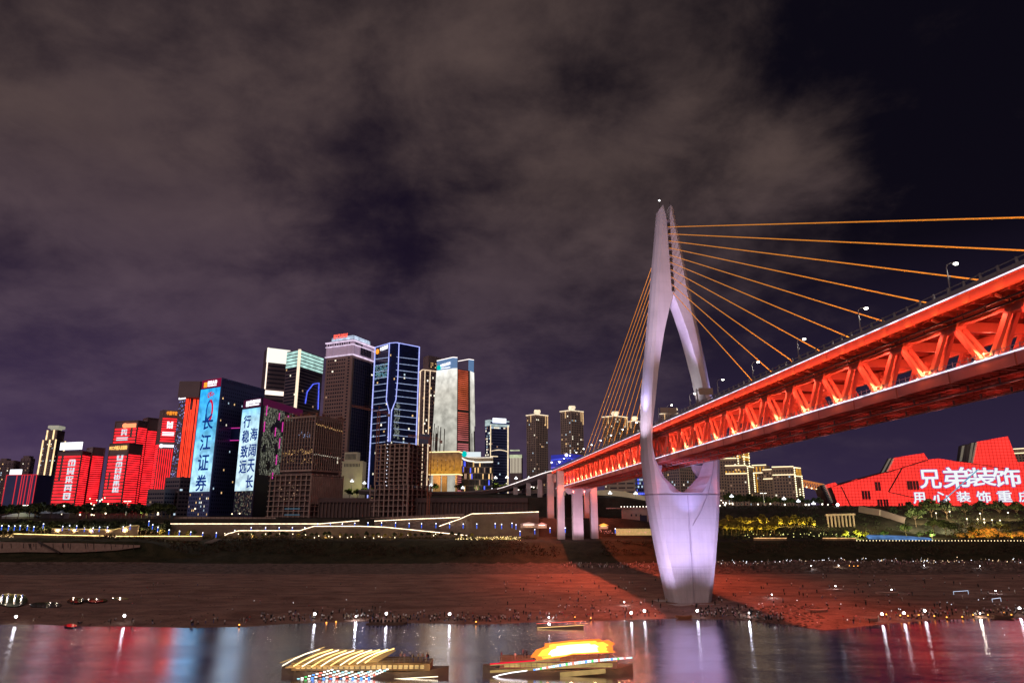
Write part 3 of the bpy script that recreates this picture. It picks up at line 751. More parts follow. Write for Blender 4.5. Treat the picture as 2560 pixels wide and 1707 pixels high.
CREAM = mat('cream_stone', (.48, .40, .32), rough=.8, vscale=.1)
REDL = glow('red_led_louvre', (.86, .016, .024), 2.1, .35, .12); REDL2 = glow('red_led_line', (1, .05, .02), 2.0, .3, .1)
WHL = glow('white_sign_light', (.93, .93, 1), 1.7); PALE = glow('pale_cyan_letters', (.62, .82, .9), 1.1); ORL = glow('orange_sign', (1, .32, .03), 1.4); YEL = glow('warm_edge_line', (1, .70, .36), 1.5, .25, .2); YELD = glow('dim_warm_line', (1, .62, .3), .8, .3, .2)
BLUL = glow('blue_led_line', (.40, .45, 1), 1.3, .2, .3); BLUD = glow('deep_blue_line', (.10, .14, 1), 1.2, .3, .3); MAG = glow('magenta_line', (.85, .05, .45), .9); TEAL = glow('teal_logo', (.0, .6, .55), 1.0); REDS = glow('red_sign', (1, .12, .08), 1.8); GOLD = glow('gold_sign', (1, .55, .15), 1.5)
DKRED = mat('dark_red_panel', (.12, .01, .02), rough=.6)
def glyph(mb, o, ex, ey, en, w, h, seed, depth=.3, mi=0):
    """an unreadable lit character: rows of strokes"""
    r = random.Random(seed); n = 5
    for j in range(n):
        y = j * h / n; k = r.choice([((0, 1),), ((.0, .35), (.65, 1)), ((.1, .9),), ((.0, .25), (.4, .6), (.75, 1)), ((.0, .2), (.8, 1))])
        for a, b in k: mb.ob(Vector(o) + ex * (a * w) + ey * y, ex * ((b - a) * w), ey * (h / n * .62), en * depth, mi)
    for x in r.sample([.05, .45, .82], 2): mb.ob(Vector(o) + ex * (x * w), ex * (.12 * w), ey * h * .9, en * depth, mi)
def louvres(mb, f, u0, u1, z0, z1, pitch, fill=.6, depth=.4, mi=0, skip=()):
    z = z0
    while z < z1 - pitch * .5:
        segs = [(u0, u1)]
        for a, b, c, d in skip:
            if c < z < d: segs = [(u0, a), (b, u1)]
        for a, b in segs:
            if b - a > .2: f.bar(mb, a, b, z, z + pitch * fill, depth, mi)
        z += pitch
def vlines(mb, f, u0, u1, z0, z1, pitch, w, depth=.4, mi=0):
    u = u0
    while u < u1: f.bar(mb, u, u + w, z0, z1, depth, mi); u += pitch
GRP = 'towers of the far bank skyline'
def bld(v, name, label, cat='tower', group=GRP): return empty(name, ((v.L + v.R) / 2) + BZ * v.zb, label, cat, group)

# --- dim apartment slabs at the far left
def apartment(vols, name, label, wall, lit=.08, fl=3.1, bay=3.6, fw=.5, fh=.5, crown=None, group='apartment towers of the far bank', piers=True, win=WM, cat='apartment building'):
    b = bld(vols[0], name, label, cat, group); mb = MB(); wn = MB(); pr_ = MB(); n = 0
    for v in vols:
        v.body(mb)
        for f in (v.f1, v.f2):
            if f.w < 3: continue
            nu = max(2, round(f.w / bay)); nz = max(2, int((v.zt - v.zb - 4) / fl))
            windows(wn, f, .6, f.w - .6, v.zb + 2, v.zt - 2.5, nu, nz, fw, fh, lit, 1, len(win) - 1); n += nu * nz
            if piers:
                for i in range(0, nu + 1, 2):
                    u = .6 + (f.w - 1.2) * i / nu; f.bar(pr_, u - .25, u + .25, v.zb, v.zt, .5)
                for k in range(0, nz, 1): f.bar(pr_, .3, f.w - .3, v.zb + 2 + (v.zt - v.zb - 4.5) * k / nz - .15, v.zb + 2 + (v.zt - v.zb - 4.5) * k / nz + .15, .3)
    mb.build('wall', wall, b); 
    if piers: pr_.build('balcony_band', wall, b)
    wn.build('window', win, b, kind='stuff' if n > 100 else None)
    return b
v = [Vol((-40, 1010), (20, 1000), (36, 1020), 1240, 1152, 30), Vol((36, 1010), (60, 1005), (72, 1020), 1240, 1146, 30)]
b = apartment(v, 'apartment_tower', 'dim brown twin apartment tower at the far left edge behind the red-outlined hall', STONED, .10)
mb = MB()
for q in v: mb.box(((q.L + q.R) / 2).x, ((q.L + q.R) / 2).y, q.zt + 2, 9, 9, 5); q.body(mb, zb=q.zt, zt=q.zt + 1)
mb.build('roof', STONED, b)
# red outlined hall with small white sign
v = Vol((8, 900), (84, 890), None, 1240, 1186, 33)
b = bld(v, 'low_hall', 'low dark hall outlined with thin red light lines at the far left', 'building', 'low buildings of the far bank')
mb = MB(); v.body(mb); mb.build('wall', CLADB, b); f = v.f1; mb = MB()
for t_ in (0, .35, .52, .60, .70, .82, .88, .995): f.line(mb, f.w * t_, f.zb + 2, f.w * t_, f.zt, .7)
f.line(mb, 0, f.zt, f.w, f.zt, .7); mb.build('outline_light', glow('dim_red_line', (.8, .04, .06), .9), b)
mb = MB(); f.bar(mb, f.w * .10, f.w * .48, f.zt + .5, f.zt + 7, 1); mb.build('roof_sign', WHL, b)
# yellow lined stepped tower
v1 = Vol((84, 960), (118, 950), (140, 975), 1245, 1098, 33); v2 = Vol((89, 962), (116, 955), (136, 975), 1245, 1074, 33)
b = bld(v1, 'stepped_tower', 'tall stepped tower with yellow vertical light lines beside the leftmost red tower')
mb = MB(); v1.body(mb); v2.body(mb); mb.build('wall', STONED, b)
mb = MB(); windows(mb, v1.f1, 1, v1.f1.w - 1, 40, v1.zt - 2, 7, 34, .5, .5, .12, 1, 4); windows(mb, v1.f2, 1, v1.f2.w - 1, 40, v1.zt - 2, 6, 34, .5, .5, .06, 1, 4); mb.build('window', WM, b, kind='stuff')
mb = MB()
for f, t_, z in ((v1.f1, .02, v1.zt), (v2.f1, .1, v2.zt), (v1.f1, .52, v1.zt), (v2.f1, .72, v2.zt), (v1.f1, .97, v1.zt), (v1.f2, .97, v1.zt)): f.line(mb, f.w * t_, f.zb + 2, f.w * t_, z, 1.3, .6)
mb.build('light_strip', YEL, b)
mb = MB(); c = (v2.L + v2.R) / 2
mb.loft([[c + Vector((sx * w, sy * w, z)) for sx, sy in ((-1, -1), (1, -1), (1, 1), (-1, 1))] for w, z in ((4.5, v2.zt), (5, v2.zt + 2), (7.5, v2.zt + 3), (7.5, v2.zt + 6.5), (6.5, v2.zt + 7))])
mb.build('crown', mat('lit_crown_stone', (.5, .5, .42), emit=(.8, .78, .6), es=.35), b)
# --- red LED office towers
def led_red(vols, name, label, letters, tops=()):
    b = bld(vols[0][0], name, label)
    for v, dz, sk in vols:
        mb = MB(); rl = MB(); v.body(mb)
        for k, f in enumerate((v.f1, v.f2)):
            z1 = v.zt - (3 if dz == 0 else dz)
            p_ = 3.6 if (k == 0 and sk is not None) else 1.9
            louvres(rl, f, .8, f.w - .8, v.zb + 3, z1, p_ if p_ > 2 else 2.4, .56 if p_ > 2 else .52, .4, 0, [(f.w * a, f.w * b_, zat(c, v.C.y), zat(d, v.C.y)) for a, b_, c, d in (sk or [])] if k == 0 else ())
            f.bar(mb, -.4, .5, v.zb, v.zt, .7); f.bar(mb, f.w - .5, f.w + .4, v.zb, v.zt, .7); f.bar(mb, 0, f.w, v.zt - .8, v.zt, .7)
        mb.build('wall', STONED, b); rl.build('led_screen', REDL, b)
    return b
v1 = Vol((128, 800), (187, 790), (209, 812), 1250, 1126, 36); v2 = Vol((200, 835), (214, 822), (245, 835), 1240, 1117, 38)
b = led_red([(v1, 5, [(.14, .26, 1200, 1142)]), (v2, 10, None)], 'led_tower', 'short red LED-covered tower with a big white rooftop sign, leftmost of the red ones', None)
f = v1.f1; mb = MB()
for i in range(5): glyph(mb, f.pt(f.w * .50, zat(1164 + i * 21, 790), .5), f.d, BZ, f.n, f.w * .30, 8.0, i + 3)
mb.build('lettering', PALE, b)
mb = MB(); f.bar(mb, f.w * .04, f.w * .97, f.zt + 1.5, f.zt + 10, 1.0, 0); mb.build('roof_sign', WHL, b)
mb = MB()
for i in range(9): f.bar(mb, f.w * (.2 + i * .085), f.w * (.24 + i * .085), f.zt + 4.2, f.zt + 4.9, 1.06)
mb.build('sign_lettering', mat('sign_dark_letters', (.08, .08, .1)), b)
v1 = Vol((258, 760), (306, 750), (340, 768), 1233, 1106, 36); v2 = Vol((264, 775), (321, 766), (347, 780), 1233, 1050, 36); v3 = Vol((335, 800), (346, 790), (374, 800), 1228, 1043, 40)
b = led_red([(v1, 11, [(.14, .26, 1226, 1178)]), (v2, 6, [(.70, .82, 1095, 1062)]), (v3, 14, None)], 'led_tower', 'stepped red LED tower with gold sign and vertical pale lettering, second red one from left', None)
f = v1.f1; mb = MB()
for i in range(6): glyph(mb, f.pt(f.w * .48, zat(1150 + i * 16, 750), .5), f.d, BZ, f.n, f.w * .32, 6.0, i + 13)
g = v2.f1
for i in range(2): glyph(mb, g.pt(g.w * .34, zat(1086 - i * 8 + 1, 766), .5), g.d, BZ, g.n, g.w * .24, 3.6, i + 33)
for i in range(2): g.bar(mb, g.w * .15, g.w * .64, zat(1099 - i * 5, 766), zat(1096.5 - i * 5, 766), .6)
mb.build('lettering', PALE, b)
mb = MB(); put_text(mb, 'PICC中国人民保险', f.pt(f.w * .03, f.zt - 7.5, .8), f.d, BZ, f.n, f.w * .92, 4.6); mb.build('sign_lettering', GOLD, b)
mb = MB(); g.bar(mb, g.w * .55, g.w * .93, g.zt - 8, g.zt - 3.5, .9); mb.ball(g.pt(g.w * .47, g.zt - 5.8, .9), 2.9, 8, 6); mb.build('roof_sign', glow('gold_red_sign', (1, .28, .12), 1.7), b)
v1 = Vol((377, 730), (385, 722), (425, 728), 1206, 1036, 40); v1.zt = zat(1024, 722)
b = empty('led_tower', v1.C + BZ * 40, 'red LED tower with orange letters at its top and a white logo halfway up', 'tower', GRP)
mb = MB(); v1.body(mb); mb.build('wall', STONED, b)
f = v1.f2; g = v1.f1; mb = MB(); louvres(mb, f, .6, f.w - .6, zat(1103, 722), v1.zt - 7, 2.6, .5, .4); louvres(mb, g, .4, g.w - .3, 44, zat(1110, 722), 2.4, .6, .4); vlines(mb, f, 1, f.w - .5, 44, zat(1121, 722), 2.0, .75, .4, 0); mb.build('led_screen', REDL, b)
mb = MB(); put_text(mb, '中国平安', f.pt(f.w * .25, v1.zt - 5.4, .5), f.d, BZ, f.n, f.w * .68, 4.2, off=.02); mb.build('sign_lettering', ORL, b)
mb = MB(); f.bar(mb, f.w * .22, f.w * .98, zat(1116.5, 722), zat(1111, 722), 1); mb.ball(f.pt(f.w * .16, zat(1114, 722), .6), 2.0, 8, 6); 
for i in range(2): glyph(mb, f.pt(f.w * .36, zat(1069.5 - i * 9, 722), .5), f.d, BZ, f.n, f.w * .38, 3.6, i + 41)
for i in range(3): f.bar(mb, f.w * .12, f.w * .88, zat(1088 - i * 3.6, 722), zat(1086.2 - i * 3.6, 722), .7)
mb.build('logo_sign', WHL, b)
v1 = Vol((424, 712), (440, 706), (474, 712), 1200, 994, 38)
b = empty('led_tower', v1.C + BZ * 38, 'slim tower with bright red vertical lines, directly left of the blue screen', 'tower', GRP)
mb = MB(); v1.body(mb); c = (v1.L + v1.R) / 2; mb.loft([[c + Vector((sx * 11 + 3, sy * 9, z)) for sx, sy in ((-1, -1), (1, -1), (1, 1), (-1, 1))] for z in (v1.zt, v1.zt + 17)]); mb.build('wall', STONED, b)
f = v1.f2; g = v1.f1; mb = MB()
for t_ in (.04, .13, .20, .33, .60, .67, .74, .90, .96): f.bar(mb, f.w * t_, f.w * t_ + .55, zat(1200, 706), f.zt - 1, .4)
for t_ in (.44, .50): f.bar(mb, f.w * t_, f.w * t_ + .5, zat(1190, 706), zat(1023, 706), .4)
mb.build('led_line', REDL2, b)
mb = MB()
for i in range(240):
    u = R_(.3, g.w - .5); z = R_(46, g.zt - 3); g.rect(mb, u, u + R_(.4, 1.4), z, z + R_(.5, 1.6), .15, random.choice((0, 0, 1, 2)))
mb.build('window', [glow('speckle_blue', (.25, .28, .8), .7), glow('speckle_pale', (.6, .65, 1), .9), GLASSB], b, kind='stuff')
mb = MB(); g.bar(mb, 0, g.w, g.zt - 1, g.zt + 4, 1); mb.build('roof_sign', WHL, b)
# --- twin towers with giant lettering screens
def led_image(name, ramp, s, axis_z=(0, 1), nsc=.25, namt=.35, colb=(.1, .3, .8)):
    m = bpy.data.materials.new(name); m.use_nodes = True; t = m.node_tree; t.nodes.clear()
    g_ = t.nodes.new('ShaderNodeTexCoord'); sx = t.nodes.new('ShaderNodeSeparateXYZ'); t.links.new(g_.outputs['Object'], sx.inputs[0])
    mr_ = t.nodes.new('ShaderNodeMapRange'); mr_.inputs[1].default_value = axis_z[0]; mr_.inputs[2].default_value = axis_z[1]; t.links.new(sx.outputs[2], mr_.inputs[0])
    r = t.nodes.new('ShaderNodeValToRGB'); t.links.new(mr_.outputs[0], r.inputs[0]); el = r.color_ramp.elements
    while len(el) < len(ramp): el.new(.5)
    for e_, (p_, c_) in zip(el, ramp): e_.position = p_; e_.color = (*c_, 1)
    no = t.nodes.new('ShaderNodeTexNoise'); no.inputs['Scale'].default_value = nsc; no.inputs['Detail'].default_value = 6; t.links.new(g_.outputs['Object'], no.inputs['Vector'])
    m2 = t.nodes.new('ShaderNodeMapRange'); m2.inputs[1].default_value = .35; m2.inputs[2].default_value = .65; m2.inputs[3].default_value = s * (1 - namt); m2.inputs[4].default_value = s * (1 + namt); t.links.new(no.outputs[0], m2.inputs[0])
    e = t.nodes.new('ShaderNodeEmission'); t.links.new(r.outputs[0], e.inputs[0]); t.links.new(m2.outputs[0], e.inputs[1])
    o = t.nodes.new('ShaderNodeOutputMaterial'); t.links.new(e.outputs[0], o.inputs[0]); m.cycles.emission_sampling = 'NONE'; MATS[name] = m; return m
INK = glow('screen_ink_blue', (.004, .035, .25), .9)
v = Vol((474, 646), (526, 630), (640, 690), 1228, 946, 33)
v.zt = zat(944, 630)
b = bld(v, 'screen_tower', 'dark glass tower whose left side is a blue screen of four large characters', 'tower', 'twin towers with character screens')
mb = MB(); v.body(mb); f, g = v.f1, v.f2
zs0, zs1 = zat(1228, 632), zat(968, 632)
for i in range(26): g.bar(mb, g.w * i / 26, g.w * i / 26 + .5, zat(960, 640), v.zt, .5)
f.bar(mb, f.w - .4, f.w + .8, v.zb, v.zt, .8); mb.build('wall', CLADB, b)
mb = MB(); windows(mb, g, 2, g.w - 1, v.zb + 4, zat(962, 640) - 2, 22, 34, .42, .5, .02, 1, 3); windows(mb, f, .5, f.w - .5, v.zb + 2, zs0 - 1, 12, 6, .5, .5, .22, 1, 4); mb.build('window', [GLASSB, WARM, WHITE, COOL, DIM], b, kind='stuff')
mb = MB(); vlines(mb, f, .1, f.w - .8, zs0, zs1, 1.4, .95, .3); mb.build('led_screen', led_image('blue_led_image', [(0, (.42, .62, .72)), (.25, (.30, .60, .80)), (.6, (.10, .45, .75)), (1, (.02, .36, .80))], 1.35, (zs0 - 33, zs1 - 33), .12), b)
mb = MB(); hh = (zs1 - zs0)
for i, ch in enumerate('长江证券'):
    zc_ = [zat(1071, 632), zat(1123, 632), zat(1174, 632), zat(1226, 632)][i]
    bold_text(mb, ch, f.pt(f.w * .28, zc_, .44), f.d, BZ, f.n, f.w * .50, hh * .150, .28, 8, .15)
mb.build('lettering', INK, b)
mb = MB(); c0, c1 = f.w * .52, zat(1025, 632)
for k in range(26):   # ring emblem above the letters: blue left half, red right half
    t0 = 2 * math.pi * k / 26; t1 = 2 * math.pi * (k + 1) / 26; rr = [5.4 + 1.0 * math.cos(t_) for t_ in (t0, t1)]
    mb.quad(f.pt(c0 + math.cos(t0) * rr[0] * .62, c1 + math.sin(t0) * rr[0] * 1.5, .42), f.pt(c0 + math.cos(t1) * rr[1] * .62, c1 + math.sin(t1) * rr[1] * 1.5, .42),
            f.pt(c0 + math.cos(t1) * rr[1], c1 + math.sin(t1) * rr[1] * 2.0, .42), f.pt(c0 + math.cos(t0) * rr[0], c1 + math.sin(t0) * rr[0] * 2.0, .42), 1 if math.cos((t0 + t1) / 2 - .1) > .25 else 0)
for i in range(30):
    u = c0 + R_(-6, 5); z = zat(986, 632) + R_(-2.4, 2.8); f.rect(mb, u, u + R_(.5, 1.6), z, z + R_(.4, 1.2), .42, 1)
mb.build('emblem', [glow('emblem_blue', (.005, .07, .40), .9), glow('emblem_red', (.75, .01, .05), .9)], b)
mb = MB(); f.bar(mb, f.w * .04, f.w, zat(966, 632), v.zt, .5); mb.build('sign_panel', mat('sign_panel_red', (.2, .01, .03), emit=(.35, .0, .06), es=.5), b)
mb = MB(); put_text(mb, '国华人寿', f.pt(f.w * .34, zat(958.5, 632), .6), f.d, BZ, f.n, f.w * .44, 3.8, off=.04); f.bar(mb, f.w * .34, f.w * .76, zat(962.5, 632), zat(960, 632), .8)
mb.build('sign_lettering', WHL, b)
mb = MB(); f.bar(mb, f.w * .15, f.w * .30, zat(963.5, 632), zat(951, 632), .8); mb.build('sign_logo', ORL, b)
vA = v
v = Vol((587, 622), (636, 606), (742, 680), 1225, 1010, 33); v.zt = zat(994, 606)
b = bld(v, 'screen_tower', 'glitter-sided tower whose left side is a pale screen with two columns of blue characters', 'tower', 'twin towers with character screens')
zs0, zs1 = zat(1226, 610), zat(1019, 610); f, g = v.f1, v.f2
mb = MB(); v.body(mb); f.bar(mb, f.w - .3, f.w + 1.0, v.zb, v.zt, 1.2); mb.build('wall', mat('night_cladding', (.03, .03, .07), rough=.5), b)
mb = MB()
for i in range(40):
    for j in range(44):
        d_ = noise.noise(Vector((i * .13, j * .11, 4)))
        if d_ > -.22 and random.random() < .82 and j > 3:
            u = g.w * (.06 + .70 * i / 40) + R_(-.3, .3); z = zat(1208, 640) + (zat(1012, 630) - zat(1208, 640)) * j / 44; g.rect(mb, u, u + R_(.2, .5), z, z + R_(.8, 2.2), .2, random.choice((0, 0, 1, 2)))
for i in range(160): u = R_(1, f.w); z = R_(v.zb + 3, zs0 - 1); f.rect(mb, u, u + R_(.2, .5), z, z + R_(.6, 1.6), .2, random.choice((1, 3, 2)))
mb.build('window', [glow('glitter_pale', (.55, .56, .42), .8), glow('glitter_green', (.30, .33, .22), .7), glow('glitter_grey', (.22, .22, .18), .6), DIM], b, kind='stuff')
mb = MB(); vlines(mb, f, .1, f.w - .8, zs0, zs1, 1.4, 1.02, .3); mb.build('led_screen', led_image('pale_led_image', [(0, (.46, .62, .70)), (.5, (.50, .66, .76)), (.85, (.42, .66, .80)), (1, (.22, .55, .80))], 1.3, (zs0 - 33, zs1 - 33), .12), b)
mb = MB(); hh = zs1 - zs0
for chs, uu, ys in (('行稳致远', .14, (1066, 1104, 1142, 1181)), ('海阔天长', .55, (1100, 1140, 1179, 1219))):
    for ch, y in zip(chs, ys): bold_text(mb, ch, f.pt(f.w * uu, zat(y, 610), .44), f.d, BZ, f.n, f.w * .36, hh * .150, .22, 8, .15)
mb.build('lettering', INK, b)
mb = MB(); f.bar(mb, f.w * .05, f.w, zat(1015, 608), v.zt, .5); g.bar(mb, 0, g.w * .99, zat(1012, 606), v.zt, .5); mb.build('sign_panel', mat('sign_panel_purple', (.06, .01, .05), emit=(.22, .01, .10), es=.22), b)
mb = MB(); f.bar(mb, f.w * .20, f.w * .34, zat(1012, 608), zat(999, 608), .9)
for i in range(4): glyph(mb, f.pt(f.w * (.38 + i * .14), zat(1006, 608), .7), f.d, BZ, f.n, f.w * .125, 3.2, i + 60)
f.bar(mb, f.w * .38, f.w * .86, zat(1011.5, 608), zat(1008, 608), .9); mb.build('sign_lettering', WHL, b)
mb = MB()
for u_, y0, y1 in ((.10, 1020, 1045), (.08, 1060, 1085), (.40, 1030, 1048), (.34, 1068, 1090), (.62, 1030, 1046), (.50, 1050, 1075), (.46, 1092, 1118), (.42, 1135, 1160), (.36, 1180, 1196)): g.line(mb, g.w * u_, zat(y1, 630), g.w * u_, zat(y0, 630), .6, .5)
mb.build('accent_light', MAG, b)
# skybridge between them
mb = MB(); p0, p1 = P(551, 1072, 660), P(600, 1070, 640)
r = empty('skybridge', p0, 'glazed skybridge edged with magenta lines joining the two screen towers', 'skybridge')
mb.ob(p0 - BZ * 11, p1 - p0, Vector((0, 12, 0)), BZ * 11); mb.build('deck', GLASSB, r)
mb = MB(); mb.bar(p0 + Vector((0, -.4, .3)), p1 + Vector((0, -.4, .3)), .6, .6); mb.bar(p0 + Vector((0, -.4, -11.3)), p1 + Vector((0, -.4, -11.3)), .6, .6); mb.build('light_strip', MAG, r)
# low dark blocks in front of the red towers
for (a_, b_, c_, y0, y1, Y, lab) in ((362, 405, 432, 1295, 1222, 640, 'low dark block with a few dim windows below the red logo tower'), (404, 440, 476, 1295, 1192, 655, 'dark banded block left of the blue character screen, taller of two')):
    v = Vol((a_, Y + 8), (b_, Y), (c_, Y + 12), y0 - 10, y1, 33)
    apartment([v], 'office_block', lab, CLAD, .05, 3.4, 3.2, .8, .45, group='low buildings of the far bank', piers=False, cat='building')
# --- white outlined tower and its neighbour
v = Vol((660, 885), (716, 900), None, 985, 876, 40)
b = bld(v, 'office_tower', 'dark tower with a broad white glowing crown band and white edge line', 'tower')
f = v.f1; mb = MB(); v.body(mb); mb.build('wall', mat('mauve_cladding', (.16, .12, .15), rough=.7), b)
mb = MB(); windows(mb, f, 2, f.w - 2, 60, zat(908, 885), 16, 30, .9, .35, 0, 1, 1); mb.build('window', [GLASS, DIM], b, kind='stuff')
mb = MB(); f.bar(mb, -1, f.w, zat(905, 885), v.zt, .6); v.f2.bar(mb, 0, v.f2.w * .9, zat(905, 885), v.zt, .6); mb.build('crown_band', glow('white_crown', (.82, .80, .70), 1.35), b)
mb = MB(); f.line(mb, .4, zat(972, 885), .4, v.zt, 1.4, .8); f.bar(mb, -11, f.w, zat(985.5, 885), zat(975, 885), 1.4); f.line(mb, -10.5, zat(1040, 885), -10.5, zat(978, 885), 1.2, 1.0); mb.build('light_strip', glow('peach_line', (1, .80, .66), 1.6), b)
v = Vol((706, 800), (738, 786), (800, 830), 1020, 873, 40)
b = bld(v, 'office_tower', 'banded glass tower with bright peach corner line and greenish lit top')
mb = MB(); v.body(mb); mb.build('wall', CLAD, b); f, g = v.f1, v.f2
mb = MB(); windows(mb, f, 1, f.w - 2.5, 50, zat(917, 790), 10, 40, .94, .55, .03, 1, 3, rowlit=.06); windows(mb, g, 2.5, g.w - 1, 50, zat(917, 800), 18, 40, .94, .55, .01, 1, 3); mb.build('window', [GLASS, WARM, WHITE, DIM], b, kind='stuff')
mb = MB(); f.bar(mb, f.w - 1.7, f.w + .2, 45, v.zt, .8); g.bar(mb, -.2, 1.7, 45, v.zt, .8); mb.build('light_strip', glow('peach_corner', (1, .78, .58), 1.25, .15, .05), b)
mb = MB()
for k in range(5):
    za, zb_ = zat(916 - k * 8.4, 788), zat(910.2 - k * 8.4, 788); f.bar(mb, .4, f.w - 1.8, za, zb_, .4, 0); g.bar(mb, 1.8, g.w, za, zb_, .4, 0)
mb.build('crown_band', glow('green_white_crown', (.45, .72, .66), 1.0, .4, .12), b)
mb = MB(); e = [(.36, 1008), (.40, 978), (.62, 955), (.86, 948), (.90, 1015)]
for (u0, y0), (u1, y1) in zip(e, e[1:]): g.line(mb, g.w * u0, zat(y0, 800), g.w * u1, zat(y1, 800), .9, .8)
mb.build('outline_light', BLUD, b)
# --- masonry tower with lit classical crown
v = Vol((806, 752), (872, 736), (930, 775), 1040, 845, 45); 
b = bld(v, 'stone_tower', 'brown masonry tower with violet-lit classical crown and red rooftop sign')
f, g = v.f1, v.f2; mb = MB(); zc0 = zat(886, 738); v.body(mb, zt=zc0)
mb.build('wall', mat('brown_masonry', (.38, .27, .24), rough=.85, vscale=.1), b)
mb = MB(); windows(mb, f, 2, f.w * .76, 50, zc0 - 3, 8, 38, .62, .42, .04, 1, 3); windows(mb, f, f.w * .82, f.w * .93, 50, zc0 - 2, 1, 46, .6, .5, 0, 1, 3); windows(mb, g, g.w * .84, g.w * .97, 60, zc0 - 2, 1, 46, .5, .5, .03, 1, 3)
mb.build('window', [GLASS, WARM, WHITE, DIM], b, kind='stuff')
mb = MB(); g.bar(mb, g.w * .06, g.w * .80, 55, zc0 - 4, 1.0); mb.build('glass_bay', GLASS, b)
mb = MB()
for k in range(40): z = 60 + k * (zc0 - 64) / 40; g.bar(mb, g.w * .06, g.w * .80, z, z + .15, 1.12)
for k in range(9): u = g.w * (.06 + .74 * k / 8); g.bar(mb, u, u + .14, 55, zc0 - 4, 1.14)
mb.build('glazing_bar', CLAD, b)
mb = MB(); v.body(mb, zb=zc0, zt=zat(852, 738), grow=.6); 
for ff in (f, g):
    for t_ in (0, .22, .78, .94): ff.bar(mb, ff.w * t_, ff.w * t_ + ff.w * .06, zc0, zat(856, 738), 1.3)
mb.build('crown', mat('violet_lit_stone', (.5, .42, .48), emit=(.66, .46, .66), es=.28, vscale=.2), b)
mb = MB()
for k in range(7): u = g.w * (.32 + .07 * k); g.bar(mb, u, u + g.w * .035, zat(882, 738), zat(862, 738), 1.4)
for ff, n_ in ((f, 10), (g, 6)):
    for k in range(n_): ff.bar(mb, ff.w * (.06 + .9 * k / n_) if ff is f else ff.w * (.05 + .06 * k), (ff.w * (.06 + .9 * k / n_) if ff is f else ff.w * (.05 + .06 * k)) + 1.0, zat(860, 738), zat(855, 738), 1.4)
mb.build('crown_window', GLASS, b, kind=None)
mb = MB()
for ff in (f, g):
    for y0, y1, dd in ((888, 886, 1.8), (863, 861.5, 2), (853, 850.5, 2.4)): ff.bar(mb, -1, ff.w + 1, zat(y0, 738), zat(y1, 738), dd)
mb.build('cornice_light', glow('pinkish_cornice', (.9, .72, .95), 1.0, .3, .2), b)
mb = MB(); c = (v.L + v.R) / 2
w2 = Vol((818, 760), (872, 746), (914, 775), 1040, 838, zat(852, 738)); w2.body(mb, zt=zat(845, 746)); mb.build('penthouse', CLAD, b)
mb = MB()
for ff in (w2.f1, w2.f2): ff.bar(mb, 0, ff.w, zat(846, 746), zat(842, 746), 1.0); ff.bar(mb, 0, ff.w, zat(840, 746), zat(838.6, 746), 1.0)
mb.build('roof_light', glow('blue_white_roof', (.62, .74, .95), 1.0, .4, .3), b)
mb = MB()
for i in range(4): glyph(mb, w2.f1.pt(w2.f1.w * (.10 + i * .17), zat(841, 746), 1.2), w2.f1.d, BZ, w2.f1.n, w2.f1.w * .14, 5, i + 70)
mb.build('roof_sign', REDS, b)
# cream podium in front of it
v = Vol((853, 700), (905, 696), (914, 712), 1200, 1152, 50)
b = bld(v, 'podium_building', 'cream stone podium with a row of tall slots below the masonry tower', 'building', 'low buildings of the far bank')
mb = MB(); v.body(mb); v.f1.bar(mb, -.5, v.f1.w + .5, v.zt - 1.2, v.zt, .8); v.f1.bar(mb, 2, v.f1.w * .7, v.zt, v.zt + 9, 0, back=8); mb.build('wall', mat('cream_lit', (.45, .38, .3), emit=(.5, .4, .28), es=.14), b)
mb = MB(); windows(mb, v.f1, 2, v.f1.w - 3, v.zt - 6, v.zt - 2, 11, 1, .5, .8, 0, 1, 1); windows(mb, v.f1, 3, v.f1.w * .68, v.zt + 1, v.zt + 8, 9, 1, .5, .8, 0, 1, 1, off=.5); mb.build('window', [GLASS, DIM], b)
# blue strip building behind
v = Vol((896, 990), (930, 985), None, 1150, 1027, 50)
b = bld(v, 'office_tower', 'deep blue tower with a bright blue top band, seen between masonry and blue-outlined towers')
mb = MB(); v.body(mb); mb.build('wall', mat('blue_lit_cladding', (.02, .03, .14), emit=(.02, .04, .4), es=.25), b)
mb = MB(); windows(mb, v.f1, 1, v.f1.w - 1, 60, v.zt - 8, 9, 32, .7, .5, .02, 1, 2); mb.build('window', [GLASSB, COOL, BLUD], b, kind='stuff')
mb = MB(); v.f1.bar(mb, 0, v.f1.w, v.zt - 6, v.zt - 1, .5); mb.build('crown_band', glow('sky_blue_band', (.15, .4, 1), 1.1, .3, .2), b)
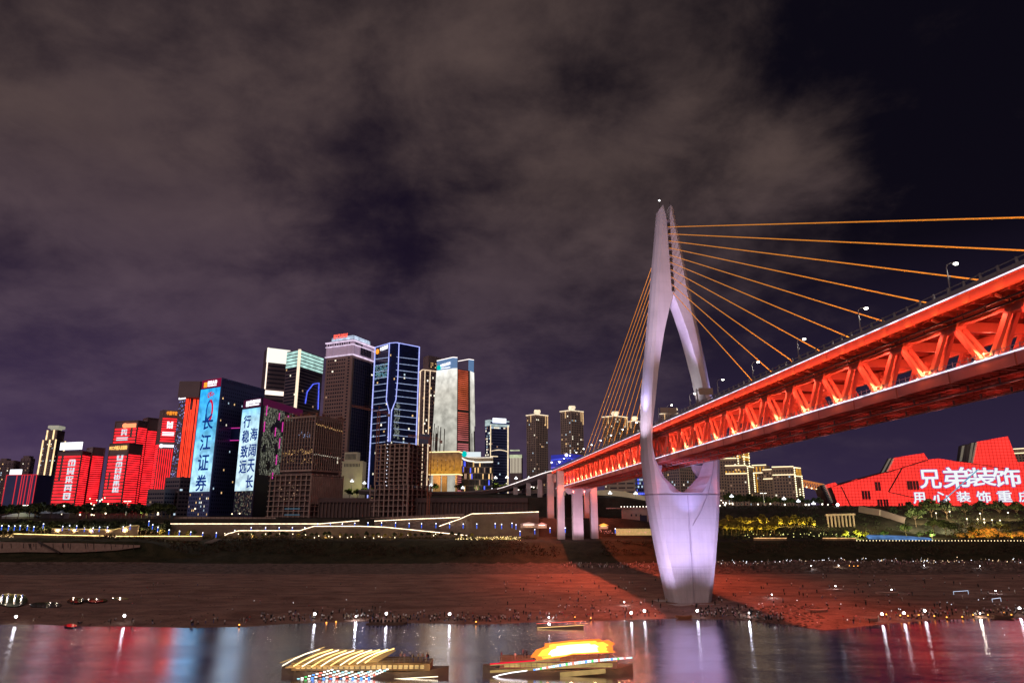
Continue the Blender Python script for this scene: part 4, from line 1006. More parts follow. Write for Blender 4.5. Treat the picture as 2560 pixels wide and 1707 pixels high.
# --- blue outlined glass tower (five sided front)
Ys = (748, 728, 726, 746); xs = (927, 965, 981, 1040); pyr = 1100
g_ = [Vector((ray(x, pyr)[0] * y, y, 0)) for x, y in zip(xs, Ys)]
b = empty('glass_tower', g_[1] + BZ * 40 + Vector((0, 15, 0)), 'dark glass tower outlined in blue-white light that pinches in on its front', 'tower', GRP)
zt_ = zat(857, 727); Lq, C1, C2, Rq = g_
foot = [Lq, C1, C2, Rq, Rq + Vector((-4, 30, 0)), Lq + Vector((6, 34, 0))]
mb = MB(); mb.loft([[p_ + BZ * 40 for p_ in foot], [p_ + BZ * zt_ for p_ in foot]]); mb.build('wall', GLASSB, b)
fl_, fm, fr = Face(Lq, C1, 40, zt_), Face(C1, C2, 40, zt_), Face(C2, Rq, 40, zt_)
mb = MB(); windows(mb, fl_, .5, fl_.w - .5, 44, zt_ - 14, 10, 44, .85, .55, .012, 1, 3); windows(mb, fr, .5, fr.w - .5, 44, zt_ - 14, 14, 44, .85, .55, .015, 1, 3); windows(mb, fm, .2, fm.w - .2, 44, zt_ - 8, 5, 44, .85, .55, .02, 1, 3); mb.build('window', [GLASSB, WARM, COOL, WHITE], b, kind='stuff')
mb = MB()
for ff in (fl_, fm, fr): ff.line(mb, 0, zt_, ff.w, zt_, .7, .4)
fl_.line(mb, 0, 42, 0, zt_, .9, .4); fr.line(mb, fr.w, 60, fr.w, zt_, .9, .4)
def zz(y): return zat(y, 728)
# the two bright lines that pinch together
wid = fm.w
def front(x, y, off=.8):
    a_ = ray(x, y)[0]; t_ = (C1.x - a_ * C1.y) / (a_ * (C2.y - C1.y) - (C2.x - C1.x)) if True else 0
    q = C1 + (C2 - C1) * t_; return Vector((q.x, q.y - off, zat(y, q.y)))
for pts in (((974, 857), (970, 940), (966, 1000), (969, 1012), (973, 1028), (970.5, 1104)), ((998, 857), (995, 940), (990, 1000), (985, 1012), (979, 1028), (975.5, 1104))):
    q = [front(x, y) for x, y in pts]
    for p_, q2 in zip(q, q[1:]): mb.bar(p_, q2, .85, .8, up=(0, -1, 0))
mb.build('outline_light', BLUL, b)
mb = MB()
for k in range(14):
    y = 893 + k * 16.2
    fl_.line(mb, 0, zat(y + 5, 748), fl_.w * .96, zat(y, 728), .45, .3); 
    fr.line(mb, .6, zat(y, 728), fr.w, zat(y + 6, 746), .45, .3)
mb.build('floor_light', glow('thin_blue_white', (.45, .55, .85), .9, .3, .3), b)
mb = MB()
for i in range(240): u = R_(0, fl_.w * .92); z = zat(R_(912, 948), 740); fl_.rect(mb, u, u + R_(.5, 1.8), z, z + R_(.4, 1.2), .25, random.randrange(3))
for i in range(150): u = R_(0.5, fr.w * .25); z = zat(R_(1010, 1098), 730); fr.rect(mb, u, u + R_(.3, .9), z, z + R_(.8, 2), .25, 2)
mb.build('window_reflection', [glow('aqua_patch', (.22, .5, .55), .8), glow('deep_aqua_patch', (.1, .3, .5), .7), glow('grey_patch', (.3, .34, .3), .6)], b, kind='stuff')
mb = MB(); put_text(mb, '中信银行', fl_.pt(fl_.w * .36, zat(878, 740), .5), (fl_.d + BZ * .05), BZ, fl_.n, fl_.w * .52, 4.6, off=.03); mb.build('sign_lettering', WHL, b)
mb = MB(); cc = fl_.pt(fl_.w * .19, zat(879, 744), .6); mb.tube(cc, cc + fl_.n * .6, 2.9, 16); mb.build('sign_logo', ORL, b)
# --- dark tower with warm outline behind
v = Vol((1038, 905), (1052, 900), (1096, 915), 1080, 888, 50)
b = bld(v, 'office_tower', 'dark brown tower with thin warm outline between blue-outlined and ribbed towers')
mb = MB(); w2 = Vol((1052, 915), (1066, 905), (1098, 920), 1080, 888, 50); w2.body(mb, zt=zat(888, 905)); v.body(mb, zt=zat(924, 900)); mb.build('wall', STONED, b)
mb = MB(); windows(mb, v.f2, 1, v.f2.w - 1, 60, zat(928, 900), 9, 34, .7, .5, .12, 1, 3); windows(mb, w2.f2, 1, w2.f2.w - 1, zat(918, 905), zat(904, 905), 8, 3, .7, .5, .7, 1, 1); mb.build('window', [GLASS, WARM, DIM, WHITE], b, kind='stuff')
mb = MB(); f = v.f2; z1 = zat(924, 900); f.line(mb, 0, z1, f.w * .8, z1, .9, .5); v.f1.line(mb, 0, z1 - 5, v.f1.w, z1, .9, .5)
for ff, u in ((v.f1, 0), (v.f1, v.f1.w * .6), (f, f.w * .12), (f, f.w * .42)): ff.line(mb, u, 60, u, z1 - 1, .9, .5)
mb.build('outline_light', glow('thin_warm_outline', (1, .74, .5), 1.1, .3, .2), b)
# --- ribbed white tapering tower with red screen
Y1 = 772
def tp(xb, xt, yb, yt, Y): return P(xb, yb, Y), P(xt, yt, Y)
b = empty('ribbed_tower', P(1130, 1130, Y1 + 20), 'tapering tower of white glowing ribs with a tall orange-red screen down its right side', 'tower', GRP)
yb, yt = 1128, 921
cols = [(1075, 1092, Y1 + 14), (1126, 1132, Y1), (1143, 1143, Y1 - 1), (1145.5, 1145, Y1 + 3), (1175, 1172, Y1 + 12), (1192, 1184, Y1 + 24)]
bt = [P(a_, yb, Y) for a_, c_, Y in cols]; tpz = [P(c_, yt + (4 if i == 0 else 0), Y) for i, (a_, c_, Y) in enumerate(cols)]
for i, q in enumerate(tpz): q.z = zat(yt, Y1)
for q in bt: q.z = 50
mb = MB(); back = [bt[-1] + Vector((-3, 30, 0)), bt[0] + Vector((4, 34, 0))]; backt = [tpz[-1] + Vector((-3, 26, 0)), tpz[0] + Vector((4, 30, 0))]
mb.loft([bt + back, tpz + backt]); mb.build('wall', mat('ribbed_core', (.12, .11, .10), rough=.7), b)
RIBS = led_image('ribbed_led', [(0, (.42, .40, .34)), (.3, (.50, .49, .43)), (.7, (.56, .53, .46)), (1, (.95, .93, .86))], 1.1, (0, 95), .10, .28)
def ribs(mb, i0, n_, w, k0=0, k1=1, prob=1.0, off=.6):
    for k in range(n_):
        t_ = k0 + (k1 - k0) * (k + .5) / n_
        p_, q_ = bt[i0].lerp(bt[i0 + 1], t_), tpz[i0].lerp(tpz[i0 + 1], t_)
        nrm = (bt[i0 + 1] - bt[i0]); nrm.z = 0; nrm.normalize(); nn_ = Vector((nrm.y, -nrm.x, 0)); z0 = 0
        segs = [(0, 1)] if random.random() < prob else [(0, R_(.2, .4)), (R_(.5, .6), 1)]
        for a_, c_ in segs: mb.bar(p_.lerp(q_, a_) + nn_ * off, p_.lerp(q_, c_) + nn_ * off, w, .5, up=nn_)
mb = MB(); ribs(mb, 0, 19, 1.05, prob=.6); ribs(mb, 1, 6, 1.5); ribs(mb, 4, 6, 1.1, .2, 1, .7); mb.build('light_rib', RIBS, b)
mb = MB()
for k in range(64):
    t_ = (k + .3) / 64
    if k in (43, 28): continue
    p_, q_ = bt[3].lerp(tpz[3], t_), bt[4].lerp(tpz[4], t_); mb.bar(p_ + Vector((.3, -1, 0)), q_ + Vector((-.8, -1, 0)), .5, .95)
mb.build('led_screen', led_image('orange_red_image', [(0, (.55, .16, .18)), (.35, (.62, .12, .09)), (.7, (.72, .13, .05)), (1, (.62, .10, .05))], .95, (0, 95), .07, .35), b)
mb = MB(); 
def crown_pts(xs_, y_, Ys_): return [P(x, y, Y) for x, y, Y in zip(xs_, y_, Ys_)]
for i0, ya, yb2 in ((0, 902, 893), (1, 893, 894), (4, 898, 900)):
    a_, c_ = tpz[i0].copy(), tpz[i0 + 1].copy(); d_ = c_ - a_; n_ = Vector((d_.y, -d_.x, 0)).normalized()
    za, zb_ = zat(ya, a_.y), zat(yb2, c_.y)
    mb.loft([[a_ + n_ * .3, a_ - n_ * .5, Vector((a_.x, a_.y, za)) - n_ * .5, Vector((a_.x, a_.y, za)) + n_ * .3], [c_ + n_ * .3, c_ - n_ * .5, Vector((c_.x, c_.y, zb_)) - n_ * .5, Vector((c_.x, c_.y, zb_)) + n_ * .3]])
pieces(mb, 'crown_glass', mat('pale_blue_glass', (.12, .2, .35), emit=(.18, .34, .62), es=.55, vscale=1.5, var=.5), b)
mb = MB()
for i0, ya, yb2 in ((0, 902, 893), (1, 893, 894), (3, 903, 898), (4, 898, 900)):
    a_, c_ = tpz[i0], tpz[i0 + 1]; mb.bar(Vector((a_.x, a_.y - .6, zat(ya, a_.y))), Vector((c_.x, c_.y - .6, zat(yb2, c_.y))), .7, .7)
mb.build('crown_light', glow('cream_edge', (1, .9, .84), 1.8), b)
ff = Face(Vector((tpz[0].x, tpz[0].y, 0)), Vector((tpz[1].x, tpz[1].y, 0)), 0, 0)
mb = MB(); put_text(mb, '中国农业银行', ff.pt(ff.w * .26, zat(914, Y1), .9), ff.d + BZ * .1, BZ, ff.n, ff.w * .62, 3.6, off=.03); ff.bar(mb, ff.w * .28, ff.w * .85, zat(917.5, Y1), zat(916, Y1), 1); mb.build('sign_lettering', WHL, b)
mb = MB(); mb.ball(ff.pt(ff.w * .17, zat(914, Y1), .6), 3.0, 10, 6); mb.build('sign_logo', TEAL, b)
# --- fin-clad tower block on a bare concrete podium (under construction)
def onf(f, px, py):
    """distance along face f at image column px (row py)"""
    a = ray(px, py)[0]; d = f.d; return (a * f.p.y - f.p.x) / (d.x - a * d.y)
RAW = mat('raw_concrete', (.50, .37, .32), rough=.9, vscale=.2, var=.25); RAWD = mat('raw_concrete_dark', (.14, .10, .10), rough=.95)
SCAF = mat('scaffold_rust', (.30, .12, .07), rough=.8)
v = Vol((703, 612), (780, 598), (850, 626), 1170, 1031, 34)
b = bld(v, 'unfinished_tower', 'unfinished tower with close upright concrete fins over a bare open podium')
f, g = v.f1, v.f2; zb_ = zat(1176, 600); mb = MB(); v.body(mb, zt=v.zt - 6, zb=zb_ - 6, grow=-.9); mb.build('core', RAWD, b)
mb = MB()
for ff, n_ in ((f, 11), (g, 13)):
    for k in range(n_ + 1): u = ff.w * k / n_; ff.bar(mb, u - .28, u + .28, zb_, v.zt - (3 if ff is f else 2), .8, back=.6)
    for z in (zb_ - 4, zb_ - .5, v.zt - 4.0): ff.bar(mb, -.4, ff.w + .4, z, z + 1.5, 1.0, back=1)
    z = zb_ + 3
    while z < v.zt - 5: ff.bar(mb, 0, ff.w, z, z + .3, .15, back=.8); z += 3.6
mb.build('fin', RAW, b)
mb = MB(); windows(mb, f, .4, f.w - .4, zb_ + .5, v.zt - 6, 22, 13, .75, .7, .012, 1, 2, off=-.35)
for k in range(90): u = R_(.5, f.w - .8); z = zat(R_(1123, 1137) if k < 60 else R_(1140, 1160), 600); f.rect(mb, u, u + R_(.3, .9), z, z + R_(.3, .8), .02, 3)
for k in range(22): u = R_(f.w * .4, f.w * .95); z = zat(R_(1078, 1094), 600); f.rect(mb, u, u + R_(.3, .7), z, z + R_(.3, .8), .02, 4)
windows(mb, g, .4, g.w - .4, zb_ + .5, v.zt - 6, 26, 13, .75, .7, .012, 1, 2, off=-.35)
for k in range(40): u = g.w * (k + .5) / 40; z = zat(1063 + 10 * u / g.w + R_(-1.5, 1.5), 605); g.rect(mb, u, u + R_(.3, .7), z, z + R_(.6, 1.4), .02, 3)
for k in range(40): u = g.w * (k + .5) / 40; z = zat(1137 + 4 * u / g.w + R_(-1, 1), 605); g.rect(mb, u, u + R_(.3, .7), z, z + R_(.3, .6), .02, 2)
mb.build('window', [GLASS, DIM, WHITE, glow('golden_reflection', (1, .58, .22), .9, .4, .5), glow('blue_reflection', (.5, .6, 1), .9)], b, kind='stuff')
mb = MB()
for k in range(34): 
    ff = f if k % 2 else g; u = R_(0, ff.w); ff.bar(mb, u, u + R_(1, 3), v.zt - 3, v.zt - 3 + R_(.6, 3.0), .2)
for ff in (f, g): ff.bar(mb, 0, ff.w, v.zt - .6, v.zt - .3, .3); ff.bar(mb, 0, ff.w, v.zt + .8, v.zt + 1.0, .3)
mb.build('roof_scaffold', SCAF, b)
pv = Vol((668, 606), (772, 592), (853, 622), 1290, 1210, 33)
F_, G_ = pv.f1, pv.f2; mb = MB(); pv.body(mb, zt=zb_ - 3, grow=-3.0); mb.build('podium_core', RAWD, b)
mb = MB()
for ff, n_ in ((F_, 8), (G_, 6)):
    z = 34.5
    while z < zb_ - 4: ff.bar(mb, -1.5 if ff is F_ else 0, ff.w + .2, z, z + .55, .3, back=4); z += 4.3
    for k in range(n_ + 1): u = ff.w * k / n_; ff.bar(mb, u - .4, u + .4, 33, zb_ - 3, 0, back=.9)
G_.bar(mb, 0, G_.w, 45, zb_ - 5, .35, back=.5)
for k in range(18): G_.bar(mb, G_.w * k / 18, G_.w * k / 18 + .3, 45, zb_ - 5, .6)
mb.build('podium_frame', RAW, b)
mb = MB()
for k in range(20): u = F_.w * (.2 + .5 * random.random()); z = zat(R_(1206, 1250), 600); F_.rect(mb, u, u + R_(.3, .9), z, z + R_(.3, 1.2), .3, 0)
for y_ in (1272, 1287): F_.bar(mb, F_.w * .42, F_.w * .78, zat(y_, 600), zat(y_ - 1.6, 600), .5, 1)
mb.build('work_light', [DIM, glow('blue_banner', (.10, .22, .32), .6)], b)
# --- bare concrete frame building
v = Vol((936, 604), (1019, 592), (1063, 624), 1210, 1107, 34); pv = Vol((922, 600), (1018, 588), (1077, 622), 1290, 1212, 34)
b = bld(pv, 'concrete_frame', 'bare open concrete building frame of about twenty floors, without walls', 'building', 'buildings under construction')
zm = zat(1212, 592); mb = MB(); v.body(mb, zb=zm, zt=v.zt - 2, grow=-5); pv.body(mb, zt=zm - 1, grow=-6); mb.build('core', RAWD, b)
mb = MB(); co = MB()
for vv, z0, z1, st, nf, ng in ((v, zm, v.zt, 3.45, 7, 4), (pv, 34, zm + .5, 4.6, 8, 5)):
    z = z0; c = (vv.L + vv.R) / 2
    while z <= z1 + .1:
        vv.body(mb, zb=z, zt=z + .5); z += st
    for ff, n_ in ((vv.f1, nf), (vv.f2, ng)):
        for k in range(n_ + 1): u = ff.w * k / n_; ff.bar(co, u - .45, u + .45, z0, z1, -.05, back=1.0)
        z = z0 + st
        while z < z1: 
            for k in range(n_):
                if random.random() < .35: ff.bar(mb, ff.w * k / n_ + .6, ff.w * (k + .55) / n_, z - st + .5, z - st + 1.6, -.2, back=.2)
            z += st
mb.build('floor_slab', RAW, b); co.build('column', RAW, b)
mb = MB()
for k in range(14): mb.ball(v.f1.pt(v.f1.w * .36 + R_(-.8, .8), zm + k * 3.2, .2), R_(.25, .45), 6, 4)
mb.build('work_light', glow('work_light_white', (.85, .85, 1), 1.8), b)
def crane(px, Y, y0, y1, jib, lab, back=6):
    base = P(px, y0, Y); zt2 = zat(y1, Y); r = empty('tower_crane', base, lab, 'tower crane', 'tower cranes')
    mb = MB(); w = 1.1; x, y = base.x, base.y
    for sx in (-w, w):
        for sy in (-w, w): mb.bar((x + sx, y + sy, base.z), (x + sx, y + sy, zt2), .35, .35)
    z = base.z
    while z < zt2 - 2: mb.bar((x - w, y - w, z), (x + w, y - w, z + 2.4), .22, .22); mb.bar((x + w, y - w, z + 2.4), (x - w, y - w, z + 2.4), .22, .22); z += 2.4
    mb.build('mast', mat('crane_orange', (.42, .14, .07), rough=.6), r)
    mb = MB(); c = Vector((x, y, zt2)); e = c + jib; bk = c - jib.normalized() * 10
    for dz in (0, 1.5): mb.bar(bk + BZ * dz, e + BZ * dz, .3, .3)
    n_ = int(jib.length / 2)
    for k in range(n_): p_ = c + jib * k / n_; q_ = c + jib * (k + 1) / n_; mb.bar(p_ + BZ * (1.5 * (k % 2)), q_ + BZ * (1.5 * ((k + 1) % 2)), .18, .18)
    mb.bar(c, c + BZ * 6, .5, .5); mb.bar(c + BZ * 6, e, .12, .12); mb.bar(c + BZ * 6, bk, .12, .12); mb.build('jib', MATS['crane_orange'], r)
    mb = MB(); mb.box(bk.x, bk.y, bk.z - 1, 2.5, 1.5, 2.5); mb.build('counterweight', RAW, r)
    return r
crane(1070, 588, 1292, 1098, Vector((-20, 6, 3)), 'orange-brown tower crane standing at the right end of the bare concrete frame')
crane(939, 640, 1200, 1030, Vector((-27, 4, 6)), 'dim tower crane in front of the blue-outlined glass tower, jib pointing left')
mb = MB(); q = P(1060, 1109, 600); mb.ob(P(1046, 1109, 600), Vector((10, 0, 0)), Vector((0, .6, 0)), BZ * 8.5); 
mb.build('site_banner', mat('blue_banner_cloth', (.10, .14, .24)), base=P(1046, 1109, 600), label='plain dark blue banner hung behind the top of the concrete frame', cat='banner')
# --- golden hall, curved glass pavilion
b = empty('golden_hall', P(1110, 1226, 700), 'boxy hall glowing golden between two light lines, raised on stone piers', 'hall', 'low buildings of the far bank')
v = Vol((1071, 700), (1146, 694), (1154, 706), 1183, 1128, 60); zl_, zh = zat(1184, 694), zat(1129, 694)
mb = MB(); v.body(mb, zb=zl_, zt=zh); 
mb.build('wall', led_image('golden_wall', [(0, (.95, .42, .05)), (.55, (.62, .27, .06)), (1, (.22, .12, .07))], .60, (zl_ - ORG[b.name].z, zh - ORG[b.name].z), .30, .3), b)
mb = MB(); n0 = 0
for i, t_ in enumerate((.14, .28, .42, .56, .70, .84)):
    for k in range(9): f = v.f1; u = f.w * t_; z = zl_ + 3.5 + k * 1.25; f.rect(mb, u + random.choice((0, .35)), u + .9, z, z + .7, .15, 0 if i < 4 and random.random() < .9 else random.choice((0, 1)))
mb.build('window', [GLASS, DIM], b)
mb = MB()
for ff in (v.f1, v.f2): ff.bar(mb, -.5, ff.w + .5, zh - .3, zh + .6, .9); ff.bar(mb, -.5, ff.w + .5, zl_ - .9, zl_ - .1, 1.0)
mb.build('light_strip', glow('golden_line', (1, .72, .34), 1.9), b)
mb = MB(); 
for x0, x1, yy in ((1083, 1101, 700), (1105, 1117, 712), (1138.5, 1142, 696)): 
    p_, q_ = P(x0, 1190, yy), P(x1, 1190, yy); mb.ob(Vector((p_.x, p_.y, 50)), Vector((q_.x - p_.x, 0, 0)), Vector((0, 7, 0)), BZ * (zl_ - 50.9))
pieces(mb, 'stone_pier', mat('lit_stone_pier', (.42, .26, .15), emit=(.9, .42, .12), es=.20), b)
lamp_light('SPOT', P(1110, 1222, 682), 30000, (1, .6, .2), 1, b, aim=(0, .6, 1), cone=110, name='hall_lamp')
b = empty('glass_pavilion', P(1190, 1207, 712), 'curved glass pavilion with sweeping white roof line, right of the golden hall', 'pavilion', 'low buildings of the far bank')
cp = [(1153, 722), (1160, 716), (1170, 712), (1185, 710), (1205, 711), (1232, 714)]
top_ = [1136, 1140, 1142.5, 1143.5, 1143.5, 1143]
mb = MB(); wn = MB(); rf = MB(); ls = MB(); pts = [Vector((ray(x, 1200)[0] * y, y, 0)) for x, y in cp]
for i in range(5):
    p_, q_ = pts[i], pts[i + 1]; za, zc_ = zat(top_[i], p_.y), zat(top_[i + 1], q_.y)
    rf.loft([[p_ + BZ * (za - 2.8), p_ + BZ * za, p_ + Vector((0, 14, za)), p_ + Vector((0, 14, za - 2.8))], [q_ + BZ * (zc_ - 2.8), q_ + BZ * zc_, q_ + Vector((0, 14, zc_)), q_ + Vector((0, 14, zc_ - 2.8))]])
    ff = Face(p_ + Vector((0, 2, 0)), q_ + Vector((0, 2, 0)), 52, za - 3)
    mb.ob(ff.pt(0, 52), ff.d * ff.w, -ff.n * 10, BZ * (min(za, zc_) - 55))
    windows(wn, ff, .1, ff.w - .1, 53, min(za, zc_) - 3.4, max(2, int(ff.w / 1.6)), 6, .85, .85, .14, 1, 3)
    ls.bar(p_ + Vector((0, -.3, za)), q_ + Vector((0, -.3, zc_)), .6, .5); ls.bar(p_ + Vector((0, -.5, za - 4.6 + (1.5 - .3 * i if i < 3 else 0))), q_ + Vector((0, -.5, zc_ - 4.6 + (1.2 - .3 * i if i < 3 else 0))), .9, 1.3)
mb.build('wall', CLAD, b); rf.build('roof', CREAM, b); wn.build('window', [GLASS, WARM, DIM, BLUD], b, kind='stuff'); ls.build('light_strip', glow('cream_sweep_line', (1, .88, .74), 1.4, .2, .2), b)
mb = MB(); q = P(1164, 1141.5, 706); mb.ob(q, Vector((15.5, 0, 0)), Vector((0, 1, 0)), BZ * 5)
mb.build('roof_sign', glow('blank_white_sign', (.78, .86, .9), 1.0), b)
mb = MB(); mb.ball(P(1161, 1134.5, 705), 2.6, 10, 6, sz=1.2); mb.build('sign_logo', TEAL, b)
# --- hotel tower, pale-ribbed block, apartments behind the bridge
v = Vol((1212, 915), (1225, 905), (1273, 915), 1180, 1050, 55)
b = bld(v, 'office_tower', 'blue glass tower with white glowing roof sign band, right of the ribbed tower'); f, g = v.f1, v.f2
mb = MB(); v.body(mb); mb.build('wall', CLADB, b)
mb = MB(); windows(mb, g, 1, g.w - 2.5, 58, v.zt - 8, 12, 26, .85, .5, .05, 1, 3, rowlit=.12); windows(mb, f, .5, f.w - .5, 58, v.zt - 8, 4, 26, .7, .6, .35, 1, 3); mb.build('window', [GLASSB, WHITE, COOL, DIM], b, kind='stuff')
mb = MB(); g.line(mb, .3, 58, .3, v.zt - 6, .9, .4); g.line(mb, g.w - 2, 56, g.w - 2, v.zt - 6, 1.2, .5)
for k in range(12): u0, u1 = g.w * (.06 + .07 * k), g.w * (.06 + .07 * (k + 1)); g.line(mb, u0, zat(1127 - 3.5 * math.sin(math.pi * k / 12), 905), u1, zat(1127 - 3.5 * math.sin(math.pi * (k + 1) / 12), 905), .9, .6)
g.bar(mb, 0, g.w * .4, zat(1141, 905), zat(1139, 905), .5); mb.build('light_strip', glow('hotel_warm_line', (1, .78, .5), 1.2, .3, .2), b)
mb = MB(); f.bar(mb, 0, f.w, v.zt - 7, v.zt + 1, .4); g.bar(mb, 0, g.w, v.zt - 8, v.zt - 4.8, .4); g.bar(mb, 0, g.w, v.zt - 1.5, v.zt, .4); mb.build('crown_band', glow('green_white_band', (.5, .62, .62), .8, .3, .2), b)
mb = MB(); g.bar(mb, g.w * .12, g.w * .82, v.zt - 3, v.zt + 3, 1); mb.build('roof_sign', glow('bright_white_blue', (.85, .9, 1), 2.2), b)
v = Vol((1275, 860), (1304, 858), None, 1182, 1136, 56)
b = bld(v, 'ribbed_block', 'small block with pale vertical light ribs and greenish cornice beside the hotel tower', 'building', 'low buildings of the far bank')
mb = MB(); v.body(mb); mb.build('wall', STONED, b); f = v.f1; mb = MB()
for k in range(8): f.bar(mb, f.w * (.03 + .125 * k), f.w * (.03 + .125 * k) + .9, zat(1182, 860), v.zt - 4, .4)
mb.build('light_strip', glow('pale_rib', (.75, .66, .5), .9), b)
mb = MB(); f.bar(mb, -.5, f.w + .5, v.zt - 4, v.zt, .8); f.bar(mb, 0, f.w * .8, v.zt + 5, v.zt + 6, .8, back=6); mb.build('cornice_light', glow('green_cornice', (.55, .6, .38), .9, .3, .2), b)
APT = mat('apartment_wall', (.40, .30, .26), rough=.85, vscale=.1, emit=(.6, .42, .34), es=.03)
def crowned(px0, pxc, px1, pyr, top, Y, name, lab, lit=.07, zb=52, win=WM, wl=APT):
    v = Vol((px0, Y + 12), (pxc, Y), (px1, Y + 14), pyr, top + 6, zb)
    b = apartment([v], name, lab, wl, lit, 3.1, 3.4, .5, .55, win=win)
    mb = MB()
    for ff in (v.f1, v.f2): ff.bar(mb, -.6, ff.w + .6, v.zt - .2, v.zt + .9, .9)
    c = (v.L + v.R) / 2; w = (v.f2.w) * .16; mb.loft([[c + Vector((sx * w * k, -4 + sy * 4 * k, z)) for sx, sy in ((-1, -1), (1, -1), (1, 1), (-1, 1))] for k, z in ((1, v.zt), (1, v.zt + 4), (1.3, v.zt + 4.5), (1.1, v.zt + 7.5))])
    mb.build('crown_light', glow('warm_crown', (1, .80, .55), 1.15, .3, .3), b)
    mb = MB(); v.f1.line(mb, v.f1.w * .5, v.zt - 10, v.f1.w * .5, v.zt, .8, .6); v.f2.line(mb, v.f2.w * .96, v.zt - 18, v.f2.w * .96, v.zt, 1, .7); v.f2.line(mb, v.f2.w * .80, v.zt - 14, v.f2.w * .80, v.zt, .6, .7); mb.build('light_strip', YELD, b)
    return b
crowned(1317, 1340, 1371, 1180, 1030, 960, 'apartment_tower', 'apartment tower with warm-lit crown standing alone left of the cables')
crowned(1403, 1430, 1461, 1160, 1020, 940, 'apartment_tower', 'apartment tower with warm-lit crown directly above the blue-lit building', .09)
crowned(1509, 1540, 1572, 1140, 1034, 950, 'apartment_tower', 'warm-crowned apartment tower seen through the left fan of cables')
crowned(1573, 1590, 1606, 1140, 1046, 990, 'apartment_tower', 'narrow apartment tower with lit crown just left of the white pylon leg')
crowned(1652, 1675, 1712, 1060, 1026, 900, 'apartment_tower', 'warm-crowned apartment top peeking over the deck between the pylon legs')
crowned(1672, 1700, 1738, 1200, 1085, 760, 'apartment_tower', 'brown apartment block seen through the opening of the pylon', .10)
v = Vol((1378, 760), (1428, 742), (1462, 765), 1165, 1134, 58)
b = bld(v, 'blue_hall', 'low glass building flooded with blue-violet light at the end of the bridge', 'building', 'low buildings of the far bank')
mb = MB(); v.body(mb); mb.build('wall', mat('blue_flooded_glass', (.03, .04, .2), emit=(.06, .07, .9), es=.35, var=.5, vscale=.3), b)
mb = MB()
for k in range(5):
    z = v.zb + 3 + k * (v.zt - v.zb - 4) / 4.5
    for ff in (v.f1, v.f2): ff.line(mb, 0, z, ff.w, z + (1 if ff is v.f1 else -1), .6, .4, mi=k % 2)
mb.build('light_strip', [BLUD, glow('violet_line', (.32, .22, 1), 1.1)], b)
mb = MB(); mb.ball(v.f1.pt(v.f1.w * .8, v.zt - 1, 1), 1.6, 8, 5); mb.ball(v.f1.pt(v.f1.w * .45, v.zt - 8, 1), 1.0, 8, 5); mb.ball(v.f1.pt(v.f1.w * .05, v.zt - 8, 1), .9, 8, 5); mb.build('spot_lamp', glow('violet_white', (.8, .75, 1), 5), b)
v = Vol((1522, 700), (1588, 692), None, 1218, 1196, 50)
b = apartment([v], 'low_block', 'low pale building with dark window bands under the bridge deck', CREAM, .1, 4, 8, .8, .3, group='low buildings of the far bank', piers=False, cat='building')
v = Vol((1588, 705), (1614, 700), None, 1218, 1188, 50)
b = apartment([v], 'low_block', 'small blue-lit glass block half hidden behind the left foot of the pylon legs', CLADB, .5, 3, 2, .8, .6, group='low buildings of the far bank', piers=False, win=[GLASSB, COOL, BLUD, COOL], cat='building')
# multi-storey building behind the approach piers
v = Vol((1376, 640), (1440, 634), None, 1318, 1218, 24)
b = apartment([v], 'car_park', 'open-sided storeyed building with cold and warm lit floors behind the bridge piers', RAW, .22, 6, 3, .85, .5, group='low buildings of the far bank', piers=False, cat='building')
mb = MB()
for y0, y1, m_ in ((1241, 1252, 0), (1262, 1268, 0), (1292, 1312, 1), (1303, 1318, 1)): v.f1.bar(mb, .3, v.f1.w - .3, zat(y1, 634), zat(y0, 634), .3, m_)
mb.build('lit_floor', [glow('cool_floor', (.40, .5, .52), .7, .5, .3), glow('amber_floor', (1, .66, .28), .9, .6, .4)], b)
# --- gold-trimmed apartments right of the pylon
GAPT = mat('beige_apartment', (.36, .27, .21), rough=.85, vscale=.1, emit=(.6, .4, .26), es=.035)
def gold(vols, lab, dots, lines, washes):
    b = apartment(vols, 'trimmed_apartment', lab, GAPT, .07, 3.2, 3.4, .5, .5, group='gold-trimmed apartments', piers=True, cat='apartment building')
    mb = MB()
    for f, u, y0, y1, n_ in dots:
        for k in range(n_): z = zat(y0 + (y1 - y0) * k / max(1, n_ - 1), f.p.y); mb.ball(f.pt(f.w * u, z, .6), .72, 6, 4)
    if dots: mb.build('wall_lamp', glow('wall_lamp_cream', (1, .86, .5), 3.0), b)
    mb = MB()
    for f, u0, u1, y in lines: f.bar(mb, f.w * u0, f.w * u1, zat(y, f.p.y) - .4, zat(y, f.p.y) + .5, .9)
    mb.build('light_strip', glow('gold_white_line', (1, .80, .48), 1.8), b)
    mb = MB()
    for f, u0, u1, y0, y1 in washes:
        n_ = max(2, int(f.w * (u1 - u0) / 3.4))
        for k in range(n_): u = f.w * (u0 + (u1 - u0) * (k + .1) / n_); f.bar(mb, u, u + 1.2, zat(y0, f.p.y), zat(y1, f.p.y), .7)
    if washes: mb.build('lit_pier', glow('amber_wash', (.9, .42, .05), .75, .5, .3), b)
    return b
a1 = Vol((1797, 806), (1848, 800), (1880, 815), 1228, 1145, 44); a1b = Vol((1848, 803), (1862, 798), (1880, 812), 1228, 1124, 44); a2 = Vol((1817, 770), (1871, 762), (1888, 780), 1228, 1164, 44)
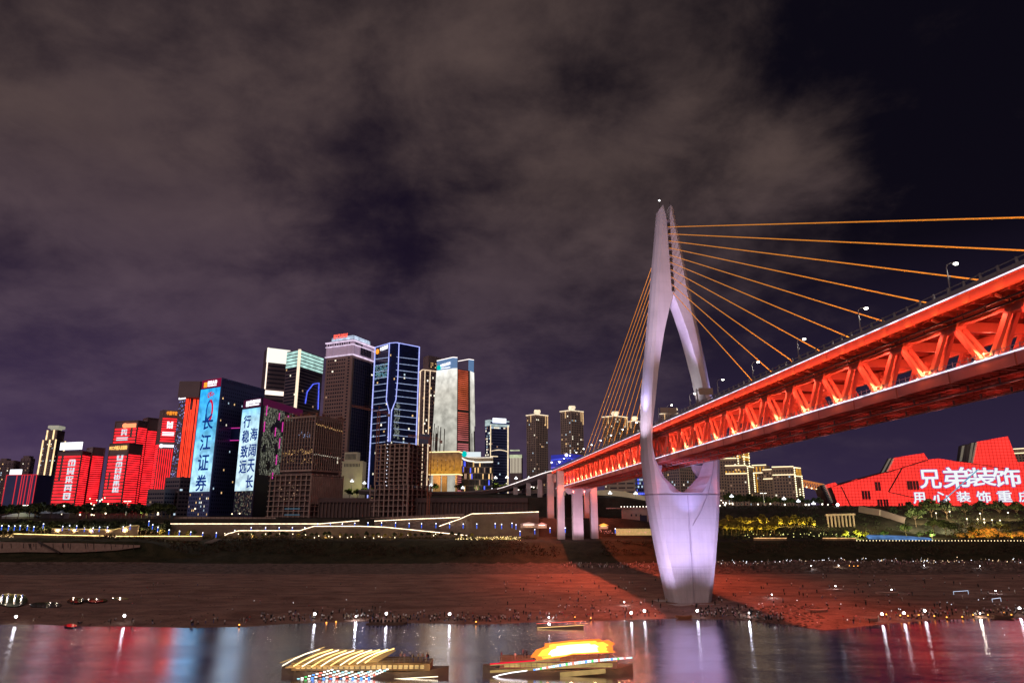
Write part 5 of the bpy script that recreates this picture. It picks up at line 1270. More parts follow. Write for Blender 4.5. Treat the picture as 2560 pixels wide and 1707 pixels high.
gold([a1, a1b, a2], 'tallest gold-trimmed apartment block, stepped, directly right of the pylon', [(a2.f2, .06, 1170, 1232, 13), (a2.f2, .94, 1180, 1226, 10), (a1b.f2, .2, 1128, 1158, 6), (a1b.f2, .9, 1130, 1162, 6), (a1b.f1, .3, 1140, 1158, 4)],
     [(a1.f1, 0, 1, 1146), (a2.f1, 0, 1, 1164), (a2.f1, 0, 1, 1184), (a2.f2, 0, 1, 1165), (a1b.f1, .5, 1, 1124), (a1b.f2, 0, .9, 1125), (a1b.f2, 0, 1, 1141)], [(a1.f1, 0, 1, 1144, 1132), (a1b.f1, 0, 1, 1146, 1127), (a1b.f2, 0, 1, 1150, 1127), (a2.f1, 0, 1, 1183, 1177)])
a1 = Vol((1886, 815), (1922, 806), (1930, 818), 1235, 1163, 44); a2 = Vol((1912, 798), (1935, 790), (1940, 800), 1235, 1173, 44)
gold([a1, a2], 'middle gold-trimmed apartment block, narrowest of the three', [(a1.f1, .05, 1180, 1230, 9)], [(a1.f1, 0, 1, 1163), (a2.f1, 0, 1, 1174), (a2.f1, 0, 1, 1197), (a1.f1, 0, .7, 1182)], [(a1.f1, 0, 1, 1180, 1167), (a1.f1, 0, .4, 1230, 1184)])
a1 = Vol((1936, 785), (1991, 776), (2009, 792), 1240, 1166, 44)
gold([a1], 'right gold-trimmed apartment block beside the red theatre', [(a1.f2, .02, 1170, 1245, 15), (a1.f2, .95, 1188, 1242, 11), (a1.f2, .5, 1222, 1242, 4)], [(a1.f1, 0, 1, 1167), (a1.f1, 0, 1, 1187), (a1.f2, 0, 1, 1189), (a1.f2, 0, .9, 1168)], [(a1.f2, .3, 1, 1188, 1170)])
v = Vol((2540, 860), (2575, 850), None, 1160, 1122, 44)
gold([v], 'cream-topped apartment tower at the right picture edge behind the theatre', [], [(v.f1, 0, 1, 1122), (v.f1, 0, 1, 1133)], [])
# orange truss span between apartments and theatre
r = empty('footbridge', P(2010, 1205, 800), 'orange-lit truss span between the apartments and the red theatre', 'bridge')
mb = MB(); T_ = [P(2004 + 6.2 * k, 1199 + 1.25 * k, 800) for k in range(10)]; Bt = [P(2004 + 6.2 * k, 1212 + 1.5 * k, 800) for k in range(10)]
for k in range(9):
    for A_ in (T_, Bt): mb.bar(A_[k], A_[k + 1], 1, .9)
    mb.bar(T_[k], Bt[k], .5, .6); mb.bar(T_[k + 1], Bt[k], .4, .5)
for dy in (0, 9):
    for A_ in (T_, Bt): mb.bar(A_[0] + Vector((0, dy, 0)), A_[9] + Vector((0, dy, 0)), .8, .8)
mb.build('truss', mat('orange_lit_steel', (.6, .22, .08), emit=(1, .34, .08), es=.5), r)
mb = MB()
for k in range(5): mb.ball(Bt[k * 2] - BZ * .8, .9, 6, 4)
mb.build('lamp', glow('footbridge_lamp', (1, .8, .5), 3), r)
# --- angular red theatre
THR = bpy.data.materials.new('theatre_led'); THR.use_nodes = True; t = THR.node_tree; t.nodes.clear()
g_ = t.nodes.new('ShaderNodeTexCoord'); sx = t.nodes.new('ShaderNodeSeparateXYZ'); t.links.new(g_.outputs['Object'], sx.inputs[0])
def tm(op, a, b_=None):
    n = t.nodes.new('ShaderNodeMath'); n.operation = op
    for i, x in enumerate((a, b_)):
        if x is None: continue
        if isinstance(x, (int, float)): n.inputs[i].default_value = x
        else: t.links.new(x, n.inputs[i])
    return n.outputs[0]
gx = tm('GREATER_THAN', tm('FRACT', tm('DIVIDE', sx.outputs[0], 3.0)), .22); gz_ = tm('GREATER_THAN', tm('FRACT', tm('DIVIDE', sx.outputs[2], 3.0)), .22)
no = t.nodes.new('ShaderNodeTexNoise'); no.inputs['Scale'].default_value = .06; no.inputs['Detail'].default_value = 6; t.links.new(g_.outputs['Object'], no.inputs['Vector'])
st_ = tm('ADD', tm('MULTIPLY', tm('MULTIPLY', gx, gz_), .75), tm('ADD', tm('MULTIPLY', no.outputs[0], .7), .32))
e = t.nodes.new('ShaderNodeEmission'); e.inputs[0].default_value = (.98, .040, .032, 1); t.links.new(st_, e.inputs[1]); o_ = t.nodes.new('ShaderNodeOutputMaterial'); t.links.new(e.outputs[0], o_.inputs[0])
def tpx(cx, cy): return 2040 + cx * .2211, 1060 + cy * .2211
def TY(px): return 700 - (px - 2060) * .09
TP0, TP1 = Vector((ray(2060, 1265)[0] * 700, 700, 0)), Vector((ray(2560, 1265)[0] * 655, 655, 0)); TDV = (TP1 - TP0).normalized(); TNV = Vector((TDV.y, -TDV.x, 0))
def TP(px, py, dY=0):
    """point of the theatre front plane (pushed back by dY) seen at a picture position"""
    a_, b_ = ray(px, py); o_ = TP0 - TNV * dY; k_ = (o_.x * TNV.x + o_.y * TNV.y) / (a_ * TNV.x + TNV.y); return Vector((a_ * k_, k_, CAMZ + b_ * k_))
def prism(mb, pts, depth, dY=0, mi=0, side=1):
    fr_ = []
    for c in pts:
        px, py = tpx(*c); fr_.append(TP(px, py, dY))
    c = sum(fr_, Vector()) / len(fr_); n = len(fr_)
    bk_ = [p_ + Vector(((p_.x) * .03, depth, 0)) for p_ in fr_]
    if (fr_[1] - fr_[0]).cross(fr_[2] - fr_[0]).y > 0: fr_.reverse(); bk_.reverse()
    mb.add(fr_, [tuple(range(n))], mi); mb.add(fr_ + bk_, [((i + 1) % n, i, i + n, (i + 1) % n + n) for i in range(n)] + [tuple(range(2 * n - 1, n - 1, -1))], side)
r = empty('theatre', P(2350, 1266, 680), 'huge angular theatre glowing red all over with giant white characters on its front', 'theatre')
mb = MB(); prism(mb, [(170, 715), (400, 650), (960, 500), (1260, 402), (1380, 385), (1620, 425), (1760, 440), (2270, 520), (2800, 430), (3000, 600), (2900, 925), (250, 925)], 60)
prism(mb, [(90, 690), (215, 656), (262, 700), (262, 925), (180, 905)], 40, 14)
prism(mb, [(400, 640), (470, 618), (480, 660), (400, 668)], 30, 6)
mb.build('body', [THR, DKRED], r)
mb = MB(); prism(mb, [(880, 380), (1220, 325), (1275, 412), (1000, 505), (780, 570)], 30, 14)
mb.build('upper_block', [THR, DKRED], r)
mb = MB(); prism(mb, [(1815, 200), (2170, 135), (2285, 440), (2290, 530), (1765, 470)], 30, 14); prism(mb, [(2280, 430), (2700, 400), (2700, 520), (2285, 530)], 30, 20)
mb.build('upper_block', [THR, DKRED], r)
mb = MB()
def slab(c0, c1, c2, c3, dY, mi=0):
    q = []
    for c in (c0, c1, c2, c3):
        px, py = tpx(*c); q.append(TP(px, py, dY))
    mb.loft([q, [p_ + Vector((0, 4, 0)) for p_ in q]], mi)
slab((740, 550), (830, 385), (880, 378), (782, 572), 16); slab((1615, 425), (1640, 245), (1700, 225), (1690, 425), 17); slab((1690, 425), (1700, 235), (1760, 215), (1745, 440), 16.5); slab((1745, 440), (1765, 210), (1815, 200), (1768, 445), 16)
slab((60, 690), (92, 682), (200, 905), (160, 905), 13)
pieces(mb, 'louvre_side', mat('dark_louvre', (.06, .05, .06)), r)
mb = MB()
for (x0, y0), (x1, y1), n_ in (((785, 560), (870, 385), 14), ((745, 545), (830, 385), 14), ((1625, 420), (1655, 245), 16), ((1725, 430), (1760, 210), 18), ((1755, 440), (1805, 205), 20), ((75, 690), (180, 900), 12), ((95, 700), (195, 900), 12)):
    for k in range(n_):
        t_ = k / n_; px, py = tpx(x0 + (x1 - x0) * t_, y0 + (y1 - y0) * t_); q = TP(px, py, 12); mb.ob(q, Vector((2.4, 0, .6)), Vector((0, .3, 0)), Vector((0, 0, .5)))
mb.build('louvre_edge', mat('pale_louvre', (.4, .38, .34), emit=(.7, .66, .5), es=.22), r)
mb = MB()
for xs_, y0, y1 in (((675, 708), 652, 750), ((525, 558, 592), 752, 850), ((1037, 1070, 1105, 1140), 640, 740), ((700, 732, 768, 798), 848, 922), ((935, 965, 1020, 1050), 893, 922)):
    for x in xs_:
        a_, c_ = tpx(x, y0), tpx(x + 17, y1); p_ = TP(a_[0], c_[1], -.3); q_ = TP(c_[0], a_[1], -.3); mb.quad(p_, Vector((q_.x, q_.y, p_.z)), q_, Vector((p_.x, p_.y, q_.z)))
mb.build('slot_window', DKRED, r)
mb = MB()
def seam(c0, c1, w=.5, n_=1):
    a_, c_ = tpx(*c0), tpx(*c1); mb.bar(TP(*a_, -.35), TP(*c_, -.35), w, .3, up=(0, 1, 0))
seam((820, 765), (972, 498), 1.2); seam((820, 765), (1330, 880), .7); seam((285, 705), (390, 922), 1.0); seam((175, 720), (250, 922), .6); seam((790, 550), (1270, 405), .6); seam((1765, 442), (2290, 525), .5); seam((230, 690), (960, 497), .35)
mb.build('seam', mat('theatre_seam', (.05, .01, .01)), r)
mb = MB(); ml = MB()
TD = Vector((1, 0, 0)); 
def tchar(ch, c0, c1):
    c0 = (c0[0] + 10, c0[1] + 6); c1 = (c1[0] - 10, c1[1] - 6)
    (x0, y0), (x1, y1) = tpx(*c0), tpx(*c1); p_ = TP(x0, y1, -.6); q_ = TP(x1, y0, -.6); w = q_.x - p_.x; h = q_.z - p_.z; d_ = Vector((1, (q_.y - p_.y) / w, 0)).normalized(); n_ = Vector((d_.y, -d_.x, 0))
    bold_text(mb, ch, p_ + n_ * .1, d_, BZ, n_, w, h, h * .022, 10, .4)
    bold_text(ml, ch, p_ - n_ * .5, d_, BZ, n_, w, h, h * .055, 12, .3)
for ch, c0, c1 in (('兄', (1175, 510), (1410, 728)), ('弟', (1440, 482), (1735, 728)), ('装', (1715, 486), (2025, 702)), ('饰', (2010, 488), (2310, 712)),
                   ('用', (1100, 765), (1236, 902)), ('心', (1320, 758), (1520, 890)), ('装', (1592, 755), (1748, 882)), ('饰', (1818, 752), (1978, 890)), ('重', (2050, 745), (2218, 882)), ('庆', (2292, 752), (2440, 882))): tchar(ch, c0, c1)
mb.build('lettering', glow('white_letters', (.86, .90, .92), 1.05), r); ml.build('lettering_halo', glow('violet_halo', (.28, .08, .40), .9), r)
mb = MB(); a_, c_ = tpx(1840, 505), tpx(1430, 872); mb.bar(TP(*a_, -1.6), TP(*c_, -1.6), .8, .6, up=(0, 1, 0)); mb.build('light_strip', glow('cyan_diagonal', (.15, .5, .7), .8), r)
mb = MB(); 
for x0, x1 in ((290, 730), (1110, 1300)):
    a_, c_ = tpx(x0, 932), tpx(x1, 948); p_ = P(a_[0], c_[1], 668); q_ = P(c_[0], a_[1], 668); mb.ob(p_, Vector((q_.x - p_.x, 0, 0)), Vector((0, 3, 0)), BZ * (q_.z - p_.z))
mb.build('terrace_light', glow('dim_cream_band', (.62, .60, .42), .55, .4, .3), r)
# ================================================================ embankment walls, light lines, lamps, planting
WALLM = mat('embankment_concrete', (.17, .125, .10), rough=.9, vscale=.15, var=.3, bump=.3, bscale=.6)
STRIPW = glow('promenade_strip', (1, .78, .52), 4.5, .3, .4, sampled=True); STRIPY = glow('promenade_strip_yellow', (1, .70, .25), 4, .5, .25, sampled=True)
def wall(pts, Y, zb, lab, name='retaining_wall', th=1.2, cap=.6, m=None, strip=STRIPW, dY=0, posts=True, sh=.3, light=0):
    """wall whose top follows picture points at depth Y (dY: change of depth from end to end)"""
    n = len(pts); q = [P(px, py, Y + dY * i / max(1, n - 1)) for i, (px, py) in enumerate(pts)]
    r = empty(name, Vector((q[n // 2].x, q[n // 2].y, zb)), lab, name.replace('_', ' '), None)
    mb = MB(); mb.loft([[Vector((p_.x, p_.y, zb)), Vector((p_.x, p_.y, p_.z)), Vector((p_.x, p_.y + th, p_.z)), Vector((p_.x, p_.y + th, zb))] for p_ in q]); mb.build('wall', m or WALLM, r)
    if cap:
        mb = MB()
        mb.loft([[p_ + Vector((0, -.2, 0)), p_ + Vector((0, -.2, cap)), p_ + Vector((0, .15, cap)), p_ + Vector((0, .15, 0))] for p_ in q]); mb.build('parapet', m or WALLM, r)
    if strip:
        mb = MB()
        for a_, c_ in zip(q, q[1:]): mb.bar(a_ + Vector((0, -.45, .1)), c_ + Vector((0, -.45, .1)), .25, sh)
        mb.build('light_strip', strip, r)
    return r
wall([(395, 1309), (600, 1309), (800, 1309), (898, 1301)], 545, 20, 'long upper embankment wall with a white light line, left of its small gap', light=1)
wall([(936, 1302), (1040, 1297), (1150, 1293)], 544, 20, 'upper embankment wall with rising light line below the bare concrete frame')
wall([(1098, 1315), (1120, 1307), (1135, 1302), (1150, 1297), (1165, 1290), (1180, 1284), (1260, 1282), (1347, 1279)], 541, 19, 'wall whose white light line climbs a stair then runs level to the bridge piers')
wall([(562, 1338), (572, 1333), (582, 1331), (592, 1327), (602, 1326), (750, 1326), (762, 1322), (772, 1319), (786, 1315), (900, 1315), (960, 1317), (1060, 1327), (1168, 1338)], 534, 18.5, 'stepped middle embankment wall with one unbroken white light line')
wall([(35, 1334), (150, 1337), (260, 1339)], 517, 18, 'low kerb wall with a yellow light line at the far left promenade', strip=STRIPY)
wall([(292, 1340), (400, 1340), (506, 1340)], 516, 18, 'low kerb wall with a yellow light line below the leafy bank', strip=STRIPY)
wall([(130, 1321), (285, 1324), (296, 1321), (308, 1319), (325, 1315), (346, 1313)], 528, 20, 'low wall with a faint yellow light line that climbs to the right', strip=glow('faint_strip', (1, .7, .25), .9, .6, .2), sh=.3)
# old river wall at the far left, pale construction hoarding, columned wall, tunnel wall
r = empty('river_wall', GP(170, 1378, 10), 'stained pale concrete river wall with a diagonal stair at the far left', 'river wall')
mb = MB(); q = [(-200, 1352, 1382), (0, 1354, 1381), (60, 1355, 1379), (120, 1356, 1380), (200, 1357, 1380), (290, 1360, 1375), (350, 1362, 1367)]
mb.loft([[P(px, yb, 481), P(px, yt, 481), P(px, yt, 483), P(px, yb, 483)] for px, yt, yb in q]); mb.build('wall', mat('stained_wall', (.42, .29, .23), rough=.95, vscale=.5, var=.35), r)
mb = MB(); p0, p1 = P(95, 1353, 480.4), P(150, 1381, 480.4); mb.bar(p0, p1, .8, 2.2, up=(0, -1, 0)); 
for k in range(26): x = R_(0, 350); mb.bar(P(x, 1358, 480.8), P(x + R_(-2, 2), R_(1364, 1374), 480.8), .3, .2, up=(0, -1, 0))
mb.build('stain', mat('wall_stain', (.06, .04, .035)), r)
r = empty('hoarding', P(700, 1300, 552), 'pale panelled construction hoarding along the top of the embankment wall', 'hoarding'); mb = MB(); po = MB()
q = [(434, 1291), (690, 1293), (691, 1301), (760, 1302), (900, 1296), (1000, 1290), (1160, 1283)]
for (x0, y0), (x1, y1) in zip(q, q[1:]):
    if x1 - x0 < 3: continue
    p0, p1 = P(x0, y0, 552), P(x1, y1, 552); n_ = max(2, int((p1 - p0).length / 3.6))
    for k in range(n_):
        a_, c_ = p0.lerp(p1, k / n_), p0.lerp(p1, (k + 1) / n_); mb.ob(Vector((a_.x + .08, a_.y, 32.5)), Vector((c_.x - a_.x - .16, 0, 0)), Vector((0, .12, 0)), BZ * (a_.z - 32.5)); po.box(a_.x, a_.y - .1, (a_.z + 32.5) / 2, .2, .25, a_.z - 32.3)
mb.build('panel', mat('hoarding_panel', (.48, .36, .29), rough=.8, var=.2, vscale=.1), r); po.build('post', RAWD, r)
r = empty('columned_wall', P(1100, 1270, 601), 'tall dark retaining wall ribbed with close columns under the terrace', 'retaining wall'); mb = MB(); po = MB()
p0, p1 = P(780, 1245, 598), P(1320, 1238, 598)
mb.ob(Vector((p0.x, 600, 33)), Vector((p1.x - p0.x, 0, 0)), Vector((0, 1.5, 0)), BZ * 17.2); mb.ob(Vector((p0.x, 598.5, 46.5)), Vector((p1.x - p0.x, 0, 0)), Vector((0, 1.5, 0)), BZ * 1.2); mb.build('wall', RAWD, r)
x = p0.x
while x < p1.x: po.box(x, 599.2, 40 + R_(0, 1), .8, 1.0, 13.5); x += 3.1
po.build('column', mat('column_brown', (.20, .14, .12), rough=.9, var=.3), r, kind='stuff')
r = empty('tunnel_wall', P(1212, 1306, 545), 'brown embankment wall with a small dark arched tunnel mouth', 'retaining wall'); mb = MB()
p0, p1 = P(1180, 1290, 546), P(1346, 1286, 546); mb.ob(Vector((p0.x, 545, 19.5)), Vector((p1.x - p0.x, 0, 0)), Vector((0, 1.2, 0)), BZ * 13.2); mb.build('wall', WALLM, r)
mb = MB(); c = P(1216, 1311, 544.8); arc = [Vector((c.x + 2.6 * math.cos(a_), 544.7, c.z + 2.9 * math.sin(a_))) for a_ in [math.pi * k / 10 for k in range(11)]] + [Vector((c.x - 2.6, 544.7, c.z - 2)), Vector((c.x + 2.6, 544.7, c.z - 2))]
mb.loft([arc, [p_ + Vector((0, .25, 0)) for p_ in arc]]); mb.build('arch', mat('tunnel_dark', (.015, .01, .01)), r)
r = empty('viaduct_wall', P(1550, 1245, 640), 'beige lit ramp wall curving behind the bridge piers', 'ramp wall'); mb = MB()
q = [(1485, 1226, 1248), (1520, 1224, 1250), (1560, 1228, 1252), (1615, 1240, 1256)]
mb.loft([[P(px, yb, 640 - i * 8), P(px, yt, 640 - i * 8), P(px, yt, 643 - i * 8), P(px, yb, 643 - i * 8)] for i, (px, yt, yb) in enumerate(q)]); mb.build('wall', mat('beige_ramp', (.45, .38, .26), emit=(.8, .66, .4), es=.14, rough=.9), r)
b = empty('service_building', P(1540, 1290, 560), 'pale plastered service building with a row of white roof lamps behind the pylon', 'building', 'low buildings of the far bank'); mb = MB()
v = Vol((1555, 562), (1622, 558), None, 1316, 1271, 20); v.body(mb); v.f1.bar(mb, -12, v.f1.w + 2, v.zt, v.zt + .8, .8, back=8); mb.build('wall', mat('plaster', (.42, .33, .30), rough=.9), b)
mb = MB(); windows(mb, v.f1, 6, v.f1.w - 4, v.zt - 7, v.zt - 3, 3, 1, .3, .4, 0, 1, 1); v.f1.rect(mb, v.f1.w * .68, v.f1.w * .95, v.zt - 13, v.zt - 5, .1, 0); mb.build('window', [GLASS, DIM], b)
mb = MB()
for k in range(9): mb.ball(v.f1.pt(v.f1.w * k / 8.5, v.zt + 1.6, .3), .38, 6, 4)
mb.build('roof_lamp', glow('roof_lamp', (1, .9, .75), 4), b)
mb = MB(); 
for k in range(16): p_ = P(1500 + k * 3.6, 1316, 566); mb.tube((p_.x, p_.y, 20), (p_.x, p_.y, 20 + R_(8, 14)), .9, 5, .1)
mb.build('cypress', mat('cypress_dark', (.02, .025, .015)), b)
# warm-lit low wall left of pylon foot and the garden walls right of it
def litwall(x0, x1, yt, yb, Y, lab, m, st=True):
    r = empty('garden_wall', P((x0 + x1) / 2, yb, Y), lab, 'garden wall', 'lit garden walls'); mb = MB(); p0, p1 = P(x0, yt, Y), P(x1, yt, Y); zb = zat(yb, Y)
    mb.ob(Vector((p0.x, Y, zb - 1)), Vector((p1.x - p0.x, 0, 0)), Vector((0, .6, 0)), BZ * (p0.z - zb + 1))
    n_ = int((p1.x - p0.x) / 2.5)
    for k in range(n_): mb.ob(Vector((p0.x + k * 2.5, Y - .2, zb - 1)), Vector((.25, 0, 0)), Vector((0, .2, 0)), BZ * (p0.z - zb + 1.15))
    mb.build('wall', m, r)
    if st:
        mb = MB(); mb.bar(p0 + Vector((0, -.5, .2)), p1 + Vector((0, -.5, .2)), .25, .3); mb.build('light_strip', glow('garden_wall_line', (1, .55, .22), 1.8, .5, .3, sampled=True), r)
    return r
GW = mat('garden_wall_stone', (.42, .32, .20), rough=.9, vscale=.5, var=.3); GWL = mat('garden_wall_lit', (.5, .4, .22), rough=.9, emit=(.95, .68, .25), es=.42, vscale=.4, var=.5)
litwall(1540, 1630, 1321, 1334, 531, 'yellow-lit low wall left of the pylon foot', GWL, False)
litwall(1884, 1966, 1345, 1357, 522, 'garden wall with orange top light right of the pylon, short one', GW)
litwall(2056, 2140, 1345, 1360, 522, 'garden wall with orange top light beside the lamp row', GW)
r = empty('lit_pool', P(2240, 1345, 530), 'narrow blue-lit pool behind the row of small railing lamps', 'pool'); mb = MB(); q0, q1 = P(2165, 1339, 540), P(2335, 1349, 528)
mb.loft([[P(2165, 1336, 545), P(2172, 1341, 530), P(2172, 1343, 530) - BZ, P(2165, 1338, 545) - BZ], [P(2250, 1338, 545), P(2255, 1346, 528), P(2255, 1348, 528) - BZ, P(2250, 1340, 545) - BZ], [P(2330, 1344, 540), P(2336, 1350, 526), P(2336, 1352, 526) - BZ, P(2330, 1346, 540) - BZ]]); mb.build('basin', glow('pool_blue', (.16, .34, .75), .5, .7, .12), r)
r = empty('ruin_colonnade', P(2100, 1320, 560), 'dim row of bare concrete columns under a beam on the right slope', 'colonnade'); mb = MB()
for k in range(8): p_ = P(2068 + 9.2 * k, 1288, 560); mb.box(p_.x, p_.y, p_.z - 6, 1.1, 1.1, 12)
p0, p1 = P(2064, 1287, 560), P(2137, 1285, 560); mb.bar(p0, p1, 1.4, 1.6); mb.build('column', RAW, r)
mb = MB(); q = [(2148, 1272), (2200, 1281), (2262, 1300)]
for (x0, y0), (x1, y1) in zip(q, q[1:]): mb.bar(P(x0, y0, 580), P(x1, y1, 565), 1.5, 5)
mb.build('stair_wall', mat('mauve_wall', (.30, .22, .22), rough=.9), base=P(2200, 1290, 570), label='long pale stair wall slanting down the dark slope under the theatre', cat='stair wall')
mb = MB(); p0, p1 = P(546, 1346, 512), P(520, 1357, 500); mb.bar(p0, p1, 6, .4); mb.build('stair', WALLM, base=p0, label='small pale stair ramp going down the grass below the stepped wall', cat='stair')
# ---- lamps
def lampkind(name, lab, cat, group, build):
    r = empty(name, (0, 0, 0), lab, cat, group); build(r); return r
def b_blue(r):
    mb = MB(); mb.tube((0, 0, 0), (0, 0, .5), .3, 6); mb.tube((0, 0, 3.2), (0, 0, 3.5), .3, 6); mb.build('post', GREYR, r)
    mb = MB(); mb.tube((0, 0, .5), (0, 0, 3.2), .30, 8); mb.build('blue_shaft', glow('blue_post_light', (.05, .16, .95), 1.1), r)
    mb = MB(); mb.ball((0, 0, 3.8), .34, 8, 5); mb.build('lamp_head', glow('post_lamp_head', (.85, .88, 1), 4), r)
def b_small(r):
    mb = MB(); mb.tube((0, 0, 0), (0, 0, 2.6), .07, 5); mb.build('post', GREYR, r)
    mb = MB(); mb.ball((0, 0, 2.8), .32, 8, 5); mb.build('lamp_head', glow('garden_lamp_head', (1, .82, .55), 4), r)
def b_magnolia(r):
    mb = MB(); mb.tube((0, 0, 0), (0, 0, 8), .15, 6)
    for k in range(5): a_ = k * 1.257; mb.tube((0, 0, 7.2), (1.2 * math.cos(a_), 1.2 * math.sin(a_), 8.2), .07, 4)
    mb.build('post', GREYR, r); mb = MB()
    for k in range(5): a_ = k * 1.257; mb.ball((1.3 * math.cos(a_), 1.3 * math.sin(a_), 8.6), .55, 8, 5, sz=1.25)
    mb.ball((0, 0, 9.8), .6, 8, 5, sz=1.25); mb.build('globe', glow('globe_white', (.92, .95, 1), 2.6), r)
def b_mast(r):
    mb = MB(); mb.tube((0, 0, 0), (0, 0, 11), .22, 6, .14); mb.bar((-2.6, 0, 11), (2.6, 0, 11), .2, .2); mb.build('post', mat('lit_mast', (.6, .55, .5), emit=(.8, .75, .6), es=.35), r)
    mb = MB()
    for x in (-2.4, -1.2, 1.2, 2.4): mb.box(x, -.3, 10.8, .9, .5, .3)
    mb.build('lamp_head', glow('mast_lamp', (1, .95, .8), 5), r)
def b_tripod(r):
    mb = MB()
    for k in range(3): a_ = k * 2.094; mb.tube((.5 * math.cos(a_), .5 * math.sin(a_), 0), (0, 0, 1.5), .03, 4)
    mb.tube((0, 0, 1.3), (0, 0, 2.1), .03, 4); mb.build('stand', DARKM, r)
    mb = MB(); mb.ball((0, 0, 2.3), .42, 8, 6); mb.build('lamp_head', glow('flood_head', (.95, .97, 1), 16), r)
def b_candle(r):
    mb = MB(); mb.box(0, 0, .3, .5, .5, .6); mb.build('base', DARKM, r); mb = MB(); mb.ball((0, 0, .75), .26, 6, 4); mb.build('flame', glow('lantern_orange', (1, .36, .06), 4), r)
def b_bollard(r):
    mb = MB(); mb.tube((0, 0, 0), (0, 0, .8), .15, 5); mb.build('post', GREYR, r); mb = MB(); mb.ball((0, 0, 1.0), .3, 6, 4); mb.build('lamp_head', glow('bollard_cream', (1, .80, .42), 3.2), r)
def spread(proto, pts, labs=None, sc=None):
    out = []
    for i, p_ in enumerate(pts):
        o = proto if i == 0 else copy_tree(proto); o.location = p_; ORG[o.name] = p_
        if labs: o['label'] = labs(i) if callable(labs) else labs[i]
        if sc: o.scale = (sc, sc, sc)
        out.append(o)
    return out
def near(px):
    for x, t_ in ((140, 'at the far left promenade'), (290, 'below the red LED towers'), (400, 'at the foot of the leafy bank'), (560, 'below the blue character screen'), (780, 'on the stepped wall walkway'), (960, 'between the two long light lines'),
                  (1190, 'under the bare concrete frame building'), (1400, 'near the approach piers'), (9999, 'left of the pylon foot')):
        if px < x: return t_
def onground(px, py, Y, h):
    p_ = P(px, py, Y); return Vector((p_.x, p_.y, p_.z - h))
bl = [(5, 1314), (22, 1315), (37, 1315), (51, 1314), (69, 1315), (85, 1317), (109, 1310), (157, 1316), (174, 1314), (192, 1315), (212, 1318), (233, 1320), (249, 1318), (269, 1318), (308, 1317), (326, 1313), (373, 1303), (382, 1312), (395, 1318)]
bl2 = [(423, 1325), (449, 1328), (477, 1330), (507, 1332), (541, 1332)]
bl3 = [(587, 1325), (628, 1318), (664, 1318), (698, 1318), (731, 1318), (762, 1318), (794, 1308), (826, 1307), (856, 1308), (887, 1307), (920, 1306), (954, 1306), (989, 1306), (1023, 1307), (1054, 1308), (1090, 1308), (1124, 1309), (1158, 1309)]
bl4 = [(1192, 1309), (1238, 1308), (1254, 1310), (1280, 1307), (1290, 1311), (1300, 1327), (1337, 1323), (1375, 1319), (1413, 1319), (1538, 1321)]
pts = [(px, onground(px, py - 1, 528, 3.8)) for px, py in bl] + [(px, onground(px, py - 1, 520, 3.8)) for px, py in bl2] + [(px, onground(px, py, 539, 3.8)) for px, py in bl3] + [(px, onground(px, py, 527 if py < 1315 else 520, 3.8)) for px, py in bl4]
spread(lampkind('post_lamp', 'x', 'lamp', 'blue post lamps of the promenade', b_blue), [p_ for _, p_ in pts], lambda i: 'blue glowing post lamp with white head ' + near(pts[i][0]))
for _, p_ in pts: lamp_light('POINT', p_ + Vector((0, -.9, 3.6)), 300, (1, .80, .62), .3, name='post_light')
sm = [(562, 1333), (596, 1334), (629, 1334), (664, 1334), (699, 1334), (732, 1334), (764, 1336), (786, 1343), (797, 1339), (822, 1340), (830, 1342), (850, 1341), (869, 1343), (878, 1341), (912, 1342), (934, 1344), (947, 1340), (954, 1342), (987, 1343), (1020, 1337), (1084, 1338), (1089, 1334)]
spread(lampkind('garden_lamp', 'x', 'lamp', 'small garden lamps on the lower lawn', b_small), [onground(px, py, 524, 2.8) for px, py in sm], lambda i: 'small warm garden lamp on the lawn ' + ('below the stepped wall' if sm[i][0] < 780 else 'below the long light lines'))
for px, py in sm: lamp_light('POINT', onground(px, py, 524, 2.8) + Vector((0, -.6, 2.8)), 220, (1, .72, .36), .3, name='garden_light')
mg = [(1077, 1212, 690), (1157, 1219, 680), (1230, 1224, 670), (1239, 1194, 740), (1267, 1193, 740), (1290, 1195, 740), (1322, 1194, 740), (1525, 1232, 620), (1589, 1233, 615), (880, 1202, 690), (911, 1207, 690), (1829, 1240, 640), (1960, 1246, 640), (1996, 1252, 630), (2034, 1258, 620)]
wh = ['beside the golden hall', 'right of the golden hall', 'where the approach ramp bends', 'right of the glass pavilion', 'below the pale-ribbed block', 'left of the lone apartment tower', 'below the lone apartment tower', 'under the bridge deck', 'beside the pylon leg', 'below the cream podium', 'between podium and concrete frame',
      'below the tallest gold-trimmed block', 'below the right gold-trimmed block', 'left of the red theatre, nearer the apartments', 'left of the red theatre, nearest to it']
spread(lampkind('globe_lamp', 'x', 'street lamp', 'white globe cluster street lamps', b_magnolia), [onground(px, py, Y, 8.8) for px, py, Y in mg], lambda i: 'street lamp with cluster of white globes ' + wh[i])
ms = [(319, 1252, 560, 'in the park trees below the red towers'), (67, 1262, 565, 'at the far left above the white-roofed shed'), (1908, 1232, 640, 'in front of the middle gold-trimmed block')]
spread(lampkind('flood_mast', 'x', 'lamp mast', 'tall T-shaped lamp masts', b_mast), [onground(px, py, Y, 11) for px, py, Y, _ in ms], lambda i: 'tall T-shaped lamp mast ' + ms[i][3])
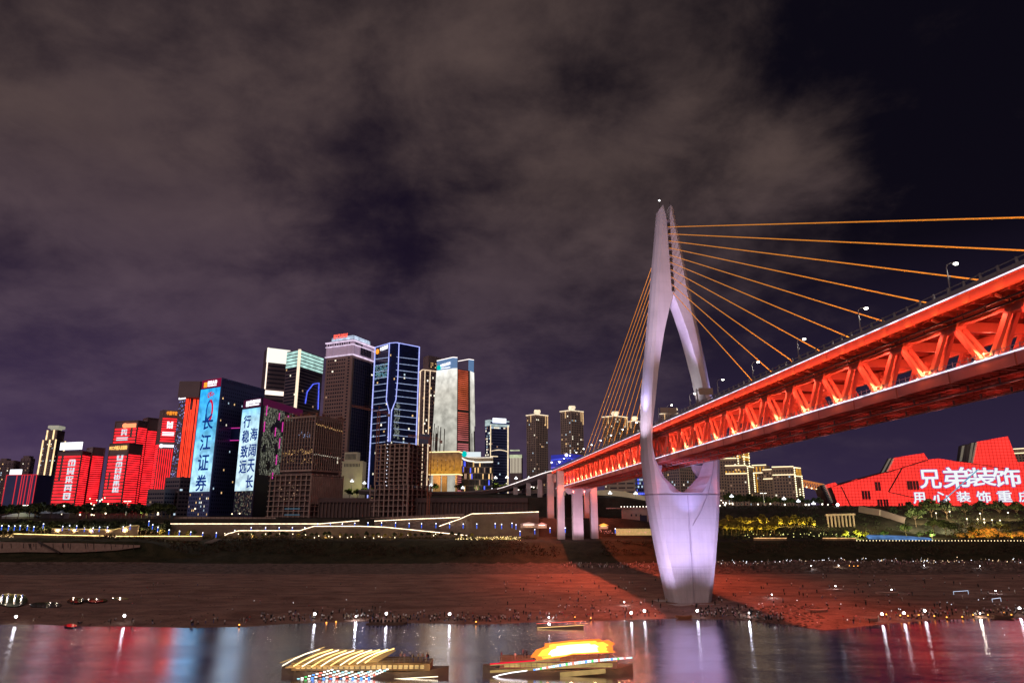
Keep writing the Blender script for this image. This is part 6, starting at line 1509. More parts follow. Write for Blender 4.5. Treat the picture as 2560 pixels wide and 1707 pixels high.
tr = [(40, 1541, 0), (311, 1539, 1), (787, 1534, 0), (890, 1534, 0), (966, 1534, 0), (1124, 1536, 0), (1372, 1536, 0), (1578, 1532, 1), (1611, 1527, 1), (1743, 1526, 0), (1872, 1525, 0), (2205, 1535, 1), (2260, 1533, 0), (2312, 1526, 0), (2449, 1526, 1), (2549, 1520, 0), (1560, 1497, 0),
      (2027, 1410, 0), (2096, 1409, 1), (2310, 1409, 0), (2449, 1411, 0), (2228, 1468, 0), (2088, 1458, 0), (2488, 1470, 0), (1929, 1479, 0)]
proto_t = lampkind('tripod_lamp', 'x', 'lamp', 'bright tripod lamps of the people on the shore', b_tripod)
def sandpoint(px, py, h=0):
    """point on the ground where the picture ray (lifted by h) lands"""
    a_, b_ = ray(px, py); lo, hi = 200.0, 520.0; Yp = None; Y = 225.0
    while Y < 520:
        if ground(a_ * Y, Y) + h >= CAMZ + b_ * Y: return Vector((a_ * Y, Y, ground(a_ * Y, Y)))
        Y += 1.0 if Y < 300 else 2.0
    return Vector((a_ * 470, 470, ground(a_ * 470, 470)))
tw = {0: 'leftmost on the shore', 1: 'below the red LED towers', 2: 'first of the four white ones left of centre', 3: 'smallest of the four left of centre', 4: 'brightest of the four left of centre', 5: 'right of the long dark raft', 6: 'alone at the centre of the shore', 7: 'left one of the warm pair', 8: 'right one of the warm pair', 9: 'just below the pylon foot', 10: 'among the rocks right of the pylon',
      11: 'warm, at the right edge of the red sand', 12: 'between the warm and the brightest right lamp', 13: 'brightest on the right shore', 14: 'warm, far right shore', 15: 'at the right picture edge', 16: 'on the red-lit sand left of the pylon', 17: 'bluish, on the far stony ridge', 18: 'warm, on the far stony ridge', 19: 'on the ridge below the railing lamps', 20: 'rightmost on the far ridge',
      21: 'alone mid-beach right', 22: 'at the back of the beach right of pylon', 23: 'at the right back of the beach', 24: 'on the sand close right of the pylon'}
for i, (px, py, w) in enumerate(tr):
    o = proto_t if i == 0 else copy_tree(proto_t); q = sandpoint(px, py, 2.3); o.location = q; o['label'] = 'bright tripod lamp ' + tw[i]; big = i not in (3, 6, 16, 14, 10) and i < 17
    s_ = 1.0 if big else .55; o.scale = (s_,) * 3
    lamp_light('POINT', q + BZ * 2.3 * s_, (3400 if i in (4, 13, 8, 2, 9) else 1900) if big else 500, (1, .88, .65) if w else (.88, .93, 1), .35, name='shore_light')
cd = [(2297, 1538), (2336, 1540), (2367, 1543), (2406, 1543), (2433, 1538), (2470, 1537), (2511, 1531), (2251, 1539), (2270, 1539), (2529, 1538), (816, 1557), (840, 1556), (1437, 1543), (1477, 1545), (598, 1563), (2124, 1418), (2135, 1417), (2145, 1417), (1190, 1556), (2216, 1537)]
cp_ = [sandpoint(x, y, .7) for x, y in cd]
spread(lampkind('lantern', 'x', 'lantern', 'small orange lanterns by the water', b_candle), cp_, lambda i: 'small orange lantern ' + ('by the water at the right end of the shore' if cd[i][0] > 2200 else 'on the far ridge among the stones' if cd[i][0] > 2100 else 'at the water edge in the middle' if cd[i][0] > 1400 else 'at the water edge left of centre'))
bp = [(2142 + k * 8.2, 1350.5 + .012 * k) for k in range(52)]
spread(lampkind('railing_lamp', 'small cream railing lamp of the long dotted row at the right', 'lamp', 'row of small railing lamps on the right bank', b_bollard), [onground(x, y, 510, 1.0) for x, y in bp])
# ---- planting
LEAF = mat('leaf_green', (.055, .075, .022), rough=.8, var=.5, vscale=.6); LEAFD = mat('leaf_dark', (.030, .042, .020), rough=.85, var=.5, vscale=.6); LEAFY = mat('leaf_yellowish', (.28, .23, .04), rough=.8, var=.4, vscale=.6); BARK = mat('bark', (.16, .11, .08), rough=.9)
def leaves(mb, c, rx, rz, n, s, rnd):
    for _ in range(n):
        d = Vector((rnd.gauss(0, 1), rnd.gauss(0, 1), rnd.gauss(0, 1))).normalized(); rr = .55 + .5 * rnd.random()
        p_ = Vector(c) + Vector((d.x * rx * rr, d.y * rx * rr, d.z * rz * rr)); a_ = Vector((rnd.gauss(0, 1), rnd.gauss(0, 1), rnd.gauss(0, 1))).normalized(); b_ = a_.orthogonal().normalized(); c_ = a_.cross(b_); t_ = s * (.6 + .8 * rnd.random())
        mb.add([p_ - b_ * t_, p_ + c_ * t_ * .7, p_ + b_ * t_, p_ - c_ * t_ * .7], ((0, 1, 2, 3),))
def tree_meshes(seed, h, w, kind=0, n=420, s=.62):
    rnd = random.Random(seed); tm_ = MB(); cm = MB(); th = h * (.32 if kind == 0 else .45)
    top = Vector((rnd.uniform(-.4, .4), rnd.uniform(-.4, .4), th)); tm_.tube((0, 0, -.5), top, h * .028, 6, h * .02)
    nl = 6 if kind == 0 else 5; k = 0
    for i in range(nl):
        a_ = i * 2 * math.pi / nl + rnd.uniform(-.4, .4); r_ = w * rnd.uniform(.42, .78); e_ = Vector((r_ * math.cos(a_), r_ * math.sin(a_), h * rnd.uniform(.52, .78)))
        tm_.tube(top, e_, h * .014, 5, h * .005); leaves(cm, e_, w * rnd.uniform(.30, .46), h * rnd.uniform(.10, .17), n // (nl + 2), s, rnd)
    e_ = Vector((0, 0, h * .84)); tm_.tube(top, e_, h * .015, 5, h * .005); leaves(cm, e_, w * .45, h * .15, n // (nl + 2) * 2, s, rnd)
    return tm_.mesh('trunk', [BARK]), cm
TREES = {}
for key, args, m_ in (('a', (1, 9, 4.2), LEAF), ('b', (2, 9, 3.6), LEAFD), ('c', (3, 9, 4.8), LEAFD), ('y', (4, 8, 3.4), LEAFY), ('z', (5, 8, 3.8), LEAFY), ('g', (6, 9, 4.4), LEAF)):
    tm_, cm = tree_meshes(*args, kind=1 if key in 'yz' else 0); TREES[key] = (tm_, cm.mesh('crown', [m_]))
def tree(key, loc, sc, lab, group='trees of the far bank', name='tree'):
    r = empty(name, loc, lab, 'tree', group, random.uniform(0, 6.3)); r.scale = (sc * R_(.9, 1.15), sc * R_(.9, 1.15), sc)
    for nm, me_ in zip(('trunk', 'crown'), TREES[key]): o = bpy.data.objects.new(nm, me_); COL.objects.link(o); o.parent = r
    return r
def tg(px, Y): X = ray(px, 1300)[0] * Y; return Vector((X, Y, ground(X, Y) - .2))
random.seed(5)
# park trees at the left, in rows up the bank
for k in range(64):
    px = -20 + k * 7.2 + R_(-3, 3); Y = random.choice((548, 556, 566, 578)); 
    if px > 425: continue
    tree(random.choice('abcg'), tg(px, Y), R_(.95, 1.45), 'dark bushy tree in the park ' + ('below the leftmost hall' if px < 120 else 'below the red LED towers' if px < 330 else 'below the dark office blocks'), 'dark park trees at the left')
for k in range(46):
    px = -25 + k * 9.9 + R_(-4, 4); q = tg(px, R_(531, 543)); tree(random.choice('abcg'), q, R_(1.0, 1.45), 'broad tree on the lower bank ' + ('at the far left' if px < 150 else 'below the red LED towers' if px < 340 else 'left of the long light line'), 'trees of the lower left bank')
for k in range(10): px = 20 + k * 42; lamp_light('POINT', tg(px, 527) + BZ * 5, 2500, (1, .72, .34), .4, name='park_light')
YL_ = (1, .78, .28); n_y = 0
for k in range(24):
    px = 405 + k * 21 + R_(-6, 6)
    if px > 560 or 500 < px: continue
    tree(random.choice('ay' if k % 3 else 'y'), Vector((ray(px, 1320)[0] * 530, 530, 19.5)), R_(.6, .8), 'small tree against the embankment wall ' + near(px), 'small trees against the embankment')
for px in (40, 180, 300, 420, 470, 640, 820, 980): p_ = tg(px, 524 if px < 500 else 528); lamp_light('POINT', p_ + BZ * 1.5 + Vector((0, -4, 0)), 900, (1, .72, .3), .5, name='shrub_light')
mb = MB(); rnd = random.Random(19)
for k in range(760):
    px = rnd.uniform(-30, 560) if k < 480 else rnd.uniform(560, 1340); Y = rnd.uniform(519, 543) if k < 480 else rnd.uniform(524, 531); q = tg(px, Y); 
    if px > 560 and Y > 531: continue
    leaves(mb, q + BZ * rnd.uniform(.5, 1.6), rnd.uniform(1, 2.2), rnd.uniform(.7, 1.6) * (1 if k < 480 else .6), 12, .45, rnd)
mb.build('shrubs', [mat('bank_shrub', (.10, .075, .03), rough=.9, var=.6, vscale=.2)], kind='stuff', label='bushes massed along the left promenade and below the walls', cat='shrubs')
for px, Y_, pw in [(20 + k * 48, 521, 420) for k in range(11)] + [(600 + k * 75, 520, 260) for k in range(9)]: lamp_light('POINT', tg(px, Y_) + BZ * 2.4, pw * 2, (1, .66, .28), .4, name='shrub_light')
for k in range(34):
    px = 600 + k * 17.5 + R_(-6, 6); tree(random.choice('aby'), Vector((ray(px, 1340)[0] * 525, 525, 19.2)), R_(.38, .58), 'small tree on the lawn below the ' + ('stepped wall' if px < 790 else 'long sloping light line'), 'small lawn trees')
# clipped lit shrubs by the tunnel
mb = MB(); rnd = random.Random(9)
for k in range(90): px = R_(1190, 1300); Y = R_(519, 530); p_ = tg(px, Y); leaves(mb, p_ + BZ * .8, 1.3, .9, 12, .3, rnd)
mb.build('shrubs', LEAFY, kind='stuff', label='lit shrubs planted below the tunnel wall', cat='shrubs')
mb = MB()
for k in range(150):
    px = R_(1190, 1302) if k < 110 else R_(1140, 1200); p_ = tg(px, R_(517, 528)); mb.ball(p_ + BZ * R_(.4, 2.2), R_(.12, .28), 5, 3)
mb.build('fairy_lights', glow('fairy_light', (1, .74, .32), 3), kind='stuff', label='many tiny warm lights in the shrubs below the tunnel wall', cat='lights')
for px in (1215, 1250, 1280): lamp_light('POINT', tg(px, 519) + BZ * 2, 1400, (1, .75, .3), .4, name='shrub_light')
mb = MB()
for k in range(260):
    px = R_(0, 500); Y = R_(517, 530); p_ = tg(px, Y); mb.ball(p_ + BZ * R_(.3, 1.6), R_(.12, .26), 5, 3)
mb.build('ground_lights', glow('ground_light', (1, .66, .34), 2.4), kind='stuff', label='scattered tiny warm lights along the left promenade planting', cat='lights')
# hanging greenery: dark scrub on the slope, ground cover
mb = MB(); rnd = random.Random(4)
for k in range(3000):
    px = rnd.uniform(-40, 2620); Y = rnd.uniform(486, 514)
    if px < 360 and Y < 505: continue
    if 1395 < px < 1500 and Y > 488: continue
    p_ = tg(px, Y); dens = noise.noise(Vector((p_.x * .03, p_.y * .05, 7)))
    if dens < -.18: continue
    leaves(mb, p_ + BZ * .5, rnd.uniform(1, 2.6), rnd.uniform(.6, 1.8), 9, .5, rnd)
mb.build('scrub', mat('dry_scrub', (.075, .050, .028), rough=.9, var=.6, vscale=.15), kind='stuff', label='dark dry scrub covering the river slope', cat='scrub')
# golden-lit grove right of the pylon
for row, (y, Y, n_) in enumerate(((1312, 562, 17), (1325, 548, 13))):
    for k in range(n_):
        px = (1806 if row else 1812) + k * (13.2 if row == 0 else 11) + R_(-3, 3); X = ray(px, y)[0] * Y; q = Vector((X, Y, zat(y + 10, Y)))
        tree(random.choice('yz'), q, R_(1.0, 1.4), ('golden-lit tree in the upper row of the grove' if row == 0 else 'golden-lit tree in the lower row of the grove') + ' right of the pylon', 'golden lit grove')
        if k % 2 == 0: lamp_light('POINT', q + Vector((1.5, -4.5, 3.5)), 2600 if row == 0 else 900, (1, .72, .16), .3, name='grove_light')
mb = MB(); rnd = random.Random(3)
for k in range(150):
    px = rnd.uniform(1800, 2150); Y = rnd.uniform(528, 555); q = tg(px, Y); leaves(mb, q + BZ * 1.2, 2.2, 1.6, 12, .5, rnd)
for k in range(620):
    px = rnd.uniform(1800, 2600); Y = rnd.uniform(545, 620); q = tg(px, Y); leaves(mb, q + BZ * 1.0, 2.6, 1.8, 10, .6, rnd)
mb.build('undergrowth', LEAFD, kind='stuff', label='dark undergrowth on the right bank slope', cat='undergrowth')
mb = MB()
for k in range(46): px = rnd.uniform(1850, 2120); q = tg(px, rnd.uniform(530, 548)); mb.ball(q + BZ * rnd.uniform(1, 4), rnd.uniform(.16, .32), 5, 3)
mb.build('ground_lights', glow('ground_light_yellow', (.9, .85, .3), 2.4), kind='stuff', label='tiny yellow lights in the undergrowth right of the pylon', cat='lights')
# street trees: top of right bank, around lamps
for k, px in enumerate([1826, 1838, 1850, 1862, 1874, 1886, 1898, 1909, 1920, 1940, 1952, 1966, 1980, 1994, 2006, 2020, 2036, 2048]):
    q = Vector((ray(px, 1258)[0] * 655, 655, 43.5)); tree('abg'[k % 3], q, R_(1.0, 1.5) if px < 1900 else R_(.7, 1.1), 'street tree at the top of the right bank in front of the gold-trimmed apartments', 'street trees before the gold-trimmed apartments')
for px, c, pw in ((1829, (.8, 1, .7), 900), (1911, (.9, 1, .3), 1500), (1955, (1, .95, .4), 1500), (1990, (.5, 1, .7), 1200), (2034, (.8, .95, 1), 900), (1806, (1, .75, .3), 2200), (2094, (.6, .75, 1), 5000)):
    lamp_light('POINT', P(px, 1254, 640), pw, c, .4, name='street_light')
mb = MB()
for px, y in ((1803, 1250), (1808, 1256), (1815, 1257), (1824, 1258), (1831, 1258), (1812, 1262), (1926, 1259), (2014, 1261), (2022, 1261), (2056, 1260), (2070, 1261), (1800, 1264), (1895, 1260), (1962, 1261)): mb.ball(P(px, y, 636), R_(.5, .9), 6, 4)
mb.build('road_lights', glow('road_light_white', (1, .9, .72), 3.5), kind='stuff', label='white and warm traffic lights strung along the top of the right bank', cat='lights')
mb = MB(); q = P(2094, 1261, 634); mb.tube(q - BZ * 3, q, .12, 6); mb.build('post', GREYR, base=q - BZ * 3, label='post of the very bright flood lamp at the left foot of the red theatre', cat='lamp'); 
mb = MB(); mb.ball(q, 1.25, 10, 6); hd = mb.build('lamp_head', glow('theatre_flood', (.85, .92, 1), 9))
po_ = [o for o in COL.objects if o.name.startswith('post') and o.parent is None][-1]; po_.name = 'flood_lamp_post'; hd.parent = po_; hd.location = Vector((0, 0, 0)) - po_.location
# big trees and golden rock garden at the right
for k, (px, py, Y, sc, key) in enumerate([(2290, 1310, 560, 1.7, 'g'), (2330, 1296, 575, 1.9, 'a'), (2368, 1296, 575, 1.8, 'c'), (2275, 1285, 590, 1.3, 'b'), (2415, 1290, 585, 1.4, 'c'), (2455, 1288, 590, 1.5, 'b'), (2500, 1290, 590, 1.6, 'c'), (2545, 1290, 590, 1.5, 'a'), (2235, 1292, 590, 1.1, 'b'),
                           (2365, 1333, 540, 1.25, 'a'), (2335, 1325, 545, 1.2, 'g'), (2385, 1333, 538, 1.0, 'a'), (2210, 1340, 534, .6, 'g'), (2265, 1335, 540, 1.0, 'g'), (2115, 1342, 532, .8, 'y'), (2145, 1343, 532, .9, 'y'), (2165, 1343, 534, .7, 'y'), (2330, 1345, 530, .8, 'g'), (2300, 1343, 536, .6, 'g'), (2430, 1335, 545, .8, 'b'), (2500, 1325, 555, .9, 'c')]):
    q = Vector((ray(px, py)[0] * Y, Y, zat(py + 4, Y))); tree(key, q, sc, ('tall spreading tree in front of the red theatre letters' if py < 1300 else 'small lit tree by the blue pool and railing lamps' if px < 2320 else 'lit tree with pale trunk in the garden right of the blue pool'), 'garden trees before the theatre')
for px, py, c, pw in ((2125, 1343, (.85, 1, .25), 1200), (2150, 1342, (.85, 1, .25), 1200), (2210, 1340, (.7, 1, .3), 500), (2262, 1336, (.8, 1, .3), 900), (2330, 1340, (.8, 1, .4), 1300), (2300, 1312, (.9, .9, .5), 1200), (2370, 1318, (.85, .9, .5), 1500), (2280, 1290, (1, .9, .5), 1500), (2395, 1300, (1, .85, .5), 1500), (2440, 1300, (1, .8, .5), 2500), (2500, 1305, (1, .7, .3), 2500)):
    lamp_light('POINT', P(px, py, 526 if py > 1330 else 545), pw * 9, c, 1.0, name='garden_light')
mb = MB(); rnd = random.Random(31)
for k in range(170):
    px = rnd.uniform(2380, 2600); y = rnd.uniform(1308, 1346); q = P(px, y, 546 - (y - 1308) * .25); leaves(mb, q, 1.7, 1.3, 12, .5, rnd)
mb.build('shrubs', LEAF, kind='stuff', label='bushes growing among the golden-lit garden boulders', cat='shrubs')
for px, py, Y, pw in ((2070, 1300, 560, 2500), (2180, 1310, 556, 3000), (2240, 1325, 545, 3500), (2290, 1335, 535, 3000), (2350, 1325, 540, 4000), (2310, 1290, 572, 5000), (2390, 1285, 576, 5000), (2470, 1285, 580, 5000), (2540, 1285, 580, 5000)): lamp_light('POINT', P(px, py, Y - 12), pw * 2.2, (1, .80, .34), 1.0, name='garden_light')
rk = mat('garden_rock', (.42, .26, .11), rough=.9, var=.4, vscale=.2, bump=.6, bscale=.5)
for k, (px, py, w) in enumerate([(2425, 1335, 7), (2455, 1338, 8), (2485, 1330, 8), (2520, 1334, 8), (2550, 1330, 8), (2405, 1332, 5), (2380, 1345, 6), (2570, 1338, 8), (2470, 1320, 7), (2440, 1322, 6)]):
    mb = MB(); q = P(px, py + 6, 548); mb.ball((0, 0, 0), 1, 14, 9); mb.v = [tuple(q + Vector((x * w, y * 3, z * w * .38)) * (1 + .45 * noise.noise(Vector((x * 1.7 + k * 7, y * 1.7, z * 2.4))))) for x, y, z in mb.v]
    mb.build('rock', rk, base=q, label='golden-lit garden boulder ' + ('at the right picture edge' if px > 2500 else 'right of the pale-trunked trees'), cat='rock', group='golden-lit garden boulders')
for px, py, pw in ((2430, 1342, 1500), (2475, 1340, 2000), (2530, 1343, 2000), (2400, 1345, 700), (2450, 1318, 900), (2570, 1340, 1600), (2500, 1318, 900)): lamp_light('POINT', P(px, py, 537), pw * 4, (1, .48, .07), 1.4, name='rock_light')
gl = [(2417, 1296), (2444, 1297), (2460, 1297), (2461, 1305), (2480, 1299), (2450, 1283), (2500, 1300), (2374, 1278), (2520, 1281), (2340, 1282)]
spread(lampkind('garden_lamp', 'x', 'lamp', 'round garden lamps before the theatre', b_small), [onground(x, y, 562, 4.5) for x, y in gl], lambda i: 'bright round garden lamp on the terrace below the giant theatre characters', sc=1.6)
# small stalls near the piers
def stall(px, py, Y, w, lab, c, roof):
    q = P(px, py, Y); r = empty('stall', q, lab, 'stall', 'small stalls by the bridge piers'); mb = MB()
    for sx in (-1, 1):
        for sy in (0, 3): mb.box(q.x + sx * w / 2, q.y + sy, q.z + 1.4, .25, .25, 2.8)
    mb.ob(q + Vector((-w / 2, 2.6, 0)), (w, 0, 0), (0, .3, 0), (0, 0, 2.6)); mb.build('frame', RAW, r)
    mb = MB(); mb.loft([[q + Vector((-w / 2 - .6, -.8, 2.8)), q + Vector((0, -.8, 4.2)), q + Vector((w / 2 + .6, -.8, 2.8))], [q + Vector((-w / 2 - .6, 3.6, 2.8)), q + Vector((0, 3.6, 4.2)), q + Vector((w / 2 + .6, 3.6, 2.8))]]); mb.build('roof', roof, r)
    mb = MB(); mb.box(q.x, q.y + 1.6, q.z + 2.3, w * .7, .3, .4); mb.build('lamp', c, r)
    lamp_light('POINT', q + Vector((0, -1, 1.8)), 500, (1, .6, .3), .3, r, name='stall_light')
AMB = glow('stall_amber', (1, .5, .12), 3); WHT = glow('stall_white', (1, .85, .8), 2.5)
stall(1510, 1322, 530, 6, 'small hut with bright amber gabled roof right of the bridge piers', AMB, mat('amber_roof', (.5, .25, .05), emit=(1, .45, .05), es=.9))
stall(1322, 1319, 532, 12, 'white-roofed stall near the tunnel mouth, left of the piers', WHT, mat('white_awning', (.6, .5, .5), emit=(1, .7, .7), es=.12))
stall(1355, 1320, 530, 7, 'pink-lit stall between the two left bridge piers', WHT, mat('pink_awning', (.6, .35, .3), emit=(1, .5, .4), es=.12))
mb = MB()
for k in range(60): px = R_(1500, 1620); q = P(px, R_(1325, 1332), 527); mb.ball(q, R_(.1, .22), 5, 3)
mb.build('stall_lights', glow('red_fair_light', (1, .35, .3), 1.6), kind='stuff', label='tiny red and pink lights on the promenade left of the pylon', cat='lights')
# white shed roofs in the left park
for i, (px, py, w, lab) in enumerate(((52, 1290, 15, 'pale curved shed roof among the left park trees, lower one'), (130, 1282, 14, 'pale striped canopy roof among the left park trees'))):
    q = P(px, py, 556); arc = [Vector((q.x - w + 2 * w * k / 10, q.y, q.z + 2.6 * math.sin(math.pi * k / 10))) for k in range(11)]; r = empty('shed', q - BZ * 3, lab, 'shed'); mb = MB()
    mb.loft([arc + [arc[-1] - BZ * .3, arc[0] - BZ * .3], [p_ + Vector((0, 9, .6)) for p_ in arc] + [arc[-1] + Vector((0, 9, .3)), arc[0] + Vector((0, 9, .3))]]); mb.build('roof', mat('pale_canopy', (.45, .43, .48), emit=(.7, .75, .9), es=.08), r)
    mb = MB(); mb.ob(arc[0] - BZ * 4, (2 * w, 0, 0), (0, 9, 0), (0, 0, 3.7)); mb.build('wall', CLAD, r)
for px, py, Y, c, pw in ((67, 1264, 560, (.8, .9, 1), 6000), (35, 1280, 548, (.9, 1, .3), 900), (205, 1263, 575, (.9, 1, .25), 1500), (245, 1260, 575, (.9, 1, .25), 1500), (350, 1284, 550, (.8, 1, .3), 1500), (319, 1256, 556, (1, .95, .8), 2500), (200, 1287, 550, (1, .7, .35), 900), (265, 1283, 550, (1, .7, .35), 900), (395, 1281, 550, (1, .7, .35), 1500)): lamp_light('POINT', P(px, py, Y), pw, c, .4, name='park_light')
mb = MB()
for px, y in ((160, 1264), (200, 1286), (229, 1286), (235, 1287), (264, 1283), (395, 1281), (488, 1271), (228, 1258), (231, 1271), (235, 1262), (242, 1250), (255, 1248), (262, 1244), (250, 1252), (225, 1246), (154, 1285), (270, 1259), (120, 1268), (345, 1262), (580, 1284), (599, 1283)): mb.ball(P(px, y, 549), R_(.35, .7), 6, 4)
mb.build('park_lights', glow('park_lamp_warm', (1, .80, .52), 4), kind='stuff', label='scattered warm and white lights among the left park trees', cat='lights')
for k, px in enumerate([1088, 1240, 1252, 1264, 1276, 1290, 1303, 1316, 1330, 875, 895, 915, 930, 1150, 1215]):
    Y = 720 if px > 1200 else 688; q = Vector((ray(px, 1210)[0] * Y, Y, 57 if px > 1000 else 52)); tree('ag'[k % 2], q, R_(.9, 1.3), 'street tree lit green-yellow from below ' + ('in the row left of the lone apartment tower' if px > 1200 else 'beside the golden hall' if px > 1000 else 'in front of the cream podium'), 'lit street trees on the terrace')
for px, Y, y in ((1240, 714, 1203), (1266, 714, 1203), (1290, 714, 1203), (1322, 714, 1203), (880, 682, 1212), (912, 682, 1212), (1095, 680, 1222), (1200, 690, 1215)): lamp_light('POINT', P(px, y, Y), 2600, (.95, 1, .28), .5, name='street_light')
mb = MB()
for k in range(30): mb.ball(P(R_(1255, 1345), R_(1206, 1224), 706), R_(.25, .8), 6, 4)
mb.build('traffic_lights', glow('traffic_white', (1, .88, .75), 3.5), kind='stuff', label='cluster of bright vehicle and shop lights behind the ramp bend', cat='lights')
# rocks and boulders at the back of the right beach
mb = MB(); rnd = random.Random(21)
for k in range(900):
    px = rnd.uniform(1560, 2640); Y = rnd.uniform(405, 470); a_ = ray(px, 1400)[0]; X = a_ * Y; z = ground(X, Y); w = rnd.uniform(.4, 1.6); n0 = len(mb.v); mb.ball((0, 0, 0), 1, 6, 4)
    for i in range(n0, len(mb.v)): x_, y_, z_ = mb.v[i]; f_ = 1 + .5 * noise.noise(Vector((x_ * 2 + k, y_ * 2, z_ * 2))); mb.v[i] = (X + x_ * w * f_, Y + y_ * w * .7 * f_, z + z_ * w * .6 * f_)
for k in range(420):
    px = rnd.uniform(1790, 2060); q0 = GP(px, rnd.uniform(1520, 1562), 1); a_ = q0.x / q0.y
    if q0.y < shore(a_) - 2: continue
    X, Y = q0.x, q0.y; z = ground(X, Y); w = rnd.uniform(.3, .8); n0 = len(mb.v); mb.ball((0, 0, 0), 1, 6, 4)
    for i in range(n0, len(mb.v)): x_, y_, z_ = mb.v[i]; f_ = 1 + .5 * noise.noise(Vector((x_ * 2 + k, y_ * 2, z_ * 2))); mb.v[i] = (X + x_ * w * f_, Y + y_ * w * .7 * f_, z + z_ * w * .5 * f_)
for k in range(2600):
    px = rnd.uniform(-20, 2600); q0 = GP(px, rnd.uniform(1412, 1560), 1.5); X, Y = q0.x, q0.y
    if Y < shore(X / Y) + .5 or Y > 466: continue
    if noise.noise(Vector((X * .05, Y * .05, 2))) < -.12: continue
    z = ground(X, Y); w = rnd.uniform(.12, .42); n0 = len(mb.v); mb.ball((X, Y, z), w, 5, 3, sz=.6)
mb.build('boulders', ROCK, kind='stuff', label='loose river boulders along the back of the beach and below the pylon', cat='boulders')
# ================================================================ people on the beach
random.seed(77)
SKIN = mat('skin', (.42, .26, .19), rough=.6, var=.05); HAIR = mat('dark_hair', (.02, .015, .012), rough=.6)
CLO = {'white': (.75, .72, .70), 'black': (.02, .02, .025), 'red': (.45, .05, .05), 'grey': (.28, .27, .28), 'blue': (.06, .10, .30), 'beige': (.50, .40, .28), 'pink': (.60, .32, .34)}
CM = {k: mat('cloth_' + k, c, rough=.8, var=.1, vscale=3) for k, c in CLO.items()}
def body_mesh(pose, seed):
    rnd = random.Random(seed); V_ = []; E_ = []; R = []
    def v(x, y, z, r, par=None):
        V_.append((x, y, z)); R.append(r)
        if par is not None: E_.append((par, len(V_) - 1))
        return len(V_) - 1
    if pose in ('stand', 'walk', 'hold'): hz = .92; knee = .48
    elif pose == 'sit': hz = .18; knee = .45
    else: hz = .32; knee = .48
    pel = v(0, 0, hz, .15); lean = .05 if pose in ('stand', 'hold') else .12
    if pose in ('sit', 'crouch'): lean = -.12
    ch = v(0, -lean, hz + .42, .17, pel); nk = v(0, -lean, hz + .60, .065, ch); hd = v(0, -lean - .01, hz + .72, .10, nk); v(0, -lean, hz + .82, .085, hd)
    for s in (-1, 1):
        sh = v(.19 * s, -lean, hz + .50, .075, ch)
        if pose == 'hold': el = v(.24 * s, -lean - .18, hz + .28, .05, sh); v(.10 * s, -lean - .40, hz + .42, .04, el)
        elif pose == 'sit': el = v(.26 * s, -lean - .12, hz + .24, .05, sh); v(.16 * s, -lean - .36, hz + .22, .04, el)
        else: sw = rnd.uniform(-.18, .18); el = v(.26 * s, -lean + sw * .4, hz + .24, .05, sh); v(.27 * s, -lean + sw - .06, hz + .0, .04, el)
        if pose == 'walk': kn = v(.10 * s, -.18 * s, knee, .075, pel); an = v(.10 * s, -.30 * s + .08, .08, .05, kn); v(.10 * s, -.30 * s - .10, .04, .04, an)
        elif pose in ('stand', 'hold'): kn = v(.12 * s, 0, knee, .075, pel); an = v(.13 * s, .02, .08, .05, kn); v(.14 * s, -.15, .04, .04, an)
        elif pose == 'sit': kn = v(.14 * s, -.42, knee, .075, pel); an = v(.13 * s, -.58, .08, .05, kn); v(.13 * s, -.74, .05, .04, an)
        else: kn = v(.16 * s, -.40, knee, .08, pel); an = v(.14 * s, -.10, .09, .05, kn); v(.14 * s, -.28, .04, .04, an)
    me = bpy.data.meshes.new('body'); me.from_pydata(V_, E_, []); o = bpy.data.objects.new('body', me); COL.objects.link(o)
    sk = o.modifiers.new('s', 'SKIN'); sk.use_smooth_shade = True
    for i, r in enumerate(R): me.skin_vertices[0].data[i].radius = (r, r * .8)
    me.skin_vertices[0].data[0].use_root = True
    o.modifiers.new('d', 'SUBSURF').levels = 1
    dg = bpy.context.evaluated_depsgraph_get(); out = bpy.data.meshes.new_from_object(o.evaluated_get(dg)); bpy.data.objects.remove(o); bpy.data.meshes.remove(me)
    out.name = 'person'; mats_i = []
    for p_ in out.polygons:
        c = p_.center; z = c.z - hz; arm = abs(c.x) > .21 and z > -.06
        if z > .66: m_ = 3 if (c.y > -lean - .02 or z > .78) else 2
        elif z > .55: m_ = 2
        elif arm and (z < .16 if pose not in ('hold',) else (c.y < -lean - .28)): m_ = 2
        elif z > .02 and not (pose in ('sit', 'crouch') and c.y < -.28): m_ = 0
        elif z > .02 and pose in ('sit', 'crouch') and abs(c.x) > .0 and c.z > knee + .12: m_ = 0
        else: m_ = 1
        mats_i.append(m_)
    return out, mats_i
BODIES = []
for pose in ('stand', 'walk', 'hold', 'sit', 'crouch'):
    me, mi = body_mesh(pose, len(BODIES)); 
    for top, bot in (('white', 'black'), ('black', 'blue'), ('red', 'grey'), ('grey', 'black'), ('beige', 'blue'), ('white', 'beige'), ('pink', 'grey'), ('black', 'black')):
        m2 = me.copy(); m2.materials.clear()
        for m_ in (CM[top], CM[bot], SKIN, HAIR): m2.materials.append(m_)
        m2.polygons.foreach_set('material_index', mi); m2.polygons.foreach_set('use_smooth', [True] * len(mi)); m2.update(); BODIES.append((pose, top, bot, m2))
